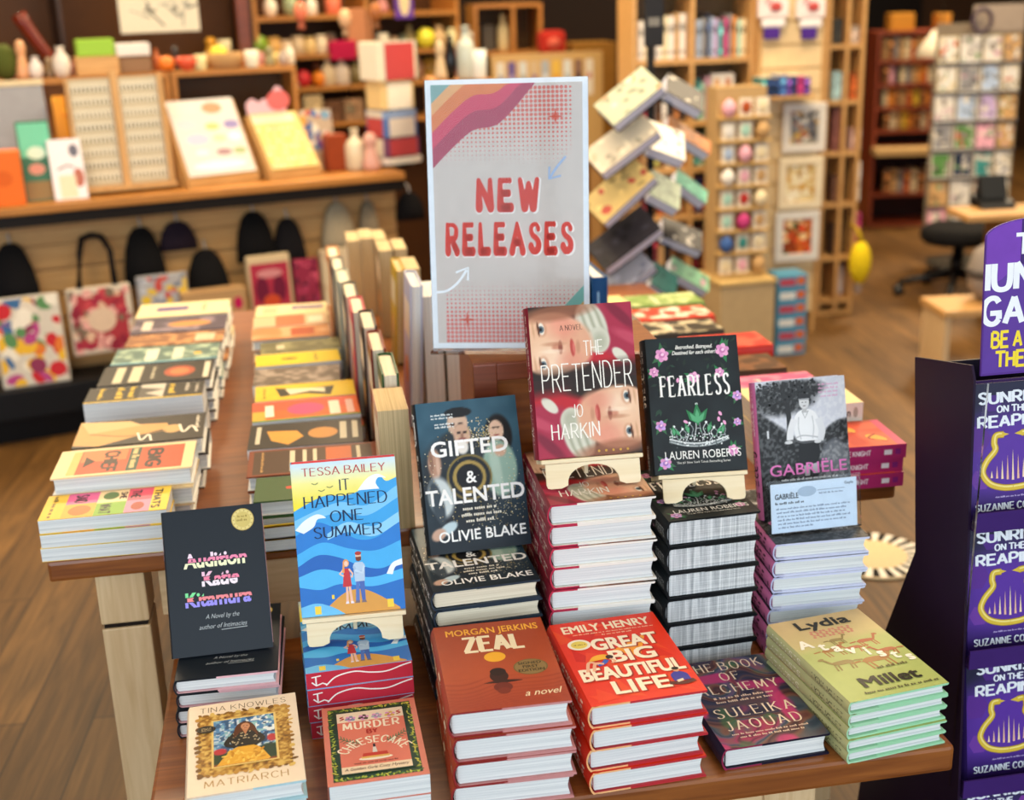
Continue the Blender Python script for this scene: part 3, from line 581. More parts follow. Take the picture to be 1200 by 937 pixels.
def art_fearless():
    a = 1.46; A = Art(a, '#1f2528')
    A.shade(lambda X, Y: Paint(X, Y, '#1e2427').noise(.05, 7, 5, (.7, 1.1, 1)).c, 24)
    r = random.Random(8)
    for _ in range(46): x, y = r.choice(((r.uniform(.02, .25), r.uniform(0, 1.4)), (r.uniform(.75, .97), r.uniform(0, 1.4)), (r.uniform(.2, .8), r.uniform(1.0, 1.4)))); leaf(A, x, y, r.uniform(.04, .1), r.uniform(0, 6.28), r.choice(('#27382f', '#2a4437', '#233029')))
    for x, y, q in ((.17, 1.28, .07), (.83, 1.30, .07), (.07, 1.10, .05), (.50, 1.02, .06), (.78, 1.06, .05), (.10, .52, .055), (.95, .80, .05), (.12, .12, .06), (.86, .22, .055), (.93, .52, .04)):
        for k in range(4): leaf(A, x, y, q*2.0, r.uniform(0, 6.28), r.choice(('#2f7a4a', '#3b6a48')))
        rose(A, x, y, q, *(('#c9a2e0', '#9a72bb') if (x < .15 and y < .6) or x > .9 else ('#e9a9cf', '#c678ae')))
    for x, y in ((.22, 1.02), (.32, 1.0), (.43, .62), (.37, .55), (.73, .56), (.79, .52), (.75, .62)): A.ell(x, y, .026, .016, '#e6a4cc', r.uniform(0, 3))
    A.text('Betrothed. Betrayed.', .52, 1.335, .04, '#f0efe8', fit=.40, shear=.3, bold=.02); A.text('Destined for each other?', .52, 1.275, .04, '#f0efe8', fit=.48, shear=.3, bold=.02)
    A.text('FEARLESS', .50, .83, .215, '#f4f3ee', fit=.76, style=S_COND)
    # crown
    for k, (x, h) in enumerate(((.24, .13), (.33, .10), (.41, .16), (.5, .36), (.59, .16), (.67, .10), (.76, .13))):
        for q in (-1, 1): A.line([(x+q*.055, .34), (x+q*.02, .34+h*.45), (x+q*.035, .36+h*.7), (x, .37+h)], .009, '#c3c9cb' if q < 0 else '#899194')
        A.line([(x-.03, .36+h*.3), (x, .34+h*.38), (x+.03, .36+h*.3)], .008, '#aab2b4'); A.ell(x, .375+h, .014, .014, '#e4e9ea', 0, 8)
    for x, y, l, t in ((.5, .50, .25, 1.57), (.5, .52, .20, .95), (.5, .52, .20, 2.2), (.40, .42, .13, 1.9), (.60, .42, .13, 1.2), (.30, .40, .11, 2.2), (.70, .40, .11, .95), (.24, .40, .12, 1.7), (.76, .40, .12, 1.45)): leaf(A, x, y, l, t, '#2f7a4c'); leaf(A, x, y+.01, l*.7, t, '#58a878')
    for pts, w_, c in (([(.18, .36), (.34, .315), (.5, .30), (.66, .315), (.82, .36)], .05, '#737c7f'), ([(.18, .375), (.34, .33), (.5, .315), (.66, .33), (.82, .375)], .014, '#d5dbdc'), ([(.19, .345), (.34, .298), (.5, .284), (.66, .298), (.81, .345)], .010, '#aeb6b8')): A.line(pts, w_, c)
    A.dots(scatter(60, .18, .29, .82, .42, 3), .008, '#e4e8e8'); A.dots(scatter(24, .2, .36, .8, .5, 5), .009, '#6a9a7c'); A.dots(scatter(20, .2, .26, .8, .36, 6), .008, '#50585a')
    A.text('LAUREN ROBERTS', .53, .155, .085, '#f4f3ee', fit=.82); A.text('The #1 New York Times Bestselling Series', .53, .105, .024, '#e6e4dc', fit=.58)
    return A
def art_gabriele():
    a = 1.46; A = Art(a, '#8a8c90')
    def fn(X, Y):
        p = Paint(X, Y, '#d9dbe2'); g = vnoise(X*34, Y*34, 2)*.6+vnoise(X*70, Y*70, 4)*.4
        e = Y-(.62+.62*np.clip((.62-X)*1.3, 0, 1)**.8); p.lay(np.clip(-e/.05+.5, 0, 1), '#3b3d40')
        p.ell(.93, .86, .22, .13, '#3a3c3e', .25, .35); p.lay(np.clip((X-.62)/.04+.5, 0, 1)*np.clip((.80-Y-.2*(X-.62))/.05+.5, 0, 1), '#6c6e72')
        p.ell(.84, .50, .17, .34, '#96989c', .4); p.ell(.3, 1.27, .36, .17, '#3a3c3e', .5, .1, .9); p.ell(.56, 1.36, .2, .08, '#4c4e50', .6, 0, .8)
        t = np.clip((g-.42)*4, 0, 1); p.lay(t*np.clip(1.4-Y*.2, 0, 1)*(p.c[0] < .6)*.35, '#85888a'); p.lay((1-t)*(p.c[0] < .5)*.4, '#1d1f22')
        p.half(0, -1, -.30, '#3a3c40', .5, .6)
        p.c = [c-(1-t)*.22*np.clip(1-np.abs(c-.5)*2.2, 0, 1) for c in p.c]
        return p.c
    A.shade(fn, 90)
    A.line([(.33, .8), (.35, 1.0), (.34, 1.2), (.30, 1.34), (.33, 1.44)], .055, '#2a2b2d', taper=False); A.line([(.34, 1.2), (.42, 1.3), (.5, 1.36)], .022, '#2a2b2d')
    A.dots(scatter(230, .02, 1.20, .66, 1.45, 5), [random.Random(i).uniform(.006, .02) for i in range(230)], '#303234')
    # the person standing by a rail
    A.poly(smooth([(.45, .82), (.43, .64), (.46, .52)])+smooth([(.60, .52), (.67, .64), (.66, .84)]), '#1d1e21')
    A.poly([(.48, .54), (.49, .42), (.54, .42), (.55, .55)], '#a9aaad'); A.poly([(.57, .55), (.58, .44), (.63, .44), (.63, .56)], '#b6b7ba'); A.rect(.475, .40, .55, .43, '#2a2b2d'); A.rect(.57, .42, .64, .45, '#2a2b2d')
    A.poly(smooth([(.43, .80), (.40, .92), (.41, 1.05), (.47, 1.12), (.55, 1.135), (.63, 1.11), (.68, 1.02), (.69, .86), (.66, .80)]), '#ecedef')
    A.line([(.41, 1.04), (.36, .92), (.345, .82)], .075, '#e4e5e8'); A.line([(.675, 1.03), (.71, .90), (.68, .80)], .075, '#dcdee2')
    A.line([(.50, 1.12), (.53, 1.04), (.57, 1.12)], .010, '#9c9ea2', False); A.line([(.46, 1.06), (.45, .94), (.47, .82)], .012, '#c6c8cb'); A.line([(.61, 1.06), (.62, .94), (.60, .82)], .012, '#c6c8cb'); A.line([(.41, .84), (.5, .86), (.66, .83)], .014, '#b9bbbf')
    A.line([(.29, .79), (.38, .815), (.5, .785), (.62, .79), (.70, .775)], .022, '#55575a'); A.ell(.33, .80, .045, .018, '#d5d6d8'); A.ell(.655, .785, .04, .018, '#d5d6d8')
    A.rect(.505, 1.10, .555, 1.17, '#b9babc'); A.ell(.53, 1.21, .056, .07, '#d0d1d3'); A.poly(smooth([(.455, 1.215), (.465, 1.275), (.525, 1.305), (.59, 1.28), (.605, 1.215)])+[(.59, 1.235), (.47, 1.235)], '#2c2d30'); A.rect(.47, 1.235, .59, 1.25, '#9a9c9f'); A.ell(.512, 1.21, .008, .005, '#303030'); A.ell(.548, 1.21, .008, .005, '#303030'); A.ell(.53, 1.172, .017, .005, '#6a5a5a')
    for k, y in enumerate((1.375, 1.335, 1.295, 1.25)): A.greek(.70+.02*(k == 3), .93, y, .022, '#d9a6c6', seed=k)
    A.line([(.105, .86), (.105, .94)], .02, '#d8dade', False)
    A.text('GABRIËLE', .53, .455, .115, '#ea7fc4', fit=.86, bold=.012)
    A.greek(.22, .88, .395, .024, '#e4e4e6', seed=3); A.text('ANNE BEREST', .53, .25, .10, '#f4f4f4', fit=.72, bold=.012)
    return A
def art_matriarch():
    a = 1.47; A = Art(a, '#ecd9c0')
    A.text('TINA KNOWLES', .50, 1.325, .085, '#66502e', fit=.80, style=S_LIGHT); A.text('MATRIARCH', .50, .105, .095, '#a8823c', fit=.72, style=dict(S_LIGHT, thick=.10, thin=.07))
    def fr(X, Y):
        n = vnoise(X*30, Y*30, 1)*.6+vnoise(X*60, Y*60, 2)*.4; p = Paint(X, Y, '#a8782c'); p.lay(np.clip((n-.45)*4, 0, 1), '#d9b45e'); p.lay(np.clip((.38-n)*6, 0, 1), '#6a4516'); return p.c
    A.shade(fr, 70, .09, .27, .91, 1.27)
    r = random.Random(2)
    for k in range(54):
        s = k/54*4; q = s % 1; x, y = ((.09+.82*q, 1.27), (.91, 1.27-q), (.91-.82*q, .27), (.09, .27+q))[int(s)]; A.ell(x+r.uniform(-.012, .012), y+r.uniform(-.012, .012), r.uniform(.02, .04), r.uniform(.014, .03), r.choice(('#b98a3a', '#8a601f', '#d8b560', '#6f4a18')), r.uniform(0, 3), 9)
    A.rect(.205, .375, .795, 1.165, '#e2c476'); 
    def fn(X, Y):
        p = Paint(X, Y, '#4d83b4'); n = vnoise(X*38, Y*38, 7); n2 = vnoise(X*26, Y*26, 9); p.lay((n > .56).astype(float), '#dfe9ea'); p.lay((n2 > .68).astype(float), '#26496e'); p.lay((n2 < .25).astype(float), '#8fc0c4'); p.half(-1, 0, -.42, '#6f96c0', .3, .3)
        p.half(0, -1, -.60, '#27402a', .05); p.ell(.28, .62, .06, .05, '#b8343c', .3); p.ell(.745, .74, .045, .06, '#b8343c', .3); p.ell(.72, .55, .12, .1, '#1f3a2c', .3); p.half(0, -1, -.42, '#a24a2a', .04); return p.c
    A.shade(fn, 66, .225, .395, .775, 1.145)
    A.poly(smooth([(.25, .40), (.33, .55), (.43, .66), (.55, .68), (.64, .6), (.72, .42)])+[(.7, .40)], '#e2a836')
    for p in scatter(40, .32, .41, .66, .6, 6): A.ell(p[0], p[1], .03, .012, r.choice(('#f2cc5e', '#c98a22', '#e8b848')), r.uniform(0, 3), 8)
    A.poly(smooth([(.40, .66), (.36, .80), (.40, .90), (.47, .94), (.56, .94), (.62, .88), (.64, .78), (.58, .66)]), '#23221f'); A.line([(.38, .84), (.34, .72), (.42, .66)], .05, '#23221f'); A.line([(.62, .84), (.66, .74), (.58, .66)], .05, '#23221f'); A.dots(scatter(34, .39, .68, .62, .9, 8), .010, '#b9a884')
    A.poly(smooth([(.40, .80), (.42, .98), (.48, 1.06), (.55, 1.05), (.60, .96), (.62, .80), (.57, .9), (.47, .9)]), '#5a3018'); A.poly([(.48, .95), (.51, .84), (.545, .95)], '#b97c56'); A.ell(.512, .985, .042, .056, '#c38a64'); A.ell(.498, .992, .008, .005, '#3a2216'); A.ell(.528, .992, .008, .005, '#3a2216'); A.ell(.513, .958, .014, .005, '#96403a')
    A.ell(.16, 1.02, .085, .062, '#2a241c', -.1); A.ell(.16, 1.02, .074, .052, '#4a3f30', -.1); A.ell(.16, 1.02, .068, .046, '#211d18', -.1)
    for k, y in enumerate((1.035, 1.015, .992)): A.greek(.115, .205, y, .014, '#b9a67c', seed=k)
    return A
def art_cheesecake():
    a = 1.5; A = Art(a, '#d9816c')
    A.rect(.06, .06, .94, 1.44, '#24402a')
    r = random.Random(5)
    for k in range(230):
        s = k/230*4; q = s % 1; x, y = ((.075+.85*q, 1.405), (.915, 1.42-1.34*q), (.92-.85*q, .085), (.085, .08+1.34*q))[int(s)]; A.ell(x+r.uniform(-.02, .02), y+r.uniform(-.02, .02), .024, .009, r.choice(('#a9b93e', '#6f8a30', '#c6c24e', '#3f6a34')), r.uniform(0, 3.1), 7)
    A.rect(.13, .15, .87, 1.35, '#1f3b2b'); A.rect(.15, .17, .85, 1.33, '#dd7a62'); A.rect(.15, 1.14, .85, 1.33, '#ead9bc'); A.rect(.15, .17, .85, .29, '#ecd6b4')
    for x in (.2, .8): A.line([(x-.02, 1.19), (x+.02, 1.215), (x-.015, 1.24), (x+.02, 1.26)], .018, '#b03a30')      # bow flourishes
    for k, x in enumerate((.29, .43, .57, .71)): rose(A, x, 1.205, .055, ('#8a96ae', '#5a4a3a', '#a9aeb8', '#d9b35a')[k], ('#6a7892', '#423428', '#8a90a0', '#b98e3a')[k])
    A.text('MURDER', .5, .985, .13, '#f3e6cc', fit=.60, style=dict(S_HEAVY, thick=.2, thin=.13, track=.24)); A.text('BY', .5, .875, .075, '#a82e24', style=S_HEAVY)
    for sx in (-1, 1):
        bx, by = .5+sx*.14, .70
        A.line([(bx, by), (bx+sx*.1, by+.05), (bx+sx*.2, by+.13)], .012, '#4f6b46')
        for k in range(7):
            px_, py_ = bx+sx*.03*k, by+.008*k+.0022*k*k; A.line([(px_, py_), (px_+sx*.05, py_-.035)], .010, '#4f6b46', False); A.line([(px_, py_), (px_+sx*.01, py_+.055)], .010, '#5a7850', False)
    def wp(X, Y):
        t = (X-.5)/.34; rr = .34+(Y-.5); return (.5+rr*math.sin(t*1.12), .38+rr*math.cos(t*1.12))
    A.text('CHEESECAKE', .5, .47, .12, '#f3e6cc', fit=.68, style=dict(S_HEAVY, thick=.18, thin=.12, track=.22), warp=wp)
    A.ell(.5, .40, .17, .035, '#f0e4cc'); A.poly([(.36, .41), (.64, .41), (.62, .50), (.38, .50)], '#c4402e'); A.rect(.36, .405, .64, .44, '#e0b058'); A.poly([(.475, .50), (.525, .50), (.515, .60), (.485, .60)], '#d9d4c8'); A.rect(.488, .6, .512, .66, '#2a2a30')
    A.greek(.28, .72, .32, .022, '#6a2a20', seed=2); A.text('A Golden Girls Cozy Mystery', .5, .215, .045, '#5a2a22', fit=.64, shear=.2)
    return A
def art_zeal():
    a = 1.46; A = Art(a, '#a8482a')
    def fn(X, Y):
        p = Paint(X, Y, '#b04f2e'); p.half(0, 1, .95, '#a4462a', .6); wv = np.sin((Y*1.0+.02*np.sin(X*9)+.05*np.cos(X*3))*150/(.6+Y)); p.lay(np.clip(wv-.2, 0, 1)*np.clip((.52-Y)/.08, 0, 1)*.5, '#7c2a1c'); p.lay(np.clip((.5-Y)*1.2, 0, .5), '#8f3322'); return p.c
    A.shade(fn, 70)
    A.text('MORGAN JERKINS', .52, 1.26, .105, '#f0b23c', fit=.84, bold=.02)
    A.text('ZEAL', .50, .95, .25, '#f3e3c0', fit=.56, style=dict(S_HEAVY, thick=.30, thin=.16))
    A.ell(.48, .825, .095, .085, '#f0b030')
    A.ell(.47, .50, .08, .10, '#3a1d18'); A.ell(.47, .57, .07, .065, '#2c1814'); A.poly(smooth([(.32, .40), (.42, .43), (.47, .45), (.54, .43), (.66, .40), (.5, .38)]), '#3a1d18'); A.ell(.48, .32, .08, .075, '#6e2a1e'); A.ell(.48, .26, .055, .05, '#7a2f20')
    A.ell(.76, .60, .15, .13, '#7a6238'); A.ell(.76, .60, .138, .12, '#8f764a')
    for t, y in (('SIGNED', .645), ('FIRST', .585), ('EDITION', .525)): A.text(t, .76, y, .04, '#2e2414', bold=.03)
    A.text('a novel', .80, .14, .09, '#f3e3c0', fit=.32, shear=.4)
    return A
def art_life():
    a = 1.52; A = Art(a, '#e23418'); r = random.Random(9)
    for _ in range(34):
        x, y = r.uniform(0, .85), r.uniform(0, 1.4); pts = [(x, y), (x+r.uniform(.08, .3), y+r.uniform(-.1, .15)), (x+r.uniform(-.1, .2), y+r.uniform(.08, .3))]; A.poly([(min(max(p, 0), 1), min(max(q, 0), a)) for p, q in pts], r.choice(('#e8431f', '#d92a14', '#ee5526', '#cf2210', '#e64a1c')))
    A.poly([(.42, .88), (.80, 1.12), (.64, .72)], '#f09a24')
    A.text('EMILY HENRY', .50, 1.30, .135, '#f6e3c4', fit=.82, bold=.035); A.greek(.16, .92, 1.245, .02, '#f3c8a4', seed=4); A.greek(.42, .7, 1.195, .022, '#f3c8a4', seed=6)
    sh = '#a3301a'
    for t, y, f in (('GREAT', .925, .60), ('BIG', .675, .40), ('BEAUTIFUL', .405, .90), ('LIFE', .14, .48)):
        x = .58 if t in ('GREAT', 'BIG') else .5; A.text(t, x+.012, y-.014, .20, sh, fit=f, bold=.045); A.text(t, x, y, .20, '#f8ead0', fit=f, bold=.045)
    A.ell(.17, 1.06, .105, .10, '#f2ead6'); A.ell(.17, 1.06, .075, .07, '#e6cf5a'); A.greek(.12, .23, 1.05, .022, '#8a6a30')
    def Q(l, k=.72, ox=.27, oy=.70): return [(ox+(x-ox)*k, oy+(y-oy)*k) for x, y in l]
    A.poly(Q(smooth([(.13, .74), (.22, .86), (.36, .88), (.44, .78), (.32, .76)])), '#f2b030'); A.ell(.37, .775, .034, .036, '#3a2018'); A.line(Q([(.36, .74), (.30, .67), (.22, .63)]), .045, '#3c62c0'); A.line(Q([(.24, .66), (.13, .72), (.06, .50)]), .03, '#eeb694'); A.line(Q([(.30, .65), (.2, .68), (.14, .50)]), .03, '#eeb694'); A.line(Q([(.40, .76), (.45, .69), (.4, .65)]), .024, '#eeb694')
    def S(l): return [(.86+(x-.82)*.62, .27+(y-.30)*.62) for x, y in l]
    A.poly(S(smooth([(.70, .20), (.70, .38), (.80, .46), (.92, .38), (.94, .20)])), '#3a3a9c'); A.ell(.855, .395, .028, .036, '#d99a72'); A.ell(.855, .42, .032, .026, '#1d1512'); A.line(S([(.62, .17), (.82, .13), (.98, .18)]), .05, '#5a241c'); A.poly(S([(.73, .22), (.83, .25), (.83, .19), (.74, .16)]), '#e8d8b8')
    return A
def art_alchemy():
    a = 1.54; A = Art(a, '#2a2036')
    def fn(X, Y):
        x, y = X*1.0, Y*1.0; q = vnoise(x*3.2, y*3.2, 1); q2 = vnoise(x*3.2+7, y*3.2+3, 2); f = vnoise(x*2.6+2.2*q, y*2.6+2.2*q2, 3); b = np.sin(f*42)
        p = Paint(X, Y, '#2c2b4a'); p.lay(np.clip((f-.35)*5, 0, 1), '#7a3426'); p.lay(np.clip((f-.50)*6, 0, 1), '#2a6480'); p.lay(np.clip((f-.62)*7, 0, 1), '#a82858'); p.lay(np.clip(b-.35, 0, 1)*.7, '#141020'); p.lay(np.clip(-b-.3, 0, 1)*.45, '#a8643a'); m = vnoise(x*5, y*5, 8); p.lay(np.clip((m-.62)*6, 0, 1)*.8, '#d03078'); p.lay(np.clip((.26-m)*7, 0, 1)*.7, '#3d6a3c'); return p.c
    A.shade(fn, 110)
    st = dict(S_SERIF, thick=.13, thin=.05, track=.34)
    for t, y, f in (('THE BOOK', 1.33, .80), ('OF', 1.13, .2), ('ALCHEMY', .91, .82)): A.text(t, .5, y, .15, '#efdcc4', fit=f, style=st)
    A.greek(.2, .8, .81, .035, '#e3c9b4', seed=2); A.greek(.2, .8, .74, .035, '#e3c9b4', seed=3)
    A.text('SULEIKA', .5, .49, .15, '#efdcc4', fit=.78, style=st); A.text('JAOUAD', .5, .27, .15, '#efdcc4', fit=.74, style=st); A.greek(.14, .88, .19, .028, '#e3c9b4', seed=5); A.greek(.2, .82, .135, .028, '#e3c9b4', seed=6)
    return A
def deer(A, x, y, s, c, f=1):
    A.poly(smooth([(x-.10*s*f, y), (x-.05*s*f, y+.035*s), (x+.06*s*f, y+.03*s), (x+.10*s*f, y+.01*s), (x+.05*s*f, y-.02*s), (x-.07*s*f, y-.02*s)]), c)
    for dx in (-.08, -.05, .05, .08): A.line([(x+dx*s*f, y), (x+(dx+.015)*s*f, y-.10*s)], .014*s, c, False)
    A.line([(x+.09*s*f, y+.01*s), (x+.13*s*f, y+.08*s)], .025*s, c, False); A.ell(x+.145*s*f, y+.09*s, .03*s, .016*s, c, -.3*f, 8); A.line([(x-.1*s*f, y+.01*s), (x-.17*s*f, y+.0*s)], .018*s, c, False)
def art_atavists():
    a = 1.52; A = Art(a, '#c9b27e')
    A.shade(lambda X, Y: [np.interp(Y-.12*X, [.3, .85, 1.0, 1.35], q) for q in ([.67, .70, .80, .80], [.72, .73, .73, .70], [.42, .44, .50, .50])], 20)
    A.dots([(.3+.05*(i % 9)+.012*(i % 2), 1.13+.035*(i//9)) for i in range(36)], .018, '#c9806a')
    r = random.Random(3)
    for x, y, s, f in ((.32, .86, 1.1, 1), (.55, .84, .9, -1), (.72, .92, 1.0, 1), (.62, .58, 1.5, 1), (.30, .62, 1.2, -1), (.82, .70, 1.0, -1), (.46, 1.02, .8, 1)): deer(A, x, y, s, r.choice(('#a8783e', '#96824a', '#b0623a')), f)
    A.text('Lydia', .51, 1.30, .145, '#211e13', fit=.56, bold=.05)
    for i, (c, x, y) in enumerate(zip('Atavists', (.13, .27, .38, .49, .62, .72, .83, .94), (.96, .88, .82, .74, .67, .60, .53, .46))): A.text(c, x, y, .14, '#f5f1e0', bold=.05)
    A.greek(.54, .86, .42, .04, '#6a6238', seed=3); A.text('Millet', .55, .17, .15, '#211e13', fit=.58, bold=.05); A.greek(.2, .95, .07, .035, '#5a5634', seed=7)
    return A
def art_sunrise():
    a = 1.5; A = Art(a, '#3a2068')
    def fn(X, Y):
        p = Paint(X, Y, '#4a2a86'); p.half(0, 1, 1.06, '#23233e', .3); p.ell(.5, .72, .5, .5, '#5d36a2', .8, 0, .8); p.half(0, -1, -.24, '#2e1a58', .25); return p.c
    A.shade(fn, 24)
    for x, y, s, c in ((.1, .9, .16, '#5a2f8e'), (.84, 1.14, .12, '#7a3a9a'), (.86, .3, .15, '#3d2272'), (.14, .45, .12, '#6b3a9c'), (.28, 1.28, .1, '#4d2a80')): A.poly([(x+s*math.cos(k*1.047), y+s*math.sin(k*1.047)) for k in range(6)], c)
    A.text('SUNRISE', .5, 1.28, .115, '#e9eef4', fit=.78, style=S_BLOCK); A.text('ON THE', .5, 1.175, .07, '#e9eef4', fit=.36, style=S_BLOCK); A.text('REAPING', .5, 1.02, .115, '#e9eef4', fit=.80, style=S_BLOCK)
    L = [(.40, .93), (.31, .92), (.29, .84), (.30, .76), (.20, .64), (.16, .52), (.24, .40), (.38, .345), (.52, .335)]; Rr = [(.60, .93), (.69, .935), (.71, .85), (.70, .77), (.80, .65), (.84, .52), (.76, .40), (.64, .35), (.50, .335)]
    for pts in (L, Rr): A.line(pts, .075, '#9c7a24'); A.line(pts, .06, '#d8b83e'); A.line([(x+.006, y+.012) for x, y in pts], .018, '#f0df84')
    A.poly([(.38, .955), (.46, .93), (.38, .905)], '#d8b83e'); A.poly([(.61, .965), (.52, .93), (.61, .90)], '#d8b83e'); A.poly([(.73, .90), (.86, .72), (.86, .56), (.76, .70)], '#b8982e'); A.poly([(.66, .96), (.78, .98), (.70, .92)], '#d8b83e')
    for k in range(9): x = .26+.06*k; h = .34-.055*abs(k-4); A.poly([(x-.013, .42+.01*abs(k-4)), (x+.013, .42+.01*abs(k-4)), (x, .42+h)], '#e8b9a0' if k % 2 else '#f2d8b4')
    A.greek(.3, .7, .235, .018, '#b9a8d8'); A.text('SUZANNE COLLINS', .5, .10, .075, '#d9dfe8', fit=.86, style=dict(S_BLOCK, thick=.17, thin=.15, xs=.7))
    return A
def spine_art(base, items):
    """items: (text, x along spine 0..1, height fraction of spine, colour, fit, style)"""
    def mk(a):
        A = Art(a, base)
        for t, x, h, col, fit, st in items:
            if t == '-': A.rect(x, a*.3, x+fit, a*.3+a*h, col)
            else: A.text(t, x, a*.5-a*h/2, a*h, col, fit=fit, al='l', style=st)
        return A
    return mk
def book(kind, w_, h, t, front, spine=None, **kw):
    A = front; A = A() if callable(A) else A
    S = spine(t/h) if spine else None
    return book_meshes(kind, w_, h, t, A, S, **kw)
# ------------------------------------------------------------------ the room shell
def struct(name, mb, mats): return tag(mb.obj(name, mats), kind='structure')
struct('floor', MB().box(-5.5, 8.5, -2.2, 11.0, -.06, 0), M_FLOOR)
struct('ceiling', MB().box(-5.5, 8.5, -2.2, 11.0, 3.12, 3.2, '#cfc4b2'), M_PAINT)
struct('wall_back', MB().box(-5.5, 8.5, 11.0, 11.1, 0, 3.12, '#2e1e12'), M_PAINT)
struct('wall_right', MB().box(8.5, 8.6, -2.2, 11.0, 0, 3.12, '#6a4c30'), M_PAINT)
struct('wall_left', MB().box(-5.6, -5.5, -2.2, 11.0, 0, 3.12, '#6a5238'), M_PAINT)

# ------------------------------------------------------------------ the two tables
L_, U_ = 0.50, 0.68
lt = empty('display_table', (.29, 1.75, 0), (0, 0, 0), 'low cherry topped display table with pale legs holding the front stacks of books', 'table')
def slab(x0, x1, y0, y1, z0, z1, b=.006): return MB().box(x0, x1, y0, y1, z0, z1, bev=b)
slab(-.565, .572, -.312, .235, L_-.042, L_).obj('tabletop', W_CHERRY, lt)
MB().box(-.43, .38, -.27, -.25, L_-.15, L_-.0425).box(-.43, .38, .17, .19, L_-.15, L_-.0425).box(-.43, -.41, -.25, .17, L_-.15, L_-.0425).box(.36, .38, -.25, .17, L_-.15, L_-.0425).obj('apron', W_MAPLEX, lt)
for x in (-.43, .30):
    for y in (-.275, .14): MB().box(x, x+.08, y, y+.075, 0, L_-.043, bev=.004).obj('leg', W_MAPLE, lt)
ut = empty('display_table', (0, 0, 0), (0, 0, 0), 'taller cherry topped display table with pale maple legs behind the low table', 'table')
def ub(x0, x1, y0, y1, z0, z1): return MB().box(x0, x1, y0, y1, z0, z1, bev=.005)
UF = 1.992                                                    # front edge of its top
slab(-.462, 1.03, UF, 3.70, U_-.036, U_).obj('tabletop', W_CHERRY, ut)
MB().box(-.29, .86, UF+.02, UF+.042, U_-.125, U_-.0365).box(-.37, -.35, UF+.1, 3.56, U_-.125, U_-.0365).box(.93, .95, UF+.1, 3.56, U_-.125, U_-.0365).obj('apron', W_MAPLEX, ut)
for x in (-.392, .86):
    for y in (UF+.01, 3.57):
        lg = MB().box(x, x+.080, y, y+.088, 0, U_-.1365, bev=.003).obj('leg', W_MAPLE, ut)
        MB().box(x, x+.080, y, y+.088, U_-.128, U_-.0365, bev=.003).obj('leg_block', W_MAPLE, lg); MB().box(x+.004, x+.076, y+.004, y+.084, U_-.137, U_-.1275, '#1c120c').obj('reveal_strip', M_PAINT, lg)

# ------------------------------------------------------------------ books on the low table
W1, W2 = '#f4f2ec', '#d8c9a8'
bk_aud = book('hard', .150, .223, .0245, art_audition, spine_art('#20262d', [('AUDITION', .08, .5, '#c9a0b8', .3, S_BLOCK)]), base='#232a32', edge=('#1d2228', '#e9b7bd', .4))
PA = Art(.026/.157, '#c23042'); PA.line([(.18, .02), (.28, .10), (.45, .13), (.60, .10), (.75, .09), (.9, .13), (.99, .15)], .014, '#f3eee8'); PA.line([(.09, .03), (.09, .13)], .014, '#f3eee8', False); PA.line([(.05, .12), (.14, .13)], .012, '#f3eee8', False); PA.line([(.05, .07), (.09, .03), (.15, .05), (.19, .03)], .014, '#f3eee8', False)
bk_sum = book('paper', .157, .235, .0275, art_summer, spine_art('#3a8fd6', [('IT HAPPENED ONE SUMMER', .3, .5, '#15294e', .5, S_FLARE), ('TESSA BAILEY', .06, .4, '#b8403c', .2, S_FLARE)]), base='#8fb8e4', pages=P_RED, page_art=PA)
bk_gif = book('hard', .166, .245, .0315, art_gifted, spine_art('#1d2126', [('GIFTED & TALENTED'.replace('&', 'N') and 'GIFTED', .06, .5, '#e9e9e6', .22, S_BLOCK), ('TALENTED', .34, .5, '#e9e9e6', .28, S_BLOCK), ('OLIVIE BLAKE', .68, .32, '#e9e9e6', .26, S_BLOCK)]), base='#20272e', edge=('#2d3946', '#2d3946', .4), pages=P_CREAM)
bk_pre = book('hard', .163, .236, .0348, art_pretender, spine_art('#8e1f30', [('-', 0, .9, '#2c1d16', .34, None), ('THE PRETENDER', .05, .55, '#efe8d8', .5, S_BRUSH), ('JO HARKIN', .62, .5, '#efe8d8', .28, S_BRUSH)]), base='#7c2030', edge=('#b8304c', '#efeae0', .25))
bk_fea = book('hard', .150, .219, .0445, art_fearless, spine_art('#1d2326', [('FEARLESS', .08, .46, '#f1efe8', .42, S_COND), ('-', .58, .12, '#c678ae', .02, None), ('-', .64, .16, '#8d9598', .03, None), ('-', .72, .1, '#c678ae', .02, None), ('ROBERTS', .78, .3, '#f1efe8', .18, S_LIGHT)]), base='#1b2023', edge=('#14171a', '#14171a', .4), pages=P_HATCH)
bk_gab = book('hard', .157, .230, .0281, art_gabriele, spine_art('#d276ac', [('ANNE BEREST', .05, .42, '#f3d2e6', .34, S_BLOCK), ('GABRIELE', .5, .5, '#2a1c26', .34, S_BLOCK), ('-', .93, .3, '#3a2a36', .02, None)]), base='#c9cad2', spine_col='#d276ac', edge=('#b9bfe0', '#cfd4ec', .1))
bk_mat = book('hard', .151, .222, .0282, art_matriarch, spine_art('#ead6bc', [('MATRIARCH', .3, .4, '#b08c4a', .45, S_LIGHT)]), base='#ead6bc', edge=('#e3cdb2', '#a8cbd2', .55), pages=P_WHITE)
bk_che = book('paper', .136, .196, .030, art_cheesecake, spine_art('#d27a66', [('MURDER BY CHEESECAKE', .1, .4, '#f3e6cc', .7, S_BLOCK)]), base='#d9816c')
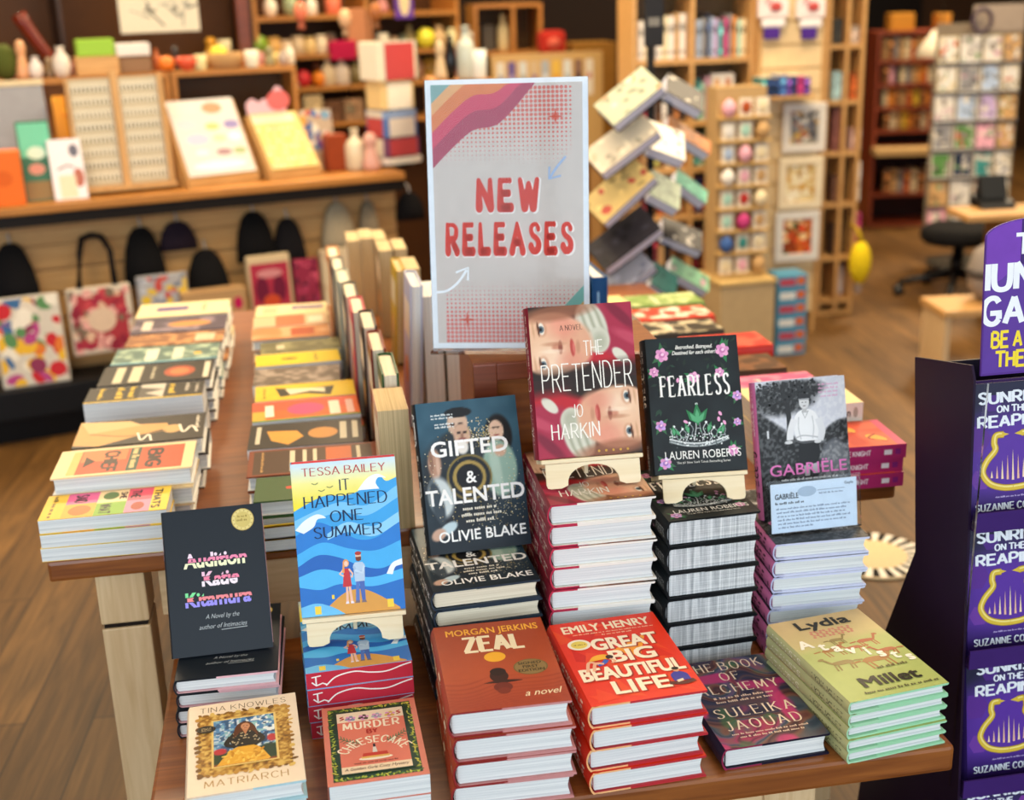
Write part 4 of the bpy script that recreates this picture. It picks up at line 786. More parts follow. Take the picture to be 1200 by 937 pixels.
bk_zea = book('hard', .163, .240, .0370, art_zeal, spine_art('#a84a2a', [('MORGAN JERKINS', .05, .28, '#f0d9b0', .36, S_BLOCK), ('ZEAL', .48, .5, '#f3e3c0', .2, S_HEAVY), ('-', .88, .3, '#f0d9b0', .05, None)]), base='#a5452a', edge=('#8c2b2c', '#c78a88', .42))
bk_lif = book('hard', .164, .236, .0340, art_life, spine_art('#d92e18', [('EMILY HENRY', .05, .3, '#f6d6a8', .3, S_BLOCK), ('GREAT BIG BEAUTIFUL LIFE', .40, .4, '#f8ead0', .48, S_BLOCK)]), base='#dd3018', edge=('#eeb27a', '#b8323a', .33))
bk_alc = book('hard', .158, .236, .0340, art_alchemy, spine_art('#241a30', [('THE BOOK OF ALCHEMY', .1, .4, '#efdcc4', .6, S_SERIF)]), base='#241c34', edge=('#8a2a4a', '#1d1a2c', .35))
bk_ata = book('hard', .158, .240, .0196, art_atavists, spine_art('#aaa878', [('-', 0, 1.6, '#c6b184', .5, None), ('ATAVISTS', .06, .42, '#f3edd8', .38, S_FLARE), ('LYDIA MILLET', .58, .42, '#3a3626', .36, S_FLARE)]), base='#b7b681', edge=('#a5d8b0', '#9fd8ae', .3))

def st_at(bk, n, px, z0, yaw, desc, where, grp, seed, jit=.003, yj=1.0, skew=(0, 0)):
    zt = z0+n*(bk['t']+.0004); p = atz(px[0], px[1], zt); stack(bk, n, p.x, p.y, z0, yaw, desc, where, grp, jit, yj, skew, seed); return zt
G = 'books on the low table'
z_aud = st_at(bk_aud, 4, (204.7, 797.5), L_, -1, 'black hardcover, white pages', 'the stack under the gold sealed one', 'stacked black hardcovers', 1, .004)
z_sum = st_at(bk_sum, 4, (358, 789), L_, 2, 'blue wave cover paperback with red sprayed edges', 'its stack', 'stacked blue wave paperbacks', 2, .001, .3)
z_gif = st_at(bk_gif, 6, (508, 694), L_, 2.5, 'dark hardcover with speckled spine', 'the stack under the teal one', 'stacked dark speckled hardcovers', 3, .004)
z_pre = st_at(bk_pre, 9, (645, 592), L_, -.8, 'crimson spined hardcover with white page edges', 'its stack', 'stacked crimson hardcovers', 4, .0025, .7)
z_fea = st_at(bk_fea, 6, (784, 611), L_, 2.5, 'thick black hardcover with grey patterned page edges', 'its stack', 'stacked thick black hardcovers', 5, .002, .6)
z_gab = st_at(bk_gab, 7, (909, 638), L_, -2, 'pink spined hardcover with white page edges', 'its stack', 'stacked pink spined hardcovers', 6, .002, .5, (-.0018, -.001))
z_mat = st_at(bk_mat, 3, (219, 935), L_, 3.2, 'cream hardcover with gold framed portrait', 'its stack', 'stacked cream hardcovers', 7, .003)
z_che = st_at(bk_che, 2, (384, 922), L_, .8, 'coral paperback with green leafy border', 'its pair', 'stacked coral paperbacks', 8, .001)
z_zea = st_at(bk_zea, 4, (528, 836), L_, -.9, 'rust red hardcover with small yellow sun', 'its stack', 'stacked rust red hardcovers', 9, .005, 1.2)
z_lif = st_at(bk_lif, 4, (693, 828), L_, 2.5, 'bright red hardcover with cream block lettering', 'its stack', 'stacked bright red hardcovers', 10, .004, 1.2)
st_at(bk_alc, 1, (850, 878), L_, 2.5, 'single dark marbled hardcover with cream lettering', 'lying at the table front', None, 11)
z_ata = st_at(bk_ata, 5, (996.5, 823), L_, 7.0, 'green and tan hardcover with running animals', 'its stack', 'stacked green and tan hardcovers', 12, .002, .6, (.0006, .0))

def easel(w_, lip, bk, bl, yaw, tilt, label, mat, zfoot, panel=True):
    """a board stand: ledge under the book, arched front panel below it, back board and a rear foot"""
    e = Euler((R(tilt), 0, R(yaw))); off = e.to_matrix() @ Vector((0, 0, bk['t'])); o = empty('book_easel', Vector(bl)-off, e, label, 'book stand', 'book stands')
    t = bk['t']; m = (bk['w']-w_)/2
    if panel:
        MB().box(m-.006, m+w_+.006, -.0075, -.0008, -.012, t+.010, bev=.0015).obj('ledge', W_PLY, o)
        pts = [(m, -.008), (m, -lip+.006), (m+.002, -lip+.001), (m+.007, -lip)]; c = m+w_/2; r = w_*.275; h = lip*.74; f = .010
        pts += [(c-r-f, -lip)]+[(c-r*math.cos(a), -lip+.004+(h-.004)*math.sin(a)**.8) for a in [math.pi*k/16 for k in range(0, 17)]]+[(c+r+f, -lip)]
        pts += [(m+w_-.007, -lip), (m+w_-.002, -lip+.001), (m+w_, -lip+.006), (m+w_, -.008)]
        MB().prism(pts[::-1], 'z', t+.0035, t+.0085).obj('front_panel', mat, o)
    hb = bk['h']*.62
    MB().box(m+.012, m+w_-.012, -.0075, hb, -.0075, -.0022, bev=.001).obj('back_board', mat, o)
    # rear foot: a triangular fin from the back board down to what the stand rests on
    inv = e.to_matrix().transposed()
    def loc(p): return inv @ Vector(p)
    base = Vector(bl)-off; zz = zfoot-base.z
    top = Vector((0, hb*.8, -.0076)); low = Vector((0, .004, -.0076)); wl = e.to_matrix() @ low; wt = e.to_matrix() @ top
    f1 = loc((wl.x, wl.y, zz+.0006)); f2 = loc((wt.x, wt.y+.012, zz+.0006)); xc = bk['w']/2
    pr = [(low.y, low.z), (top.y, top.z), (f2.y, f2.z), (f1.y, f1.z)]
    fm = MB(); A3 = e.to_matrix(); fm.prism(pr, 'x', xc-.003, xc+.003); fm.v = [tuple(A3 @ Vector(q)) for q in fm.v]; fm.obj('rear_foot', mat, o, rot=A3.transposed().to_euler()); return o
# the leaning top copies
pb = atz(203, 772, .603); lean_book(bk_aud, pb, 1.3, 63.7, 'black hardcover with gold seal and striped pastel title, leaning above the cream book'); easel(.12, .04, bk_aud, pb, 1.3, 63.7, 'black stand behind the black book with gold seal', M_BLACKPLAST, z_aud, False)
pb = atz(354, 724, z_sum+.046); lean_book(bk_sum, pb, -1.5, 77.1, 'bright blue wave cover paperback standing on a small wooden easel'); easel(.145, .044, bk_sum, pb, -1.5, 77.1, 'birch plywood easel under the bright blue wave paperback', W_PLY, z_sum)
pb = atz(505, 651, z_gif+.003); lean_book(bk_gif, pb, 2.5, 67.2, 'teal hardcover with two portraits and swirling gold rings, leaning on its stack'); easel(.12, .04, bk_gif, pb, 2.5, 67.2, 'black stand behind the teal portrait hardcover', M_BLACKPLAST, z_gif, False)
pb = atz(632, 539, z_pre+.045); lean_book(bk_pre, pb, -1.8, 70.5, 'hardcover with two painted sideways faces and brush lettering on wooden easel'); easel(.148, .046, bk_pre, pb, -1.8, 70.5, 'birch plywood easel under the book with painted faces', W_PLY, z_pre)
pb = atz(768, 557, z_fea+.042); lean_book(bk_fea, pb, -4.6, 66.0, 'black hardcover with pink flowers and a silver crown on wooden easel'); easel(.132, .046, bk_fea, pb, -4.6, 66.0, 'birch plywood easel under the black flower and crown book', W_PLY, z_fea)
pb = atz(896, 610, z_gab+.002); lean_book(bk_gab, pb, 0.5, 74.0, 'hardcover with black and white photograph and pink spine standing behind a card')
# shelf-talker card in a clear holder
cw, ch = .148, .083; pc = atz(904.5, 627, z_gab+.001); ce = Euler((R(80), 0, R(1)))
ho = empty('card_holder', pc, ce, 'clear acrylic holder with printed blue white card before the black and white photo book', 'sign holder')
MB().box(-.006, cw+.006, 0.0006, ch+.006, -.0016, -.0004).box(-.006, cw+.006, 0.0006, ch+.006, .0012, .0022).box(-.006, cw+.006, .0004, .0016, -.03, .0022).obj('acrylic_sleeve', M_ACRYL, ho)
CA = Art(ch/cw, '#dbe8f7'); CA.text('GABRIËLE', .05, .385, .058, '#23262e', fit=.27, al='l', bold=.03); CA.greek(.05, .40, .325, .028, '#3a3e48', seed=1)
for k in range(6): CA.greek(.06+.004*k, .92-.03*(k % 3)-(.36 if k == 5 else 0), .265-.043*k, .022, '#7a88a0', seed=k+2)
CA.ell(.42, .45, .11, .06, '#b4c4d6'); CA.line([(.54, .45), (.86, .45)], .006, '#8894a8', False); CA.greek(.56, .84, .405, .02, '#8894a8', seed=9); CA.text('Gayle', .91, .49, .03, '#3a4252', fit=.10, bold=.02)
cmb = MB(); cmb.box(0, cw, .002, ch, 0, .0004, '#e2edf8'); CA.into(cmb, lambda x, y, z: (x*cw, .002+y*(ch-.002)/CA.a, .00042+z)); cmb.obj('card', M_MATTE, ho)

# ------------------------------------------------------------------ tall table: riser, sign
ro = empty('display_riser', (.262, 2.015, U_), (0, 0, R(-1)), 'dark framed wooden riser box under the sign', 'riser')
rh, rw, rd = .276, .34, .22
MB().box(0, rw, 0.004, rd, 0, rh, bev=.002).obj('box', W_CHERRY, ro)
MB().box(0, .04, -.008, .0035, 0, rh, bev=.002).box(rw-.04, rw, -.008, .0035, 0, rh, bev=.002).box(.04, rw-.04, -.008, .0035, rh-.03, rh, bev=.002).box(.04, rw-.04, -.008, .0035, 0, .03, bev=.002).obj('face_frame', W_CHERRY_DK, ro)
sw, sh_ = .272, .452; sp = atz(508, 408, U_+rh+.009); SE = Euler((R(84), 0, R(-16)))
so = empty('sign_holder', sp, SE, 'upright clear acrylic sign holder reading NEW RELEASES in groovy red lettering', 'sign')
MB().box(0, sw, 0, sh_, -.0045, -.002, '#eef0f4', bev=.0008).box(0, sw, 0, sh_, .0012, .0037, bev=.0008).box(0, sw, -.006, -.0002, -.045, .03, bev=.001).obj('acrylic_stand', M_ACRYL, so)
SA = Art(sh_/sw, '#eef1f6'); a_ = SA.a
SA.rect(.035, .035, .965, a_-.03, '#d6c9c0')
def halft(x0, y0, x1, y1, col, fn, st=.0265, mx=.0118):
    p, r = [], []
    y = y0
    while y < y1:
        x = x0
        while x < x1:
            q = fn(x, y)*mx
            if q > .0012: p.append((x, y)); r.append(q)
            x += st
        y += st
    SA.dots(p, r, col, 7)
halft(.07, 1.10, .90, a_-.045, '#dc7d72', lambda x, y: min(1.0, max(0, (y-1.10)/.36))*min(1, (.97-x)/.12)*(0 if x+y*.0 < .05 else 1))
halft(.10, .05, .93, .47, '#e0817a', lambda x, y: min(1.05, max(0, (.47-y)/.30))*(1 if y < .47 and x-y < .64 else 0))
def band(o, w_, col):    # rainbow bands across the top left corner, gently bent
    def edge(q): return smooth([(.035, 1.13+q), (.18, 1.27+q*.98), (.30, 1.36+q*.95), (.46, 1.40+q*.9), (.68, a_-.03+q*.9)])
    SA.poly([(max(.035, min(.965, x)), min(a_-.03, y)) for x, y in edge(o)]+[(max(.035, min(.965, x)), min(a_-.03, y)) for x, y in edge(o+w_)[::-1]], col)
band(0, .115, '#b5546a'); band(.115, .10, '#d85a72'); band(.215, .10, '#e58a5c'); band(.315, .075, '#ecb27e'); band(.39, .14, '#8fb0ac')
SA.poly([(.62, .035), (.70, .035), (.965, .30), (.965, .40)], '#7db3a8'); SA.poly([(.70, .035), (.78, .035), (.965, .22), (.965, .30)], '#d6a85e'); SA.poly([(.78, .035), (.965, .035), (.965, .22)], '#e0926a')
def spark(x, y, r): SA.poly([(x, y+r), (x+r*.16, y+r*.16), (x+r, y), (x+r*.16, y-r*.16), (x, y-r), (x-r*.16, y-r*.16), (x-r, y), (x-r*.16, y+r*.16)], '#d9604c')
spark(.80, 1.43, .05); spark(.225, .185, .055)
for t, y, f in (('NEW', .885, .40), ('RELEASES', .615, .80)):
    SA.text(t, .505, y-.008, .17, '#f6efe9', fit=f+.015, style=S_GROOVY); SA.text(t, .50, y, .165, '#d6453a', fit=f, style=S_GROOVY)
SA.line([(.035, .36), (.10, .37), (.17, .42), (.23, .50)], .016, '#f4f7fa'); SA.line([(.16, .485), (.24, .515), (.235, .435)], .014, '#f4f7fa', False)
SA.line([(.86, 1.19), (.80, 1.12), (.76, 1.06)], .014, '#a9bfe0'); SA.line([(.76, 1.13), (.755, 1.055), (.83, 1.075)], .012, '#a9bfe0', False)
smb = MB(); smb.box(.0005, sw-.0005, .0005, sh_-.0005, -.0018, .0004, '#e8ebf0'); SA.into(smb, lambda x, y, z: (x*sw, y*sw, .00045+z)); smb.obj('poster', M_MATTE, so)
# ------------------------------------------------------------------ books on the tall table
TOPZ = U_+.10
FLAT = []
def gen_cover(a, base, fn): A = Art(a, base); fn(A); return A
def rows(*r):
    """simple cover: list of (kind, args) drawn in order"""
    def fn(A):
        for k, *q in r:
            if k == 'r': A.rect(q[0], q[1]*A.a, q[2], q[3]*A.a, q[4])
            elif k == 't': A.text(q[0], q[1], q[2]*A.a, q[3], q[4], fit=q[5], style=q[6] if len(q) > 6 else S_HEAVY)
            elif k == 'g': A.greek(q[0], q[1], q[2]*A.a, q[3], q[4], seed=q[5] if len(q) > 5 else 1)
            elif k == 'e': A.ell(q[0], q[1]*A.a, q[2], q[3], q[4], q[5] if len(q) > 5 else 0)
            elif k == 'p': A.poly([(x, y*A.a) for x, y in q[0]], q[1])
            elif k == 'l': A.line([(x, y*A.a) for x, y in q[0]], q[1], q[2])
            elif k == 'n':
                c1, c2, f, sd = q; A.shade(lambda X, Y: Paint(X, Y, c1).lay(np.clip((vnoise(X*f, Y*f, sd)-.45)*5, 0, 1), c2).lay(np.clip((vnoise(X*f*2.3, Y*f*2.3, sd+3)-.6)*5, 0, 1)*.6, c1).c, 26)
    return fn
COLA = [  # front left px, z above table, n, width, height, base, print, kind, description
 ((44, 610), 3, .132, .205, '#e9c33e', rows(('r',0,.0,1,.17,'#e3bc3a'),('g',.06,.94,.06,.07,'#4a3a1c',2),('r',0,.17,.45,.42,'#d9629a'),('t','SAID',.24,.24,.17,'#3a1a26',.34),('r',.45,.17,1,.42,'#f0a43a'),('e',.72,.30,.2,.17,'#e8702a'),('r',0,.42,.5,.66,'#e8cfa0'),('e',.22,.52,.16,.12,'#5f7a4a'),('t','SHE',.25,.60,.09,'#3a1a26',.3),('r',.5,.42,1,.66,'#7fae3a'),('t','WHAT',.75,.46,.16,'#22301a',.4),('r',0,.66,.5,.86,'#d9526a'),('t','THE',.25,.69,.13,'#3a1a26',.34),('r',.5,.66,1,.86,'#c98aa8'),('e',.75,.76,.16,.1,'#a84a3a'),('r',0,.86,1,1,'#ecc63c'),('t',"THATS",.5,.875,.11,'#2a2010',.8)), 'paper', P_WHITE, 'yellow paperback with bright colour blocks'),
 ((58, 561), 3, .150, .238, '#ecd2a0', rows(('r',.08,.1,.94,.92,'#d9502e'),('r',.08,.1,.94,.16,'#e8b86a'),('r',.1,.17,.5,.5,'#e07a48'),('t','CHIEF',.52,.34,.17,'#33201c',.78),('t','BIG',.52,.66,.17,'#33201c',.72),('r',.08,.52,.94,.6,'#2f4a3a'),('g',.12,.9,.54,.09,'#e8c98a',4),('p',[(.3,.2),(.5,.28),(.7,.2)],'#33201c')), 'hard', P_WHITE, 'cream framed orange hardcover'),
 ((81, 526), 3, .150, .236, '#2a241e', rows(('p',[(0,0),(.9,.0),(1,.2),(.7,.5),(.5,.72),(.3,.7),(.25,.45),(.1,.2)],'#c99a5c'),('p',[(.0,.0),(.5,.1),(.3,.5),(.1,.4)],'#d9b27a'),('e',.55,.75,.16,.12,'#c9a066'),('l',[(.5,.1),(.7,.4),(.6,.7)],.03,'#8a6234'),('l',[(.75,.95),(.5,.9),(.72,.84),(.4,.8)],.035,'#efe6d2'),('l',[(.95,.6),(.7,.57),(.9,.52),(.6,.48)],.03,'#efe6d2'),('g',.1,.6,.93,.05,'#efe6d2',6)), 'hard', P_WHITE, 'black hardcover with tan drawn figure'),
 ((97, 473), 2, .155, .238, '#2b2620', rows(('r',.0,.45,1,.66,'#c9c2b4'),('p',[(.2,.45),(.4,.66),(.6,.5),(.9,.66),(.9,.45)],'#55504a'),('r',.94,0,1,1,'#ecc62e'),('g',.1,.8,.10,.1,'#e9c52e',1),('g',.1,.85,.25,.14,'#e9c52e',2),('g',.1,.85,.36,.12,'#e9c52e',3),('g',.1,.85,.70,.14,'#e9c52e',4),('g',.1,.7,.84,.08,'#d9d2c4',5),('g',.2,.8,.93,.06,'#d9d2c4',6)), 'paper', P_WHITE, 'thick black paperback with yellow lettering'),
 ((113, 453), 4, .155, .238, '#2c2722', rows(('r',.1,.12,.9,.2,'#cfc7a8'),('r',.1,.26,.9,.36,'#cfc7a8'),('e',.5,.7,.28,.22,'#a84a2c'),('e',.5,.7,.16,.14,'#d07a48'),('r',.1,.92,.9,.97,'#d9d2ba'),('g',.2,.8,.45,.06,'#c9c2a8',4)), 'hard', P_WHITE, 'dark brown hardcover with glowing red oval'),
 ((129, 428), 4, .152, .236, '#54706a', rows(('n','#56726a','#a9bda4',8,3),('r',.15,.3,.85,.42,'#d9dcc8'),('r',.15,.56,.85,.66,'#cfd6c0'),('r',.94,0,1,1,'#8fc4d0'),('e',.6,.8,.08,.07,'#d9b040')), 'hard', P_WHITE, 'grey green patterned hardcover'),
 ((146, 407), 4, .150, .230, '#8a5a38', rows(('n','#8a5a38','#c9905c',6,5),('r',.2,.7,.8,.9,'#cfc0a0')), 'hard', P_WHITE, 'brown and orange hardcover'),
 ((152, 392), 4, .152, .230, '#4a3f4e', rows(('n','#4a4050','#8a7a86',5,8),('e',.5,.6,.2,.35,'#c98a4a'),('r',.2,.1,.8,.2,'#d9cdb8')), 'hard', P_WHITE, 'dusky purple hardcover with orange band'),
 ((158, 373), 4, .150, .236, '#ead9a8', rows(('r',.3,.2,.62,.55,'#5a4a86'),('g',.2,.8,.7,.1,'#8a7a5a',2)), 'hard', P_WHITE, 'cream hardcover with purple label')]
ZA = [U_+.073]+[TOPZ]*8
YA = [atz(*c[0], z_).y for c, z_ in zip(COLA, ZA)]+[9]
for i, (px, n, w_, h, base, fn, kind, pg, desc) in enumerate(COLA):
    w_ = min(w_, YA[i+1]-YA[i]-.012)
    t = (ZA[i]-U_)/n-.0004; A = gen_cover(h/w_, base, fn); bk = book_meshes(kind, w_, h, t, A, None, base=base, edge=('#1d1f22', '#e9e6de', .5) if kind == 'hard' else None, pages=pg, name='stack')
    p = atz(px[0], px[1], ZA[i]); yw = -90+rnd.uniform(-1.5, 1.5)
    # front left corner is the open edge at the foot of the cover: origin sits one width further back
    stack(bk, n, p.x, p.y+w_, U_, yw, desc, 'its left column stack', 'left column of stacked books', .006, 1.5, (.0, .0), 30+i)
COLB = [((309, 617), .130, .205, '#e6c42e', rows(('p',[(.35,.55),(.5,.45),(.65,.6),(.55,.9),(.45,.95),(.4,.7)],'#26221c'),('l',[(.3,.5),(.5,.7),(.3,.8)],.06,'#26221c'),('g',.1,.9,.1,.06,'#4a3c10',1)), 'paper', 'yellow paperback with black hand shape'),
 ((299, 588), .132, .208, '#3c5a30', rows(('l',[(.2,.35),(.3,.9)],.09,'#d94a36'),('l',[(.5,.25),(.45,.85)],.1,'#e0503a'),('l',[(.8,.4),(.7,.95)],.09,'#d94a36')), 'hard', 'green hardcover with red strokes'),
 ((290, 559), .155, .230, '#7c3a1e', rows(('r',.06,.04,.94,.96,'#4a3222'),('r',.08,.6,.92,.8,'#c9622e'),('g',.1,.9,.1,.04,'#c99a5a',1),('r',.1,.32,.9,.36,'#d9cdb0'),('r',.1,.42,.9,.45,'#d9cdb0'),('r',.1,.5,.9,.53,'#d9cdb0'),('r',.1,.84,.9,.87,'#d9cdb0')), 'hard', 'brown orange hardcover with cream bars'),
 ((292, 527), .140, .213, '#2c2824', rows(('p',[(.3,.15),(.7,.2),(.9,.35),(.6,.48),(.35,.42)],'#d99a3e'),('e',.5,.65,.22,.2,'#c98a44'),('r',.1,.8,.8,.86,'#cfc6ae'),('r',.1,.91,.8,.96,'#cfc6ae'),('r',.1,.06,.8,.1,'#cfc6ae')), 'paper', 'black paperback with orange hat shape'),
 ((294, 495), .138, .212, '#e0662c', rows(('r',0,0,1,.12,'#e8a83a'),('r',0,.0,.5,.9,'#e25a3a'),('e',.5,.5,.3,.3,'#d94a7a'),('r',.94,0,1,1,'#6aa03a'),('t','NEWS',.5,.12,.09,'#f3ead4',.5) if False else ('r',.2,.12,.8,.2,'#f3ead4'),('r',.2,.72,.9,.82,'#f3ead4'),('r',.2,.88,.9,.95,'#e9bcae')), 'paper', 'orange and pink paperback with green edge'),
 ((298, 471), .132, .207, '#e6c236', rows(('n','#e6c236','#e2bd30',5,2),('p',[(.2,.2),(.8,.25),(.7,.5),(.9,.75),(.3,.8),(.4,.5)],'#3a362c'),('p',[(.3,.3),(.7,.35),(.55,.55),(.7,.7),(.4,.7)],'#e9dfbe'),('g',.2,.9,.08,.06,'#4a4020',1)), 'paper', 'yellow paperback with black and white drawing'),
 ((298, 452), .128, .200, '#6e6256', rows(('n','#6a5e52','#a8988a',7,6),), 'paper', 'grey brown paperback with misty cover'),
 ((298, 430), .100, .205, '#e6c62e', rows(('e',.5,.4,.08,.2,'#3a3420'),('g',.2,.8,.7,.1,'#6a5a20',3)), 'paper', 'narrow bright yellow paperback'),
 ((304, 415), .100, .200, '#6e6a48', rows(('n','#6a6646','#8f8a62',5,4),('r',.3,.2,.7,.3,'#c9c2a0')), 'paper', 'olive green paperback'),
 ((294, 399), .124, .205, '#c98a5a', rows(('r',0,0,1,.3,'#e6d6b4'),('n','#c48452','#d9a87c',4,4),('r',.2,.5,.8,.8,'#b0502e')), 'hard', 'orange tan hardcover'),
 ((296, 384), .115, .200, '#d8b890', rows(('r',0,.3,1,.7,'#c9704a'),('r',.2,.75,.8,.95,'#e9dcc0')), 'paper', 'beige paperback with rust band'),
 ((300, 371), .120, .200, '#e6d8a4', rows(('r',.2,.5,.5,.95,'#6a5a8c'),('r',.2,.1,.8,.3,'#c9b68a')), 'hard', 'cream hardcover with lilac strip')]
ZB = [U_+.046]+[U_+.085]*11
YB = [atz(*c[0], z_).y for c, z_ in zip(COLB, ZB)]+[9]
for i, (px, w_, h, base, fn, kind, desc) in enumerate(COLB):
    h *= .93 if i > 5 else 1; n = 3 if i else 2; zt = ZB[i]; w_ = min(w_, YB[i+1]-YB[i]-.009); t = (zt-U_)/n-.0004; A = gen_cover(h/w_, base, fn); bk = book_meshes(kind, w_, h, t, A, None, base=base, edge=(base, '#e9e6de', .5) if kind == 'hard' else None, pages=P_WHITE, name='stack')
    p = atz(px[0], px[1], zt)
    stack(bk, n, p.x, p.y+w_, U_, -90+rnd.uniform(-2, 2), desc, 'its middle column stack', 'middle column of stacked books', .004, 1.2, (0, 0), 60+i)
# upright books, open edges to the front
UP = Euler((R(90), 0, R(-90)))
def upright(px, y, z0, w_, h, t, col, kind, pg, label, tilt=0, grp='upright books with page edges to the front'):
    """px: pixel column of the middle of the page edge; y: distance of the page edge"""
    bk = book_meshes(kind, w_, h, t, gen_cover(h/w_, col, rows(('r',.1,.6,.9,.85,'#e9dfc8'),('e',.5,.35,.25,.2,'#d9a05a'))), None, base=col, edge=(col, col, .5), pages=pg, name='upright')
    x = aty(px, 480, y).x+t/2+.006
    e = (Matrix.Rotation(R(tilt), 3, 'Y') @ UP.to_matrix()).to_euler()
    return put_book(bk, (x, y+w_, z0+abs(math.sin(R(tilt)))*t*.0+(t*math.sin(R(-tilt)) if tilt < 0 else 0)), e, label, grp)
ROW = [(456, 1.99, .130, .215, .052, '#c9a98a', 'paper', P_TAN, 'thick tan paged paperback, nearest of the upright row'), (456, 2.135, .14, .235, .030, '#2c5434', 'hard', P_CREAM, 'green hardcover, second in the upright row'),
 (444, 2.29, .14, .240, .028, '#7c2c22', 'hard', P_CREAM, 'maroon hardcover, third in the upright row'), (436, 2.445, .14, .245, .030, '#1f1d22', 'hard', P_CREAM, 'black hardcover, fourth in the upright row'),
 (425, 2.60, .14, .240, .030, '#c84a5a', 'hard', P_CREAM, 'pink edged hardcover, fifth in the upright row'), (418, 2.755, .14, .240, .032, '#3a3a3c', 'hard', P_CREAM, 'charcoal hardcover, sixth in the upright row'),
 (411, 2.91, .14, .240, .030, '#a8b0a0', 'hard', P_CREAM, 'pale green hardcover, seventh in the upright row'), (406, 3.065, .14, .240, .030, '#4a4a50', 'hard', P_CREAM, 'grey hardcover, eighth in the upright row'),
 (402, 3.22, .14, .240, .030, '#d08a4a', 'hard', P_CREAM, 'orange hardcover, last in the upright row')]
for px, y, w_, h, t, c, k, pg, lb in ROW: upright(px, y, U_, w_, h, t, c, k, pg, lb)
for px, y, h, t, c, k, pg, tl, lb in ((484, 2.52, .305, .026, '#b9bed6', 'hard', P_WHITE, 3, 'tall lavender hardcover leaning left of the sign'), (509, 2.56, .27, .040, '#c9c4b4', 'paper', P_WHITE, 0, 'tall white paged paperback under the left edge of the sign'), (533, 2.56, .26, .036, '#b8b4a8', 'paper', P_WHITE, 0, 'white paged paperback right of the tall one under the sign'),
   (490, 2.99, .24, .036, '#8a7a5c', 'paper', P_TAN, 0, 'tan paged paperback standing by the left edge of the sign'), (470, 2.99, .24, .022, '#c9a62e', 'hard', P_TAN, 3, 'leaning yellow hardcover among the tan paged paperbacks'), (461, 3.27, .235, .036, '#9a8c70', 'paper', P_TAN, 0, 'tan paged paperback behind the leaning yellow hardcover'), (478, 3.28, .235, .034, '#a8987a', 'paper', P_TAN, 0, 'tan paged paperback rear right of the leaning yellow hardcover'),
   (426, 3.52, .22, .036, '#d8c9a8', 'paper', P_TAN, 0, 'leftmost of the three cream paged paperbacks far back'), (441, 3.52, .225, .036, '#cbbd9c', 'paper', P_TAN, 0, 'middle of the three cream paged paperbacks far back'), (456, 3.52, .22, .034, '#c2b494', 'paper', P_TAN, 0, 'rightmost of the three cream paged paperbacks far back')):
    upright(px, y, U_, .15, h, t, c, k, pg, lb, tl, 'upright books left of the sign')
# blue book standing right of the sign
bl = book_meshes('hard', .20, .30, .034, None, spine_art('#3f86c0', [('-', .1, .12, '#8fc0e6', .22, None), ('-', .4, .2, '#8fc0e6', .3, None)])(.034/.30), base='#1f4f86', edge=('#1f4f86', '#1f4f86', .5))
q = aty(703, 340, 2.50); put_book(bl, (q.x-.017, 2.50, U_), (Matrix.Rotation(R(90), 3, 'Z') @ Euler((R(90), 0, 0)).to_matrix()).to_euler(), 'blue hardcover standing with its spine out right of the sign')
bl2 = book_meshes('hard', .20, .29, .02, None, None, base='#16325a', edge=('#16325a', '#16325a', .5)); put_book(bl2, (q.x-.041, 2.505, U_), (Matrix.Rotation(R(90), 3, 'Z') @ Euler((R(90), 0, 0)).to_matrix()).to_euler(), 'navy hardcover half hidden by the sign beside the blue hardcover')
# right side of the tall table
def rstack(bk, n, xr, yf, desc, where, grp, seed, yaw=90, z0=None): stack(bk, n, xr, yf, z0 or U_, yaw, desc, where, grp, .004, 1.5, (0, 0), seed)
red = Art(.205/.135, '#d9583a'); rows(('n','#d9583a','#b8341f',5,4),('r',0,0,1,.08,'#c23a6a'))(red)
for x, y, q2 in ((.3, .3, .16), (.7, .6, .18), (.4, .9, .15), (.75, 1.2, .14)): red.ell(x, y, q2, q2*.6, '#e8a03a', .6); red.line([(x-q2, y-.1), (x, y+.1), (x+q2, y-.05)], .035, '#8a2418')
rsp = spine_art('#b52f6c', [('-', 0, 1.4, '#c8553e', .12, None), ('NOTTE KNIGHT', .34, .34, '#f0d8e4', .34, S_BLOCK), ('-', .80, .36, '#f0e6ee', .07, None), ('-', .9, .4, '#8a2a7a', .05, None), ('-', .25, .3, '#8a3a8a', .12, None)])
bkr = book_meshes('paper', .135, .205, .0262, red, rsp(.0262/.205), base='#c8452f', spine_col='#b52f6c', name='stack'); zr = U_+3*.0266
p = atz(1065, 523, zr); rstack(bkr, 3, p.x+.004, p.y+.016, 'orange red paperback with magenta spine', 'its stack', 'stacked orange red paperbacks', 91, 87)
cr = Art(.2/.135, '#efdca8'); rows(('l',[(.2,.6),(.5,.85),(.8,.6)],.02,'#c9a86a'),('g',.2,.8,.3,.06,'#8a7a4a',2))(cr)
bkc = book_meshes('paper', .135, .205, .0375, cr, (lambda A: (A.text('fiction', .78, A.a*.28, A.a*.42, '#33322e', fit=.20, bold=.02), A.ell(.93, A.a*.5, .022, A.a*.28, '#b9b4a8'), A)[-1])(Art(.0375/.205, '#efeee6')), base='#efe6c8', spine_col='#efeee6', name='stack')
p = atz(1023, 481, U_+.113); rstack(bkc, 3, p.x+.004, p.y+.05, 'cream paperback with white spine', 'its stack', 'stacked cream paperbacks', 92, 88)
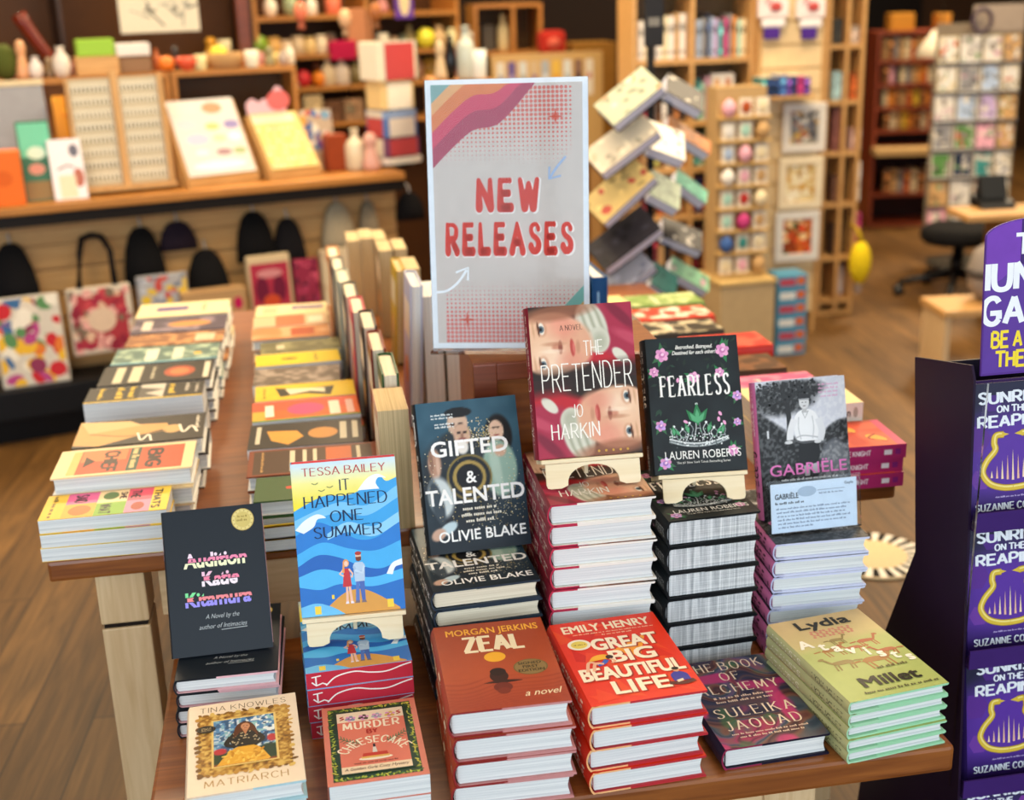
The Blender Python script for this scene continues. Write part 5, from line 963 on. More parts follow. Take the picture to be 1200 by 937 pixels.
for px, col, c2, desc, sd in (((948, 437), '#d95a8a', '#e88aa8', 'bright pink hardcover', 93), ((922, 430), '#4a3020', '#7c5236', 'dark brown hardcover', 94), ((909, 405), '#c8352e', '#e2604e', 'red hardcover with pale lettering', 95), ((852, 388), '#3a3630', '#cfc4a4', 'black and cream patterned hardcover', 96), ((842, 372), '#c8402e', '#efe6d2', 'red and white hardcover', 97), ((830, 356), '#7f9a54', '#c9d49a', 'leafy green hardcover', 98)):
    A = Art(1.5, col); rows(('n', col, c2, 5, sd), ('g',.15,.85,.4,.08,c2,sd), ('g',.15,.85,.6,.1,'#f0e8d8',sd+1))(A); bk = book_meshes('hard', .115, .19, .030, A, None, base=col, edge=(col, '#efe9dc', .4), name='stack')
    p = atz(px[0], px[1], U_+3*.0304); rstack(bk, 3, p.x, p.y-(.10 if sd == 93 else 0)+(.0, .0, .0, .015, .02, .025, .03)[sd-92], desc, 'its right edge stack', 'stacks along the right edge', sd, 90)
A = Art(1.5, '#e2cf8e'); rows(('g',.2,.8,.5,.1,'#a8925a',2))(A); bk = book_meshes('hard', .125, .15, .030, A, None, base='#e2cf8e', edge=('#c9b67a', '#efe9dc', .4), name='stack')
p = atz(741, 368, U_+3*.0304); rstack(bk, 3, p.x+.02, p.y+.085, 'pale yellow hardcover', 'its right edge stack', 'stacks along the right edge', 99, 90)

# ------------------------------------------------------------------ cardboard floor display at the right
SX = .965
do = empty('floor_display', (SX, 1.70, 0), (0, 0, 0), 'narrow purple cardboard floor display with a HUNGER GAMES header and stepped book pockets', 'display stand')
hw = .168; IW = .185
side = [(-.14, 0), (-.055, .98), (-.045, 1.0), (.128, .965), (.080, .64), (.165, .45), (.24, 0)]
for x in (0, IW): MB().prism(side, 'x', x-.002, x+.002, '#1e0b28').obj('side_panel', M_BOARD, do)
MB().box(.003, IW-.003, .073, .077, .02, .97, '#120a20').obj('back_panel', M_BOARD, do)
hb = MB(); HX = (IW-hw)/2
ol = [(0, 0), (hw, 0), (hw, .205)]+[(hw/2+hw/2*math.cos(t), .205+.026*math.sin(t)) for t in [math.pi*k/20 for k in range(1, 20)]]+[(0, .205)]
HE = Matrix.Translation((HX, -.052, .985)) @ Matrix.Rotation(R(-5), 4, 'X')
hb.prism(ol, 'y', -.004, 0, '#54308a', M=HE)
HA = Art(.231/hw, '#54308a'); HA.it = []; HA.k = 1
def hcap(x): return (.205+.026*math.sqrt(max(0, 1-(2*x-1)**2)))/hw-.006
HA.poly([(.01, .02), (.99, .02)]+[(.99-.98*k/24, hcap(.99-.98*k/24)) for k in range(25)], '#5c3a96')
HA.poly([(.01, .78), (.16, .85), (.33, 1.0), (.33, hcap(.33)), (.24, hcap(.24)), (.15, hcap(.15)), (.08, hcap(.08)), (.01, hcap(.01))], '#7440ae'); HA.poly([(.33, .98), (.6, .90), (.99, .8), (.99, hcap(.99)), (.9, hcap(.9)), (.75, hcap(.75)), (.6, hcap(.6)), (.45, hcap(.45)), (.33, hcap(.33))], '#40266c')
HA.text('THE', .52, 1.06, .17, '#eef1f6', fit=.48, style=S_BLOCK); HA.text('HUNGER', .47, .76, .23, '#eef1f6', fit=1.24, style=S_BLOCK); HA.text('GAMES', .49, .46, .23, '#eef1f6', fit=1.04, style=S_BLOCK); HA.text('BE A PART OF', .54, .25, .135, '#f2d93a', fit=.92, style=S_BLOCK); HA.text('THE GAMES', .54, .07, .135, '#f2d93a', fit=.82, style=S_BLOCK)
HA.into(hb, lambda x, y, z: HE @ Vector((x*hw, -.0042-z, y*hw)), clip=(0.004, 0, .996, 9)); hb.obj('header_card', M_BOARD, do)
for k in range(4):
    zt = .955-k*.225; yo = -.0165*k; mb = MB()
    mb.box(.003, IW-.003, -.060+yo, .072, zt-.21, zt-.205, '#2c1848'); mb.box(.003, IW-.003, -.088+yo, -.085+yo, zt-.21, zt-.178, '#3a1f66'); mb.box(.003, IW-.003, -.085+yo, -.06+yo, zt-.21, zt-.206, '#2c1848'); mb.obj('pocket', M_BOARD, do)
MB().box(-.003, .0015, -.092, -.087, .30, .985).obj('edge_guard', M_ACRYL, do)
bk_sun = book('hard', .147, .213, .034, art_sunrise, spine_art('#2c1a54', [('SUNRISE', .2, .5, '#e9eef4', .4, S_BLOCK)]), base='#33205e', edge=('#2a1a4c', '#3a2468', .4))
for k in range(4):
    zt = .955-k*.225
    lean_book(bk_sun, (SX+(.010, .018, .028, .022)[k], 1.70-.056-.0165*k, zt-.2045), 0, 80, 'purple hardcover with golden bird and snake emblem in the %s pocket of the display' % ('top', 'second', 'third', 'lowest')[k], 'purple books in the floor display')
# ------------------------------------------------------------------ background: the slat-wall counter on the left
class PL:
    """a vertical reference plane standing in the room: s along it, d behind it, z up"""
    def __init__(s, p0, ang): s.o = Vector((p0[0], p0[1], 0)); s.a = R(ang); s.u = Vector((math.cos(s.a), math.sin(s.a), 0)); s.v = Vector((-s.u.y, s.u.x, 0))
    def at(s, px, py, d=0):
        p = onplane(px, py, s.o+s.v*d, s.v); return (p-s.o).dot(s.u), p.z
    def w(s, q, d, z): p = s.o+s.u*q+s.v*d; return Vector((p.x, p.y, z))
    def rect(s, x0, y0, x1, y1, d=0):
        a, zt = s.at((x0+x1)/2, y0, d); _, zb = s.at((x0+x1)/2, y1, d); l, _ = s.at(x0, (y0+y1)/2, d); r, _ = s.at(x1, (y0+y1)/2, d); return l, r, zb, zt
BG = []
def place(pl, name, mb, mats, q, d, z, label, cat, group=None, rz=0):
    o = mb.obj(name, mats, None, pl.w(q, d, z), (0, 0, pl.a+R(rz))); tag(o, label, cat, group); BG.append(o); return o
CZ = .87
p0 = atz(0, 245, CZ); p1 = atz(490, 200, CZ)
PC = PL(p0, math.degrees(math.atan2(p1.y-p0.y, p1.x-p0.x)))
S0, S1 = -2.2, 1.54
def dcE(n, lb, c): return empty(n, (p0.x, p0.y, 0), (0, 0, PC.a), lb, c)
dc = dcE('display_counter', 'long amber wooden countertop with dark underside at left, full of gifts', 'counter')
dw = dcE('slat_panel_wall', 'honey wood slatted panel hung with bags under the amber countertop', 'panel')
dp = dcE('base_ledge', 'long low black ledge along the floor below the slatted panel', 'platform')
MB().box(S0, S1, 0, .62, CZ-.03, CZ, bev=.004).obj('countertop', W_AMBER, dc)
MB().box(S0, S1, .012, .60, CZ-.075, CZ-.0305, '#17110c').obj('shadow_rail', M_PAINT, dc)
sl = MB()
for k in range(7): z1 = CZ-.078-k*.094; sl.box(S0, S1, .14, .16, max(.2115, z1-.084), z1) if z1 > .23 else None
sl.box(S0, S1, .1605, .175, .2105, CZ-.0755)
sl.obj('slats', W_OAKX, dw)
MB().box(S0, S1, -.06, .6, .10, .21, '#14161a', bev=.006).box(S0, S1, .0, .6, 0, .0995, '#0c0c0e').obj('ledge_body', M_PAINT, dp)
# hutch on the counter and the dark cabinets behind it
def shelf_unit(name, pl, q0, q1, d, depth, z0, z1, shelves, divs, wd, label, back=None, cat='shelf', th=.02):
    o = empty(name, pl.w(q0, d, z0), (0, 0, pl.a), label, cat); W_ = q1-q0; H = z1-z0; BG.append(o)
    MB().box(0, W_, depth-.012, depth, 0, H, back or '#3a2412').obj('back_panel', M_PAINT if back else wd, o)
    for x in [0]+[(v-q0) for v in divs]+[W_-th]: MB().box(x, x+th, 0, depth-.0125, 0, H, bev=.002).obj('upright', wd, o)
    ks = sorted([0]+[z-z0 for z in shelves]+[H-th]); xs_ = [0]+[(v-q0) for v in divs]+[W_-th]
    for z in ks:
        sb = MB()
        for a, b in zip(xs_[:-1], xs_[1:]): sb.box(a+th+.0003, b-.0003, 0.001, depth-.013, z, z+th)
        sb.obj('shelf_board', wd, o)
    return o
qa, _ = PC.at(-90, 100, .42); qb, zt1 = PC.at(200, 92, .42); qc, zt2 = PC.at(348, 92, .42)
HZ = PC.at(100, 90, .42)[1]
shelf_unit('counter_hutch', PC, qa, qb-.004, .42, .18, CZ+.0005, HZ, [], [], W_AMBER, 'low wooden hutch on the counter behind the white bead cards')
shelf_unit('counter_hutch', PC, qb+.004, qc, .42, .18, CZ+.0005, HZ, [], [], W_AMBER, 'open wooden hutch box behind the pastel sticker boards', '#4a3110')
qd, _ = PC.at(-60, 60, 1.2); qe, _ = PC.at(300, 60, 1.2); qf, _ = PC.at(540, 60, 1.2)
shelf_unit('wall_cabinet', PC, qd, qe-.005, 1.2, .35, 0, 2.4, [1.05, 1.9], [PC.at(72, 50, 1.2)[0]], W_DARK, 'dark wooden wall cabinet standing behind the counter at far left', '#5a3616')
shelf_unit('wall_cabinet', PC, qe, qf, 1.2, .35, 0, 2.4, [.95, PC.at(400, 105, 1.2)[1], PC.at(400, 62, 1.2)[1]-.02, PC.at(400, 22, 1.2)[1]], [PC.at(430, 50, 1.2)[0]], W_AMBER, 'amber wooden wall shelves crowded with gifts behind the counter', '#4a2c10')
q, z = PC.at(285, 35, .9); place(PC, 'support_post', MB().box(-.025, .025, -.025, .025, 0, 3.1, bev=.004), W_CHERRY_DK, q, .9, 0, 'slim brown post rising behind the counter hutch', 'post')

def tint(c, k): return '#%02x%02x%02x' % tuple(min(255, max(0, int(int(c[i:i+2], 16)*k))) for i in (1, 3, 5))
def pbox(pl, name, r, d, dep, col, label, cat, z=None, mat=None, art=None, tilt=0, group=None, fn=None):
    """a box-shaped thing measured by its outline on the plane; r = (left, top, right, bottom) in the photograph"""
    l, rr, zb, zt = pl.rect(*r, d); zb = z if z is not None else zb; w_, h = rr-l, zt-zb; mb = MB(); M = Matrix.Rotation(R(-tilt), 4, 'X')
    mb.box(-w_/2, w_/2, 0, dep, 0.0, h, col, bev=min(.004, dep*.2, h*.1), M=M)
    if fn:
        A = Art(h/w_, col); fn(A); A.into(mb, lambda x, y, q: M @ Vector((-w_/2+x*w_, -.0006-q, y*w_)), clip=(.01, .01, .99, A.a-.01))
    return place(pl, name, mb, mat or M_SATIN, (l+rr)/2, d, zb+.0006, label, cat, group)
def speckle(cols, n, seed, sz=.12):
    def fn(A):
        r = random.Random(seed)
        for _ in range(n): x, y = r.random(), r.random()*A.a; A.ell(x, y, sz*r.uniform(.4, 1), sz*r.uniform(.3, .9), r.choice(cols), r.uniform(0, 3), 10)
    return fn
T = CZ
# --- things on the counter, left to right
pbox(PC, 'greeting_box', (-22, 178, 27, 238), .06, .09, '#e8732a', 'orange box at the far left end of the counter', 'box', T, fn=lambda A: A.ell(.5, A.a*.5, .25, .2, '#d9641f'))
# slanted grey tray
l, r_, zb, zt = PC.rect(-60, 103, 57, 178, .30)
tr = MB(); tr.prism([(0, 0), (.16, .0), (.16, zt-T), (.13, zt-T), (.0, .05)], 'x', -(r_-l)/2, (r_-l)/2, '#8f9096').box(-(r_-l)/2-.005, (r_-l)/2+.005, .125, .165, zt-T-.001, zt-T+.018, '#d9c9a4')
place(PC, 'slanted_display_tray', tr, M_PAINT, (l+r_)/2, .24, T+.0006, 'grey slanted tray with cream rim behind the orange box', 'tray')
pbox(PC, 'picture_book', (24, 140, 64, 228), .10, .02, '#3d6e58', 'green illustrated book leaning in a black stand on the counter', 'book', T, tilt=14, fn=lambda A: (A.rect(.04, A.a*.55, .96, A.a*.97, '#6fc0a0'), A.ell(.5, A.a*.6, .28, .2, '#cfe0cc'), A.ell(.45, A.a*.4, .25, .18, '#c98a7a'), A.rect(.04, .05, .96, A.a*.25, '#8a7048')))
pbox(PC, 'gift_book', (60, 162, 100, 234), .08, .018, '#ece6ea', 'white gift book with dark flower prints propped on the counter', 'book', T, tilt=14, fn=lambda A: (A.ell(.75, A.a*.8, .14, .2, '#6a6a78'), A.line([(.2, A.a*.5), (.5, A.a*.56), (.7, A.a*.52)], .05, '#4a4a58'), A.ell(.8, A.a*.35, .16, .3, '#b06a5a'), A.rect(.2, .05, .7, A.a*.4, '#e3d6b8')))
pbox(PC, 'paperback_book', (66, 112, 81, 178), .245, .02, '#e0942a', 'orange and red book standing behind the white gift book', 'book', T, tilt=8, fn=speckle(['#c9301e', '#f0b43a', '#e06a20'], 14, 4, .2))
# bead cards in a wooden frame
l, r_, zb, zt = PC.rect(85, 90, 199, 232, .16); W_ = r_-l; H = zt-T; fo = empty('earring_display', PC.w((l+r_)/2, .16, T+.0078), (R(-6), 0, PC.a), 'wooden frame display holding two white cards of small hanging earrings', 'display rack'); BG.append(fo)
MB().box(-W_/2, W_/2, -.05, .07, 0, .018, bev=.002).box(-.012, .012, -.012, .012, .0185, H+.02).box(W_/2-.016, W_/2, -.012, .012, .0185, H).box(-W_/2, -W_/2+.010, -.012, .012, .0185, H).obj('frame', W_OAK, fo)
for x0, x1, nm in ((-W_/2+.012, -.014, 'left'), (.014, W_/2-.018, 'right')):
    cw_ = x1-x0; ch_ = H-.03; A = Art(ch_/cw_, '#bdb298')
    for k in range(8):
        y = A.a*(.95-k*.118); A.rect(.04, y-A.a*.075, .96, y, '#d6d0bc')
        for j in range(9): A.ell(.1+.1*j, y-A.a*.05, .026, .075, ('#4a4436', '#6f6650', '#857c68')[(j*3+k) % 3], 0, 8)
    mb = MB(); mb.box(x0, x1, .0, .004, .022, .022+ch_, '#e6dfca'); A.into(mb, lambda x, y, z: (x0+x*cw_, -.0006-z, .022+y*cw_)); mb.obj('earring_card', M_MATTE, fo)
def sticker(A):
    r = random.Random(5); A.rect(.02, .02, .98, A.a-.02, '#cdc6c1')
    for k, (x, y, w_, h, c) in enumerate(((.05, .80, .36, .16, '#d9d2c4'), (.5, .80, .3, .15, '#c98a6a'), (.06, .60, .3, .15, '#cbbcc4'), (.46, .58, .22, .1, '#a8b878'), (.74, .58, .24, .12, '#8a80b0'), (.12, .40, .34, .15, '#b0b4cc'), (.52, .42, .2, .1, '#dccfa0'), (.76, .42, .2, .12, '#e3dfe2'), (.2, .26, .2, .08, '#e0d4d8'), (.5, .24, .24, .09, '#9a7a80'), (.76, .24, .2, .09, '#98a878'), (.1, .06, .8, .12, '#ccd0e0'))):
        A.ell(x+w_/2, (y+h/2)*A.a, w_/2, h*A.a/2, c)
l, r_, zb, zt = PC.rect(211, 118, 304, 225, .12); W_ = (r_-l)*.96; H = zt-T
def slope_display(name, label, W_, H, fn, wd, base, head=None):
    o = empty(name, PC.w((l+r_)/2, .10, T+.0006), (0, 0, PC.a+R(10)), label, 'display rack'); BG.append(o)
    MB().box(-W_/2, W_/2, 0, .21, 0, .035, bev=.003).prism([(.005, .0355), (.21, .0355), (.21, H*.96), (.195, H*.96)], 'x', -W_/2, -W_/2+.008).prism([(.005, .0355), (.21, .0355), (.21, H*.96), (.195, H*.96)], 'x', W_/2-.008, W_/2).obj('stand', wd, o)
    th = math.atan2(.185, H-.045); M = Matrix.Translation((0, .004, .042)) @ Matrix.Rotation(-th, 4, 'X'); bh = (H-.045)/math.cos(th)
    mb = MB(); w2 = W_-.02; mb.box(-w2/2, w2/2, 0, .004, 0, bh, base, M=M); A = Art(bh/w2, base); fn(A); A.into(mb, lambda x, y, z: M @ Vector((-w2/2+x*w2, -.0006-z, y*w2)), clip=(0, 0, 1, A.a)); mb.obj('sticker_board', M_SATIN, o)
    if head:
        hm = MB(); M2 = Matrix.Translation((0, .19, H*.97)); pts = head(W_); hm.prism(pts, 'y', 0, .005, '#e6bcc8', M=M2); hm.prism([(W_*.14+.05*math.cos(t), .052+.04*math.sin(t)) for t in [k*math.pi/8 for k in range(16)]], 'y', -.002, 0, '#e07070', M=M2); hm.obj('header_card', M_SATIN, o)
    return o
slope_display('sticker_display', 'sloped wooden display board of pastel stickers on the counter', W_, H, sticker, W_OAKX, '#cfc8c3')
l, r_, zb, zt = PC.rect(310, 134, 378, 216, .12); W_ = (r_-l)*.95; H = zt-T
def yel(A):
    r = random.Random(7); A.rect(.02, A.a*.82, .9, A.a*.97, '#d9cdb4')
    for k in range(7):
        for j in range(10): A.ell(.07+.095*j, A.a*(.06+.108*k), .03, .03, r.choice(('#ded09a', '#d8c8b4', '#cfa8a4', '#e0d8c0', '#d8c05a')), 0, 8)
slope_display('pin_display', 'sloped yellow display of tiny pins topped by a pink header with red disc', W_, H, yel, W_OAKX, '#d2bc78', lambda w_: smooth([(-w_*.46, 0), (-w_*.48, .045), (-w_*.36, .065), (-w_*.24, .05), (-w_*.12, .062), (0, .05), (w_*.06, .09), (w_*.14, .108), (w_*.24, .09), (w_*.28, .04), (w_*.28, 0)], 4))
pbox(PC, 'postcard_rack', (356, 128, 394, 208), .30, .07, '#b8a48c', 'small rack of colourful postcards beside the yellow pin display', 'display rack', T, tilt=10, fn=speckle(['#3f6aa8', '#c2503a', '#e3ddc8', '#d9a23e', '#7aa0b8', '#5f4a86', '#e8e4da', '#a83a3a'], 46, 9, .16))
pbox(PC, 'wooden_box', (384, 158, 408, 204), .20, .07, '#8a3a18', 'small red brown wooden box between postcards and cream figurines', 'box', T, mat=M_PAINT)
def lathe_thing(pl, name, px, pyb, hpx, wpx, d, prof, col, label, cat, z=None, mat=None, group=None, cols=None):
    q, zb = pl.at(px, pyb, d); _, zt = pl.at(px, pyb-hpx, d); l, _ = pl.at(px-wpx/2, pyb-hpx/2, d); r, _ = pl.at(px+wpx/2, pyb-hpx/2, d); h = zt-zb; rad = (r-l)/2; zb = z if z is not None else zb
    return place(pl, name, MB().lathe([(max(.001, a*rad), b*h) for a, b in prof], col=col, cols=cols), mat or M_CERAM, q, d, zb+.0006, label, cat, group)
VASE = [(.5, 0), (.8, .1), (1, .38), (.85, .66), (.42, .84), (.38, .92), (.52, 1), (.44, 1), (.3, .9)]
MUG = [(.85, 0), (.95, .06), (1, .5), (1, 1), (.9, 1), (.86, .5), (.8, .1)]
BOWL = [(.45, 0), (.5, .1), (.85, .45), (1, 1), (.92, 1), (.78, .5), (.4, .16)]
BOTTLE = [(.85, 0), (1, .05), (1, .58), (.8, .7), (.36, .78), (.34, .95), (.42, .96), (.42, 1)]
JAR = [(.9, 0), (1, .05), (1, .74), (.82, .82), (.82, .84), (.9, .85), (.9, 1)]
FIG = [(.8, 0), (1, .12), (.75, .36), (.55, .56), (.5, .62), (.66, .7), (.7, .82), (.5, .96), (.2, 1)]
BALL = [(.3, 0), (.8, .15), (1, .5), (.8, .85), (.3, 1)]
lathe_thing(PC, 'bottle', 418, 202, 48, 24, .2, BOTTLE, '#d9cdb0', 'cream bottle with narrow neck standing on the counter right of the box', 'bottle', T)
lathe_thing(PC, 'figurine', 436, 204, 44, 22, .14, FIG, '#d2a294', 'dusty pink figurine on the counter next to the cream bottle', 'figurine', T)
lathe_thing(PC, 'figurine', 400, 168, 24, 16, .34, FIG, '#c9a48a', 'small beige figurine behind the cream bottle', 'figurine', T)
# tiered card spinner at the end of the counter
so_ = empty('card_spinner', PC.w(*[PC.at(462, 195, .24)[0], .24, T+.0006]), (0, 0, PC.a), 'tiered rotating rack of cards and small boxes at the right end of the counter', 'display rack'); BG.append(so_)
q0_, ztop = PC.at(462, 48, .24); hh = ztop-T
MB().lathe([(.085, 0), (.085, .012), (.012, .016), (.009, hh*.97)], seg=18, col='#2a2622').obj('stand', M_BLACKMETAL, so_)
for k, (y0, y1, c, w_) in enumerate(((182, 196, '#e0d8d0', .17), (160, 180, '#7a4a6a', .16), (136, 158, '#5a78b0', .15), (128, 136, '#8aa0c4', .15), (94, 126, '#e0c48c', .14), (48, 92, '#d9d8c4', .17))):
    za = PC.at(462, y1, .24)[1]-T; zb_ = PC.at(462, y0, .24)[1]-T; mb = MB()
    for j in range(4):
        M = Matrix.Rotation(j*math.pi/2+.2, 4, 'Z'); mb.box(-w_*.48, w_*.48, -w_*.5-.004, -w_*.5+.012, max(za, .014), zb_, (c, tint(c, .82), '#c9b8a4', tint(c, 1.1))[j], M=M); mb.box(-w_*.40, w_*.40, -w_*.5-.009, -w_*.5-.0045, max(za, .014), zb_*.97+za*.03, ('#e9e2d0', '#b8484a', '#d9cfc0', c)[(j+k) % 4], M=M)
    mb.obj('card_pocket', M_SATIN, so_)
# --- things on top of the hutch
HT = HZ
lathe_thing(PC, 'potted_plant', 8, 88, 42, 30, .5, BALL, '#4a5220', 'round olive green plant ball at the far left of the hutch top', 'plant', HT, M_CLOTH)
lathe_thing(PC, 'figurine', 28, 88, 46, 18, .48, FIG, '#d9a074', 'tall peach figurine beside the olive green plant ball', 'figurine', HT)
lathe_thing(PC, 'vase', 43, 88, 26, 18, .46, VASE, '#d8cfca', 'white vase right of the tall peach figurine', 'vase', HT)
lathe_thing(PC, 'figurine', 59, 88, 24, 14, .5, FIG, '#8a7458', 'dull brown figurine between two white vases', 'figurine', HT)
lathe_thing(PC, 'vase', 74, 88, 36, 22, .46, VASE, '#dcd2c6', 'large white vase left of the green box', 'vase', HT)
# curved red brown tray leaning behind
l, r_, zb, zt = PC.rect(24, 22, 76, 62, .58)
mb = MB(); mb.tube([((t-.5)*(r_-l), 0, HT-zb+ (zt-HT)*(1-t)**1.6+.02) for t in [k/10 for k in range(11)]], [.03-.012*k/10 for k in range(11)], 10, '#6a2412'); mb.v = [(a, b, c+zb-HT) for a, b, c in mb.v]; mb.box(-(r_-l)*.3, -(r_-l)*.1, -.02, .02, 0, .06, '#5a1c0e')
place(PC, 'wooden_carving', mb, M_CERAM, (l+r_)/2, .56, HT+.0006, 'curved red brown wooden carving leaning behind the white vases', 'carving')
l, r_, zb, zt = PC.rect(88, 66, 138, 89, .5); 
place(PC, 'display_tray', MB().box(-(r_-l)/2, (r_-l)/2, -.05, .06, 0, zt-HT, bev=.003), W_OAKX, (l+r_)/2, .5, HT+.0006, 'small wooden tray under the lime green box', 'tray')
pbox(PC, 'box', (90, 46, 134, 67), .47, .08, '#93bf3e', 'lime green box sitting on a small wooden tray', 'box', zt+.001)
pbox(PC, 'box', (140, 66, 178, 89), .48, .08, '#8a6a4c', 'brown box under the white carton', 'box', HT); zz = PC.rect(140, 66, 178, 89, .48)[3]
pbox(PC, 'box', (136, 51, 176, 67), .47, .085, '#e3dcd6', 'white carton on top of a brown box beside the lime green box', 'box', zz+.002)
lathe_thing(PC, 'pumpkin', 197, 90, 18, 20, .48, BALL, '#e07a2a', 'orange pumpkin ornament right of the white carton', 'ornament', HT)
lathe_thing(PC, 'bowl', 221, 91, 16, 26, .46, BOWL, '#d9583a', 'red orange bowl on the hutch top', 'bowl', HT)
lathe_thing(PC, 'cup', 237, 92, 18, 14, .45, MUG, '#dcd098', 'pale yellow cup beside the red orange bowl', 'cup', HT)
lathe_thing(PC, 'basket', 264, 90, 18, 44, .52, MUG, '#a88458', 'wide woven basket on the hutch top', 'basket', HT, M_CLOTH); zq = PC.at(264, 72, .52)[1]
lathe_thing(PC, 'lemon_ornament', 257, 72, 22, 22, .52, BALL, '#e3cf3a', 'round yellow ornament resting in the woven basket', 'ornament', zq-.01)
lathe_thing(PC, 'cup', 297, 92, 20, 16, .45, MUG, '#e3dfc8', 'white cup in front of the slim brown post', 'cup', HT)
lathe_thing(PC, 'figurine', 318, 90, 22, 14, .5, FIG, '#8a8460', 'olive figurine right of the white cup', 'figurine', HT)
lathe_thing(PC, 'vase', 334, 90, 18, 14, .48, VASE, '#a8988c', 'grey vase near the right end of the hutch top', 'vase', HT)
# hanging sketch poster
l, r_, zb, zt = PC.rect(136, -60, 230, 38, .75); W_ = r_-l; H = zt-zb; A = Art(H/W_, '#dcd6c0'); rg = random.Random(3)
for k in range(26):
    x, y = rg.uniform(.1, .9), rg.uniform(.08, .9)*A.a; A.line([(x, y), (x+rg.uniform(-.12, .12), y+rg.uniform(-.1, .1)), (x+rg.uniform(-.16, .16), y+rg.uniform(-.14, .14))], rg.uniform(.008, .03), rg.choice(('#3a3c38', '#5a5c58', '#8a8c84')))
mb = MB(); mb.box(-W_/2, W_/2, 0, .006, 0, H, '#e0dac6'); A.into(mb, lambda x, y, z: (-W_/2+x*W_, -.0006-z, y*W_), clip=(.01, .01, .99, A.a-.01)); mb.box(-W_*.4, -W_*.39, .002, .004, H, 3.12-zb-.002, '#8a8a80').box(W_*.39, W_*.4, .002, .004, H, 3.12-zb-.002, '#8a8a80')
place(PC, 'hanging_poster', mb, M_MATTE, (l+r_)/2, .75, zb, 'cream poster with black ink sketches hanging above the counter', 'poster')
# --- gifts on the amber wall shelves: each one measured where it stands
WZ = [PC.at(400, 105, 1.2)[1]+.02, PC.at(400, 62, 1.2)[1], PC.at(400, 22, 1.2)[1]+.02]
GIFTS = [(320, 44, 22, 16, JAR, '#d9a85a', 'jar', 1), (334, 44, 18, 14, JAR, '#e0c49a', 'jar', 1), (348, 44, 22, 16, JAR, '#c9b08a', 'jar', 1), (362, 44, 20, 14, JAR, '#d8b878', 'jar', 1), (376, 44, 22, 14, JAR, '#e2d2b0', 'jar', 1), (246, 44, 26, 18, FIG, '#e0a02e', 'figurine', 1), (262, 44, 22, 16, MUG, '#d9cda4', 'mug', 1), (302, 44, 26, 24, BALL, '#7c9a30', 'ornament', 1),
 (355, 84, 20, 18, BALL, '#c9343a', 'ornament', 0), (373, 84, 18, 16, BALL, '#e88a2a', 'ornament', 0), (344, 84, 14, 12, FIG, '#b8a894', 'figurine', 0), (386, 106, 32, 16, BOTTLE, '#d8c4a0', 'bottle', 0), (402, 106, 32, 18, BOTTLE, '#e3d4c0', 'bottle', 0), (418, 106, 26, 16, VASE, '#7a6a40', 'vase', 0), (448, 40, 20, 14, MUG, '#c8bfa8', 'mug', 1), (462, 40, 16, 12, FIG, '#a88a6a', 'figurine', 1), (498, 32, 24, 22, BALL, '#dcd23a', 'ornament', 1), (514, 40, 26, 16, VASE, '#c9a878', 'vase', 1), (530, 40, 22, 16, JAR, '#d8cf9a', 'jar', 1), (546, 42, 24, 16, BOTTLE, '#b8b0a0', 'bottle', 1)]
names_ = {'jar': 'candle_jar'}
for i, (px, pyb, hp, wp, prof, col, kind, row) in enumerate(GIFTS):
    cn = {'#d9a85a': 'honey', '#e0c49a': 'sand', '#c9b08a': 'tan', '#d8b878': 'straw', '#e2d2b0': 'ivory', '#e0a02e': 'golden', '#d9cda4': 'cream', '#7c9a30': 'moss green', '#c9343a': 'red', '#e88a2a': 'orange', '#b8a894': 'grey', '#d8c4a0': 'beige', '#e3d4c0': 'white', '#7a6a40': 'olive', '#c8bfa8': 'stone', '#a88a6a': 'brown', '#dcd23a': 'lemon yellow', '#c9a878': 'amber', '#d8cf9a': 'pale yellow', '#b8b0a0': 'silver grey'}[col]
    lathe_thing(PC, names_.get(kind, kind), px, pyb, hp, wp, 1.24, prof, col, f"small {cn} {'candle jar' if kind == 'jar' else kind} on the {('lower', 'middle')[row]} amber wall shelf", kind, WZ[row])
pbox(PC, 'cushion', (388, 48, 418, 70), 1.18, .07, '#b81e48', 'bright crimson cushion on the amber wall shelves', 'cushion', None, M_CLOTH)
pbox(PC, 'plaque', (463, -20, 484, 22), 1.12, .02, '#6a42a0', 'purple plaque with cream centre hanging on the amber wall shelves', 'plaque', None, fn=lambda A: A.ell(.5, A.a*.5, .3, A.a*.42, '#e3cfa0'))
pbox(PC, 'box', (408, 10, 436, 42), 1.2, .08, '#c0825a', 'terracotta coloured gift box beside the purple plaque', 'box', WZ[1])
# --- bags hanging on the slat wall and leaning on the ledge
def sack(pl, name, r, d, col, label, strap=False, mat=None, cat='bag', dep=.048):
    l, rr, zb, zt = pl.rect(*r, d); w_, h = rr-l, zt-zb; mb = MB(); prof = [(-.5, 0), (-.48, .3), (-.42, .6), (-.3, .86), (-.16, .98), (.0, 1), (.14, .98), (.28, .86), (.4, .6), (.48, .3), (.5, 0)]; n = len(prof); v = []
    for k, yy in ((.55, 0), (1, .35), (1, .65), (.55, 1)):
        for x, z in prof: v.append((x*w_*(.9+.1*k), yy*dep-dep, z*h*(.97+.03*k)))
    f = [(j*n+i, j*n+i+1, (j+1)*n+i+1, (j+1)*n+i) for j in range(3) for i in range(n-1)]+[tuple(range(n))[::-1], tuple(range(3*n, 4*n))]+[(j*n, (j+1)*n, (j+1)*n+n-1, j*n+n-1) for j in range(3)]
    mb.add(v, f, col, 0, True); mb.tube([(0, -dep*.5, h*.97), (0, -.01, h+.025), (0, .012, h+.03)], .004, 6, '#c9c9c9')
    return place(pl, name, mb, mat or M_CLOTH, (l+rr)/2, d, zb, label, cat)
D = .135
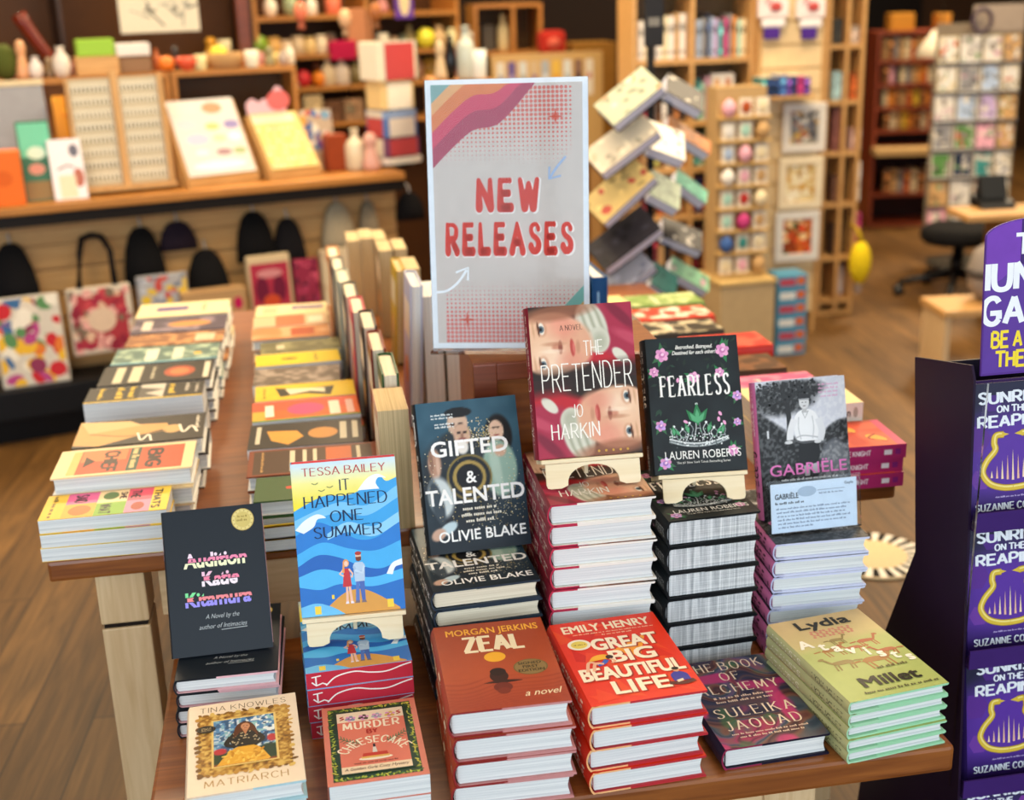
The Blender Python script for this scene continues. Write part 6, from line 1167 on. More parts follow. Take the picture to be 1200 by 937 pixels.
sack(PC, 'drawstring_bag', (-12, 283, 44, 356), D, '#0e0d10', 'black cloth bag hanging at the far left of the slat wall')
sack(PC, 'drawstring_bag', (142, 264, 192, 332), D, '#0d0c0e', 'black cloth bag hanging in the middle between two tote bags')
sack(PC, 'drawstring_bag', (216, 290, 268, 352), D, '#0d0c0e', 'black cloth bag hanging low below the small patterned pouch')
sack(PC, 'drawstring_bag', (274, 246, 320, 304), D, '#0d0c0e', 'black cloth bag hanging above the pink picture tote')
sack(PC, 'drawstring_bag', (318, 254, 356, 312), D, '#100e12', 'narrow black cloth bag hanging right of another black bag')
sack(PC, 'pouch', (185, 258, 230, 292), D, '#241a26', 'small dark patterned pouch hanging high on the slat wall', dep=.03)
sack(PC, 'drawstring_bag', (374, 236, 414, 296), D, '#a89a80', 'greige canvas bag hanging right of the black bags')
sack(PC, 'drawstring_bag', (418, 234, 442, 290), D, '#8a7c66', 'narrow greige canvas bag hanging behind the cream paged books')
sack(PC, 'drawstring_bag', (462, 224, 494, 256), D, '#100e10', 'black bag hanging beside the left edge of the sign')
def tote(r, d, col, fn, label, handles=None, tilt=6, z=None):
    l, rr, zb, zt = PC.rect(*r, d); w_ = rr-l; zb = z if z is not None else zb; h = zt-zb; M = Matrix.Rotation(R(-tilt), 4, 'X'); o = empty('tote_bag', PC.w((l+rr)/2, d, zb+.0006), (0, 0, PC.a), label, 'bag'); BG.append(o)
    mb = MB(); nx = 8; v = []; 
    mb.box(-w_/2, w_/2, 0, .03, 0, h, col, bev=.008, M=M); A = Art(h/w_, col); fn(A); A.into(mb, lambda x, y, q: M @ Vector((-w_/2+x*w_, -.0008-q, y*w_)), clip=(.03, .03, .97, A.a-.03)); mb.obj('bag_body', M_CLOTH, o)
    if handles:
        for dy in (.006, .024):
            mb = MB(); tl, _ = PC.at(handles[0], handles[2], D); tr_, zt_ = PC.at(handles[1], handles[2], D); c = (l+rr)/2; a = M @ Vector((-w_*.28, dy, h)); b = M @ Vector((w_*.28, dy, h)); dd = D-d-.02
            mb.tube([a, (tl-c, dd*.5+dy, (zt_-zb)*.72+h*.28), (tl-c+.02, dd+dy*.4, zt_-zb), ((tl+tr_)/2-c, dd+dy*.4, zt_-zb+.01), (tr_-c-.02, dd+dy*.4, zt_-zb), (tr_-c, dd*.5+dy, (zt_-zb)*.72+h*.28), b], .011, 8, handles[3]); mb.obj('handle', M_CLOTH, o)
    return o
LZ = .21
mix1 = ['#c2303a', '#3f6a9a', '#e3b43a', '#e8e2d4', '#5a8a5a', '#b04a86', '#d97a3a', '#8a3a5a', '#d9cfc0']
tote((-4, 348, 78, 462), -.02, '#cfc8bc', speckle(mix1, 70, 21, .15), 'multicoloured patterned tote bag leaning at the far left below the black bag', None, 8, LZ)
tote((82, 336, 158, 414), -.01, '#d2c6b4', lambda A: (A.rect(.1, .1, .9, A.a*.9, '#a83a44'), speckle(['#c24a52', '#8a2a3c', '#d9b49a', '#7a6a5a', '#e0a8a0', '#a03048'], 60, 22, .12)(A), A.ell(.5, A.a*.5, .22, .2, '#d9c0a8')), 'cream tote bag with red floral print and long black handles', (88, 124, 276, '#121014'), 4)
tote((162, 322, 222, 366), .0, '#a8a8ac', speckle(['#8a90a0', '#c0504a', '#d9b83a', '#b8bcc4', '#7a8290'], 36, 23, .12), 'grey patterned tote bag partly behind the left book column', None, 4)
tote((292, 299, 343, 366), .0, '#cdb894', lambda A: (A.rect(.06, .03, .94, A.a*.86, '#a83048'), A.ell(.3, A.a*.4, .16, .3, '#6a1c38'), A.ell(.7, A.a*.4, .16, .3, '#6a1c38'), A.ell(.5, A.a*.2, .2, .15, '#c24a2c'), A.ell(.5, A.a*.68, .3, .1, '#c9868a')), 'cream topped tote with crimson butterfly shaped print', None, 4)
tote((346, 304, 376, 362), .0, '#8a2a44', speckle(['#a83a5a', '#6a1a34', '#c2506a', '#3a2030'], 40, 25, .13), 'dark red patterned tote beside the crimson print tote', None, 4)
tote((379, 292, 416, 366), .0, '#c8b698', speckle(['#b89a7a', '#a86a5a', '#d9cdb4'], 24, 26, .12), 'beige floral tote below the greige canvas bag', None, 4)
pbox(PC, 'box', (214, 341, 290, 372), -.056, .08, '#b89468', 'tan box with pink spot on the ledge behind the left book column', 'box', None, fn=lambda A: A.ell(.86, A.a*.45, .07, .1, '#c01e5a'))
# ------------------------------------------------------------------ background: book and gift fixtures across the middle and right
NAMES = {'white': '#e8e4dc', 'cream': '#e3d4ae', 'tan': '#c09a68', 'brown': '#7a5232', 'dark brown': '#46301e', 'black': '#1c1b1e', 'grey': '#8a8a8c', 'pale blue': '#a9bcd6', 'blue': '#3f62a0', 'navy': '#22304e', 'teal': '#3f8a86', 'mint': '#a8d2c0', 'green': '#5a8a4a', 'olive': '#7c7a44', 'yellow': '#e0c040', 'orange': '#d98a3a', 'rust': '#b0532a', 'red': '#b8342e', 'maroon': '#6e2430', 'pink': '#e0a8b8', 'magenta': '#c2407e', 'lilac': '#b8a4cc', 'purple': '#5a3a80'}
ORDN = ['first', 'second', 'third', 'fourth', 'fifth', 'sixth', 'seventh', 'eighth', 'ninth', 'tenth', 'eleventh', 'twelfth', 'thirteenth', 'fourteenth']
def shelf_row(pl, d, x0, x1, yb, hpx, cols, where, z=None, group=None, seed=1, lean=0):
    rg = random.Random(seed); l, r, zb, zt = pl.rect(x0, yb-hpx, x1, yb, d); zb = z if z is not None else zb; h = zt-zb; n = len(cols); q = l
    ws = [rg.uniform(.75, 1.25) for _ in cols]; k = (r-l)/sum(ws)
    for i, c in enumerate(cols):
        w_ = ws[i]*k-.0012; hh = h*rg.uniform(.84, 1.0); dep = rg.uniform(.10, .13); mb = MB(); col = NAMES[c]
        mb.box(0, w_, 0, dep, 0, hh, col, bev=min(.002, w_*.2)); mb.box(w_*.12, w_*.88, .004, dep-.001, hh, hh+.0004, '#e4dcc6')
        mb.box(w_*.2, w_*.8, -.0006, 0, hh*.62, hh*.8, tint(col, .55 if sum(rgb(col)) > 1.5 else 2.2)); mb.box(w_*.2, w_*.8, -.0006, 0, hh*.12, hh*.2, tint(col, .6 if sum(rgb(col)) > 1.5 else 1.8))
        place(pl, 'shelf_book', mb, M_SATIN, q, d, zb+.0006, f'{c} book, {ORDN[i]} from left on {where}', 'book', group or f'books on {where}'); q += ws[i]*k
PB = PL((0, 5.40), 0)
# --- bookcase with two bays
def zat(py, px=845, pl=PB, d=0): return pl.at(px, py, d)[1]
xa, xb_, xc_ = PB.at(741, 60)[0], PB.at(809, 60)[0], PB.at(884, 60)[0]
SHZ = [zat(y)-.02 for y in (318, 250, 195, 141, 68)]
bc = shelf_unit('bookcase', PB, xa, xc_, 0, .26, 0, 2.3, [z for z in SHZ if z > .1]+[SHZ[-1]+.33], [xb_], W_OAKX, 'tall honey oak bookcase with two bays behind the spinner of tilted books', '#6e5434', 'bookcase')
tops = [z+.02 for z in SHZ]
dd = .06
shelf_row(PB, dd, 816, 874, 66, 50, ['pale blue', 'grey', 'navy', 'pale blue', 'lilac', 'teal', 'magenta', 'grey', 'orange', 'mint', 'cream'], 'the top shelf of the right bay', tops[4], seed=2)
shelf_row(PB, dd, 815, 832, 139, 50, ['teal', 'mint', 'pink'], 'the second shelf of the right bay', tops[3], seed=3)
pbox(PB, 'boxed_set', (834, 86, 860, 139), .04, .05, '#e6ded2', 'white boxed gift set on second shelf of the bookcase right bay', 'box', tops[3], fn=lambda A: (A.rect(.1, A.a*.72, .35, A.a*.9, '#d9a878'), A.rect(.6, A.a*.72, .85, A.a*.9, '#c98a6a'), A.rect(.05, .05, .95, A.a*.14, '#e0b4a8')))
shelf_row(PB, dd, 813, 872, 193, 42, ['teal', 'mint', 'olive', 'green', 'cream', 'green', 'white', 'grey', 'cream'], 'the third shelf of the right bay', tops[2], seed=4)
shelf_row(PB, dd, 806, 842, 248, 46, ['navy', 'maroon', 'blue', 'maroon', 'dark brown', 'maroon', 'grey'], 'the fourth shelf of the right bay', tops[1], seed=5)
shelf_row(PB, dd, 808, 840, 316, 52, ['black', 'maroon', 'dark brown', 'rust', 'red', 'orange', 'maroon'], 'the lowest shelf in the right bay', tops[0], seed=6)
shelf_row(PB, dd, 748, 804, 66, 50, ['white', 'cream', 'grey', 'white', 'cream', 'white', 'tan', 'white'], 'the top shelf of the left bay', tops[4], seed=7)
shelf_row(PB, dd, 746, 804, 139, 44, ['black', 'maroon', 'grey', 'dark brown', 'white', 'black', 'brown', 'black'], 'the second shelf of the left bay', tops[3], seed=8)
shelf_row(PB, dd, 745, 802, 193, 42, ['brown', 'tan', 'dark brown', 'olive', 'brown', 'cream', 'maroon', 'tan'], 'the third shelf of the left bay', tops[2], seed=9)
shelf_row(PB, dd, 744, 800, 248, 44, ['tan', 'maroon', 'brown', 'dark brown', 'rust', 'brown', 'black', 'brown'], 'the fourth shelf of the left bay', tops[1], seed=10)
shelf_row(PB, dd, 743, 798, 316, 48, ['dark brown', 'black', 'brown', 'maroon', 'tan', 'black', 'brown', 'dark brown'], 'the lowest shelf of the left bay', tops[0], seed=11)
# --- slat panel with frames and hanging gifts
PS = PL((0, 5.36), 0)
sl0, sl1 = PS.at(888, 60)[0], PS.at(968, 60)[0]
sp_ = empty('slat_stand', (sl0, 5.36, 0), (0, 0, 0), 'pale slatted display panel carrying three framed prints beside the bookcase', 'display stand'); mb = MB()
for k in range(21): mb.box(.02, sl1-sl0-.02, 0, .016, .10+k*.10, .19+k*.10, '#e0c596')
mb.box(.02, sl1-sl0-.02, .008, .02, .1, 2.2, '#c9a872'); mb.obj('slat_panel', M_PAINT, sp_)
for x in (0, sl1-sl0-.0195): MB().box(x, x+.0195, 0, .05, 0, 2.3, bev=.002).obj('upright', W_OAK, sp_)
for i, (x0, x1, lb) in enumerate(((889, 925, 'left'), (934, 968, 'right'))):
    l, r, zb, zt = PS.rect(x0, -12, x1, 46, -.04); w_ = r-l; h = zt-zb; mb = MB(); mb.box(-w_/2, w_/2, 0, .03, h*.42, h, '#e9dcd8', bev=.012); mb.box(-w_*.36, w_*.4, .003, .027, h*.24, h*.4195, '#ece6e4', bev=.01); mb.box(-w_*.28, w_*.24, .005, .025, 0, h*.239, '#4a2a86', bev=.006); A = Art(1, '#e9dcd8'); A.it = []
    mb.ball((w_*.05, -.004, h*.66), w_*.2, .004, h*.1, '#b8504e'); mb.ball((-w_*.2, -.004, h*.8), w_*.12, .004, h*.07, '#e0b0b0'); mb.tube([(0, .015, h), (0, .03, h+.03)], .004, 6, '#bbbbbb')
    place(PS, 'plush_toy', mb, M_CLOTH, (l+r)/2, -.04, zb, f'white and pink plush with purple base, {lb} of the hanging pair on the slats', 'toy')
shelf_row(PS, -.125, 893, 950, 112, 24, ['teal', 'navy', 'navy', 'blue', 'purple', 'navy', 'magenta', 'purple'], 'the slat panel ledge', None, seed=14)
l, r, zb, zt = PS.rect(888, 112, 956, 116, -.125); tag(MB().box(l, r, 5.36-.13, 5.36-.0005, zt-.014, zt-.001, bev=.001).obj('slat_ledge', W_OAKX), 'narrow oak ledge on the slat panel carrying dark blue books', 'ledge')
for i, (rc, fc, ic, fn, lb) in enumerate((((918, 121, 968, 178), '#dcd6cc', '#8a8478', speckle(['#5a5a66', '#c9a04a', '#a86a4a', '#d9d4c8', '#7a8290', '#3a3a40'], 40, 31, .16), 'white framed print with blue grey and gold picture, top of three'), ((913, 184, 964, 245), '#e3d4b4', '#d9c28c', speckle(['#e8dcb8', '#c9963e', '#a87a3a', '#efe6cc', '#b89a5a'], 40, 32, .16), 'cream framed print with golden botanical picture, middle of three'), ((909, 248, 960, 306), '#dcd8d0', '#c8622a', speckle(['#e08a3a', '#d94a2a', '#f0d09a', '#8a3a1a', '#3a4a2a'], 40, 33, .15), 'white framed print with fiery orange picture, lowest of three'))):
    l, r, zb, zt = PS.rect(*rc, -.05); w_ = r-l; h = zt-zb; o = empty('framed_print', PS.w((l+r)/2, -.05, zb), (0, 0, 0), lb, 'picture'); t = w_*.17
    MB().box(-w_/2, w_/2, 0, .022, 0, t, fc, bev=.003).box(-w_/2, w_/2, 0, .022, h-t, h, fc, bev=.003).box(-w_/2, -w_/2+t, .0005, .022, t, h-t, fc).box(w_/2-t, w_/2, .0005, .022, t, h-t, fc).box(-.004, .004, .0222, .046, h-.02, h-.012, '#aaaaaa').obj('frame', M_PAINT, o)
    A = Art((h-2*t)/(w_-2*t), ic); fn(A); mb = MB(); mb.box(-w_/2+t, w_/2-t, .008, .02, t, h-t, ic); A.into(mb, lambda x, y, z: (-w_/2+t+x*(w_-2*t), .0074-z, t+y*(w_-2*t)), clip=(0, 0, 1, A.a)); mb.obj('print', M_SATIN, o)
# --- end shelves
PE = PL((0, 5.62), 0)
e0, e1, e2 = PE.at(969, 60)[0], PE.at(991, 60)[0], PE.at(1014, 60)[0]
EZ = [PE.at(985, y)[1]-.02 for y in (362, 300, 238, 178, 118, 52)]
shelf_unit('end_shelf', PE, e0, e2, 0, .30, 0, 2.3, [max(.06, z) for z in EZ]+[EZ[-1]+.30], [e1], W_OAKX, 'narrow honey oak end shelves with small cubbies right of the slat panel', '#b59660', 'shelf')
et = [max(.06, z)+.02 for z in EZ]
k_ = 0
for (x0, y0, x1, y1, c, z, lb, cat, name) in ((973, 84, 989, 117, '#a9ccd0', et[4], 'pale blue and green picture book facing out in an end shelf cubby', 'book', 'picture_book'), (995, 86, 1010, 117, '#d2703a', et[4], 'orange and blue box in the right column of the end shelves', 'box', 'gift_box'), (974, 22, 987, 51, '#3a3a36', et[5], 'black figurine box on the high left cubby of the end shelves', 'box', 'gift_box'), (995, 30, 1010, 51, '#c9b8a8', et[5], 'beige box on the high right cubby of the end shelves', 'box', 'gift_box'), (974, 126, 988, 177, '#8a5a52', et[3], 'dusty red book standing in the left cubby below the picture book', 'book', 'gift_book'), (994, 150, 1009, 177, '#d9b8b0', et[3], 'pale pink box in the right cubby below the orange box', 'box', 'gift_box'), (973, 206, 988, 237, '#7a5a4a', et[2], 'brown box in the left cubby beside the middle framed print', 'box', 'gift_box'), (993, 190, 1005, 237, '#e6e0d4', et[2], 'tall white box in the right column of the end shelves', 'box', 'gift_box'), (972, 262, 986, 299, '#5a4a42', et[1], 'dark brown box in the left cubby beside the lowest framed print', 'box', 'gift_box'), (990, 250, 1004, 299, '#a83a6a', et[1], 'magenta and purple box near the yellow bag', 'box', 'gift_box')):
    x0, x1 = (max(x0, 976), min(x1, 989)) if x0 < 990 else (max(x0, 998), min(max(x1, 1008), 1010))
    pbox(PE, name, (x0, y0, x1, y1), .03, .08, c, lb, cat, z, fn=speckle([tint(c, .7), tint(c, 1.25)], 8, int(x0), .3))
lathe_thing(PE, 'bottle', 982, 361, 50, 11, .10, BOTTLE, '#d9d2d0', 'white bottle with navy cap on the lowest end shelf', 'bottle', et[0], cols=['#d9b4b4', '#d9d2d0', '#dcd6d4', '#2c3048', '#2c3048', '#2c3048', '#2c3048', '#2c3048'])
lathe_thing(PE, 'bottle', 1003, 361, 46, 9, .08, BOTTLE, '#b8aca0', 'slim grey bottle right of the white bottle with navy cap', 'bottle', et[0])
q, z = PE.at(1002, 330, -.08); mb = MB(); mb.ball((0, 0, 0), .052, .05, .105, '#e3c81e'); mb.tube([(0, 0, .10), (-.01, .03, .16), (-.02, .0815, .17)], [.014, .008, .006], 8, '#b89a1a')
place(PE, 'hanging_bag', mb, M_CLOTH, q+.02, -.08, PE.at(1002, 308, -.08)[1], 'bright yellow rounded bag hanging on the corner of the end shelves', 'bag')
# --- blue boxed games stacked on the floor
PG = PL((0, 5.02), 0); l, r, _, zt = PG.rect(911, 322, 946, 400, 0); n = 6; hh = zt/n
for k in range(n): 
    mb = MB(); mb.box(-(r-l)/2, (r-l)/2, 0, .13, 0, hh-.001, '#4a8fb0', bev=.002); mb.box(-(r-l)*.42, (r-l)*.1, -.0008, 0, hh*.2, hh*.72, '#b0485a' if k % 2 else '#d9dcd8'); mb.box((r-l)*.15, (r-l)*.42, -.0008, 0, hh*.25, hh*.8, '#c9663a')
    place(PG, 'game_box', mb, M_SATIN, (l+r)/2+rnd.uniform(-.004, .004), 0, k*hh, f'blue boxed game, {"bottom" if k == 0 else ORD[n-1-k]} of the stack under the framed prints', 'box', 'stacked blue boxed games')
# --- small gift spinner on a pale pedestal
PK = PL((0, 4.98), 0); l, r, _, zt = PK.rect(841, 334, 906, 398, 0); ko = empty('gift_spinner', ((l+r)/2, 4.98+.13, 0), (0, 0, R(4)), 'beige pedestal spinner hung with rows of small ornaments and cards', 'display rack'); kw = r-l; ztop = PK.at(875, 104)[1]
MB().box(-kw/2, kw/2, -.13, .13, 0, zt, '#b9a27a', bev=.004).box(-kw/2-.006, kw/2+.006, -.136, .136, zt+.0005, zt+.02, '#c9ab70', bev=.003).obj('pedestal', M_PAINT, ko)
MB().box(-kw*.44, kw*.44, -.02, .10, zt+.0205, ztop, '#b8996a').obj('core_panel', M_PAINT, ko)
cols_k = ['pink', 'rust', 'cream', 'white', 'mint', 'tan', 'pale blue', 'pink', 'cream', 'white', 'pink', 'tan', 'mint', 'red', 'cream', 'mint', 'magenta', 'tan', 'blue', 'teal', 'cream', 'cream', 'pink', 'tan']
for row in range(8):
    za = zt+.04+(ztop-zt-.06)*(7-row)/8; MB().box(-kw*.45, kw*.45, -.075, -.0205, za-.012, za-.002, '#c9a56a').obj('ledge', M_PAINT, ko)
    for c in range(3):
        cn = cols_k[row*3+c]; x = -kw*.30+c*kw*.30; hx = (ztop-zt)/8*.72; mb = MB()
        if (row+c) % 3 == 0: mb.lathe([(.2*hx, 0), (.38*hx, hx*.3), (.40*hx, hx*.62), (.2*hx, hx*.9), (.06*hx, hx)], col=NAMES[cn], seg=14)
        else: mb.box(-kw*.12, kw*.12, 0, .006, 0, hx, '#e6dcc8', bev=.002); mb.ball((0, -.003, hx*.5), kw*.085, .004, hx*.34, NAMES[cn])
        o = mb.obj('ornament' if (row+c) % 3 == 0 else 'ornament_card', M_SATIN, None, Matrix.Rotation(R(4), 3, 'Z') @ Vector((x, -.062, za-.0015))+ko.location, (0, 0, R(4))); tag(o, f'{cn} ornament, {ORDN[row]} row from top, {("left", "middle", "right")[c]} column of the pedestal spinner', 'ornament', 'ornaments on the pedestal spinner')
# --- spinner rack with tilted books on a black pole
PP = PL((0, 4.00), 0); q, _ = PP.at(762, 200); ro_ = empty('book_spinner', (q, 4.0, 0), (0, 0, 0), 'black wire spinner rack of tilted notebooks on a tall pole behind the table', 'display rack')
zt = 1.72; MB().lathe([(.2, 0), (.2, .014), (.05, .03), (.014, .05)], seg=22).obj('base', M_BLACKMETAL, ro_); MB().lathe([(.0125, .0505), (.0125, zt)], seg=12).obj('pole', M_BLACKMETAL, ro_)
l, r, zb, zt2 = PP.rect(753, -14, 775, 54, 0); MB().box(l-q, r-q, -.03, -.014, zb, zt2, '#2a2624', bev=.003).box((l-q)*.6, (r-q)*.6, -.0308, -.03, zb+(zt2-zb)*.35, zb+(zt2-zb)*.5, '#8a8478').obj('top_sign', M_PAINT, ro_)
NB = [(736, 112, 66, 36, 36, '#b9bfa4', 'sage green floral notebook, upper left of the spinner', '#cf8a5c'), (727, 166, 76, 34, 36, '#d6cbb4', 'cream notebook with lavender page edge, left of the spinner', '#c9b89a'), (724, 222, 74, 40, 38, '#dcc07c', 'yellow floral notebook, middle left of the spinner', '#c85a4a'), (730, 278, 76, 34, 38, '#2a2830', 'black notebook with lavender edge, lower left of the spinner', '#3a3844'), (736, 318, 52, 36, 30, '#a9aec0', 'grey lavender notebook, lowest left of the spinner', '#8a90a8'),
      (803, 108, 50, -30, 34, '#1d1b1d', 'black notebook, upper right of the spinner', '#d9d2c4'), (781, 164, 46, -22, 44, '#d9d6ce', 'white notebook with black circle beside the pole', '#201e20'), (808, 158, 62, -33, 22, '#c2783e', 'orange notebook with black underside, right of the spinner', '#a85f2a'), (780, 222, 40, -30, 40, '#b4c4ac', 'pale green notebook beside the pole at mid height', '#98a890'), (811, 218, 48, -38, 22, '#7fc4ac', 'mint notebook, middle right of the spinner', '#6ab098'), (800, 274, 54, -24, 32, '#232126', 'black notebook with pale tip, lower right of the spinner', '#c9c4bc'), (779, 328, 36, -36, 36, '#2f6a68', 'dark teal notebook, lowest beside the pole', '#275856'), (809, 321, 56, -32, 24, '#8cc4a0', 'green notebook with pink end, lowest right of the spinner', '#d9a0b8')]
arm = MB()
for i, (px, py, wpx, ang, hpx, col, lb, c2) in enumerate(NB):
    d = -.25 if px < 745 else (-.10 if px < 790 else .06); qq, z = PP.at(px, py, d); s = 4.0/1472*1.0; w_ = wpx*s*1.04; h = hpx*s*1.2; t = .036
    M = Matrix.Rotation(R(-ang), 3, 'Y') @ Matrix.Rotation(R(-56), 3, 'X')
    mb = MB(); mb.box(-w_/2, w_/2, -.0008, .002, -h/2, h/2, col, bev=.0006); mb.box(-w_/2+.003, w_/2-.003, .0022, t-.002, -h/2+.003, h/2-.003, '#cfd2e4'); mb.box(-w_/2, w_/2, t-.0018, t+.0006, -h/2, h/2, '#151416')
    A = Art(h/w_, col); speckle([tint(col, .78), c2, tint(col, 1.15)], 16, i+3, .09)(A); A.into(mb, lambda x, y, zz: (-w_/2+x*w_, -.0010-zz, -h/2+y*w_), clip=(.02, .02, .98, A.a-.02))
    o = mb.obj('notebook', M_SATIN, None, PP.w(qq, d, z), M.to_euler()); tag(o, lb, 'notebook', 'notebooks on the spinner')
    up = M @ Vector((0, t+.004, -h*.3)); arm = MB(); arm.tube([(0, 0, z), ((qq-q)*.5, (d+up.y)*.5, z+up.z*.7), (qq-q+up.x, d+up.y, z+up.z)], .004, 6, '#1a1a1c'); arm.obj('wire_arm', M_BLACKMETAL, ro_)
# --- middle distance: print bin, cabinet and small goods
PM = PL((0, 6.2), 0); l, r, zb, zt = PM.rect(576, 62, 706, 98, 0); 
pbt = empty('print_table', ((l+r)/2, 6.2, 0), (0, 0, 0), 'long pale table with a board of small prints along its front behind the sign', 'table'); W_ = r-l
mb = MB(); mb.box(-W_/2, W_/2, 0, .02, .75, zt, '#c9a468'); A = Art((zt-.75)/W_, '#c9a468'); rg = random.Random(4)
for k in range(9): x = .08+.1*k; A.rect(x-.035, A.a*(.60+.06*(k % 2)), x+.035, A.a*(.93), ('#d9d4c4', '#6a5a90', '#cfd2cc', '#c9b088', '#a8b0b4', '#e0b84a', '#d9dcd4', '#8a6a5a', '#e3d9c4')[k]); A.ell(x, A.a*.78, .022, .03, ('#8a7a90', '#b0a0c0', '#9a9484', '#8a6a8a', '#d9dcdc', '#d9983a', '#a9b4b8', '#4a3a34', '#c98a7a')[k])
A.into(mb, lambda x, y, z: (-W_/2+x*W_, -.0008-z, .75+y*W_)); mb.obj('print_board', M_SATIN, pbt)
MB().box(-W_/2, W_/2, .0205, .6, .75, .78, bev=.003).obj('tabletop', W_OAKX, pbt)
for x in (-W_/2, W_/2-.06):
    for y in (.03, .53): MB().box(x, x+.06, y, y+.06, 0, .7495).obj('leg', W_OAK, pbt)
PN = PL((0, 7.2), 0); l, r, zb, zt = PN.rect(556, 4, 636, 66, 0)
shelf_unit('cabinet', PN, l, r, 0, .35, 0, zt, [PN.at(600, 62)[1]-.01], [l+(r-l)*.55], W_AMBER, 'amber wooden cabinet standing far behind the sign', '#6a4a22', 'cabinet')
lathe_thing(PN, 'vase', 590, 60, 42, 14, .1, BOTTLE, '#d9cfa0', 'tall pale yellow bottle in the amber cabinet', 'bottle', PN.at(600, 62)[1]+.01)
pbox(PN, 'gift_box', (566, 30, 580, 60), .1, .1, '#5a564c', 'dark box in the amber cabinet beside the tall bottle', 'box', PN.at(600, 62)[1]+.01)
# red backpack on a plinth, dark doorway behind
PD = PL((0, 7.0), 0); l, r, zb, zt = PD.rect(634, 36, 664, 64, 0); mb = MB(); W_ = r-l
mb.box(-W_/2, W_/2, 0, .14, 0, zt-zb, '#a82a20', bev=.03); mb.ball((0, -.004, (zt-zb)*.5), W_*.25, .012, (zt-zb)*.24, '#c8604e')
place(PD, 'red_bag', mb, M_CLOTH, (l+r)/2, 0, zb, 'red bag standing on a wooden plinth before the dark doorway', 'bag')
place(PD, 'plinth', MB().box(-W_*.5, W_*.62, -.03, .16, 0, zb-.0006, bev=.004), W_AMBER, (l+r)/2, 0, 0, 'amber wooden plinth under the red bag', 'plinth')
l, r, zb, zt = PD.rect(672, 50, 722, 66, 0); place(PD, 'crate', MB().box(-(r-l)/2, (r-l)/2, 0, .3, 0, zt, '#8a6228', bev=.004), M_PAINT, (l+r)/2, 0, 0, 'low brown crate table in front of the dark doorway', 'table')
struct('door_1', MB().box(3.6, 5.6, 10.94, 10.995, 0, 2.1, '#0c0807'), M_PAINT)
PH = PL((0, 4.9), 0)
gt = empty('gift_table', (PH.at(543, 95)[0], 4.9, 0), (0, 0, 0), 'wooden gift table seen just above the top of the sign', 'table'); gz = PH.at(537, 95)[1]
MB().box(-.115, .12, 0, .4, gz-.025, gz, bev=.003).obj('tabletop', W_AMBER, gt)
for x in (-.11, .075):
    for y in (.02, .34): MB().box(x, x+.04, y, y+.04, 0, gz-.0255).obj('leg', W_AMBER, gt)
lathe_thing(PH, 'figurine', 517, 95, 46, 16, .08, FIG, '#c9b08a', 'beige figurine on the gift table left above the sign', 'figurine', gz)
lathe_thing(PH, 'vase', 529, 95, 52, 14, .1, VASE, '#15120f', 'black vase on the gift table above the sign', 'vase', gz)
lathe_thing(PH, 'vase', 547, 95, 62, 22, .1, BOTTLE, '#b9c0b4', 'pale grey green bottle on the gift table above the sign', 'bottle', gz)
lathe_thing(PH, 'cup', 562, 95, 34, 18, .08, MUG, '#d8dcd4', 'white cup on the gift table above the sign', 'cup', gz)
lathe_thing(PH, 'vase', 538, 95, 40, 10, .2, VASE, '#8a4a5a', 'dusty mauve vase on the gift table above the sign', 'vase', gz)
# --- far red brown bookcase beyond the aisle
PF = PL((0, 8.5), -12); f0, _ = PF.at(1026, 100); f1, _ = PF.at(1116, 100); 
FZ = [PF.at(1070, y)[1]-.02 for y in (226, 170, 152, 125, 98, 70)]
ftop = PF.at(1070, 36)[1]
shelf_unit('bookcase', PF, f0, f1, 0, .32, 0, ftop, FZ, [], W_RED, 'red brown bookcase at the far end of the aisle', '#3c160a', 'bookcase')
lds = PF.rect(1026, 158, 1098, 170, -.10); mb = MB(); mb.box(lds[0], lds[1], -.14, -.0005, FZ[1]-.03, FZ[1]+.015, '#b99a6a', bev=.004); mb.v = [tuple(PF.o+PF.u*a+PF.v*b+Vector((0, 0, c))) for a, b, c in mb.v]; tag(mb.obj('counter_ledge', M_PAINT), 'pale wooden ledge along the far red brown bookcase', 'ledge')
pal = [['tan', 'brown', 'grey', 'tan', 'cream', 'rust', 'tan', 'orange', 'red', 'tan'], ['brown', 'pink', 'black', 'cream', 'grey', 'tan', 'orange', 'rust', 'cream', 'grey'], ['cream', 'orange', 'brown', 'tan', 'rust', 'yellow', 'brown', 'orange', 'maroon'], ['brown', 'cream', 'tan', 'yellow', 'orange', 'brown', 'cream', 'rust', 'tan'], [], ['brown', 'tan', 'grey', 'rust', 'cream', 'brown', 'tan', 'orange']]
for (yb, hp, zz, nm), cs in zip(((68, 26, FZ[5], 'top'), (96, 22, FZ[4], 'second'), (123, 22, FZ[3], 'third'), (150, 22, FZ[2], 'fourth'), (224, 28, FZ[0], 'lowest')), (pal[0], pal[1], pal[2], pal[3], pal[5])):
    shelf_row(PF, .05, 1035, 1098, yb, hp, cs, f'the {nm} shelf of the far bookcase', zz+.02, None, 50+len(nm))
for x, c, lb in ((1058, '#b97f2a', 'amber box on top of the far bookcase, left one'), (1128-4, '#c08434', 'amber box on top of the far bookcase, right one')):
    pbox(PF, 'box', (x-14, 16, x+14, 36), .06, .15, c, lb, 'box', ftop, M_PAINT) if x < 1110 else pbox(PF, 'box', (1100, 16, 1115, 36), .06, .15, c, lb, 'box', ftop, M_PAINT)
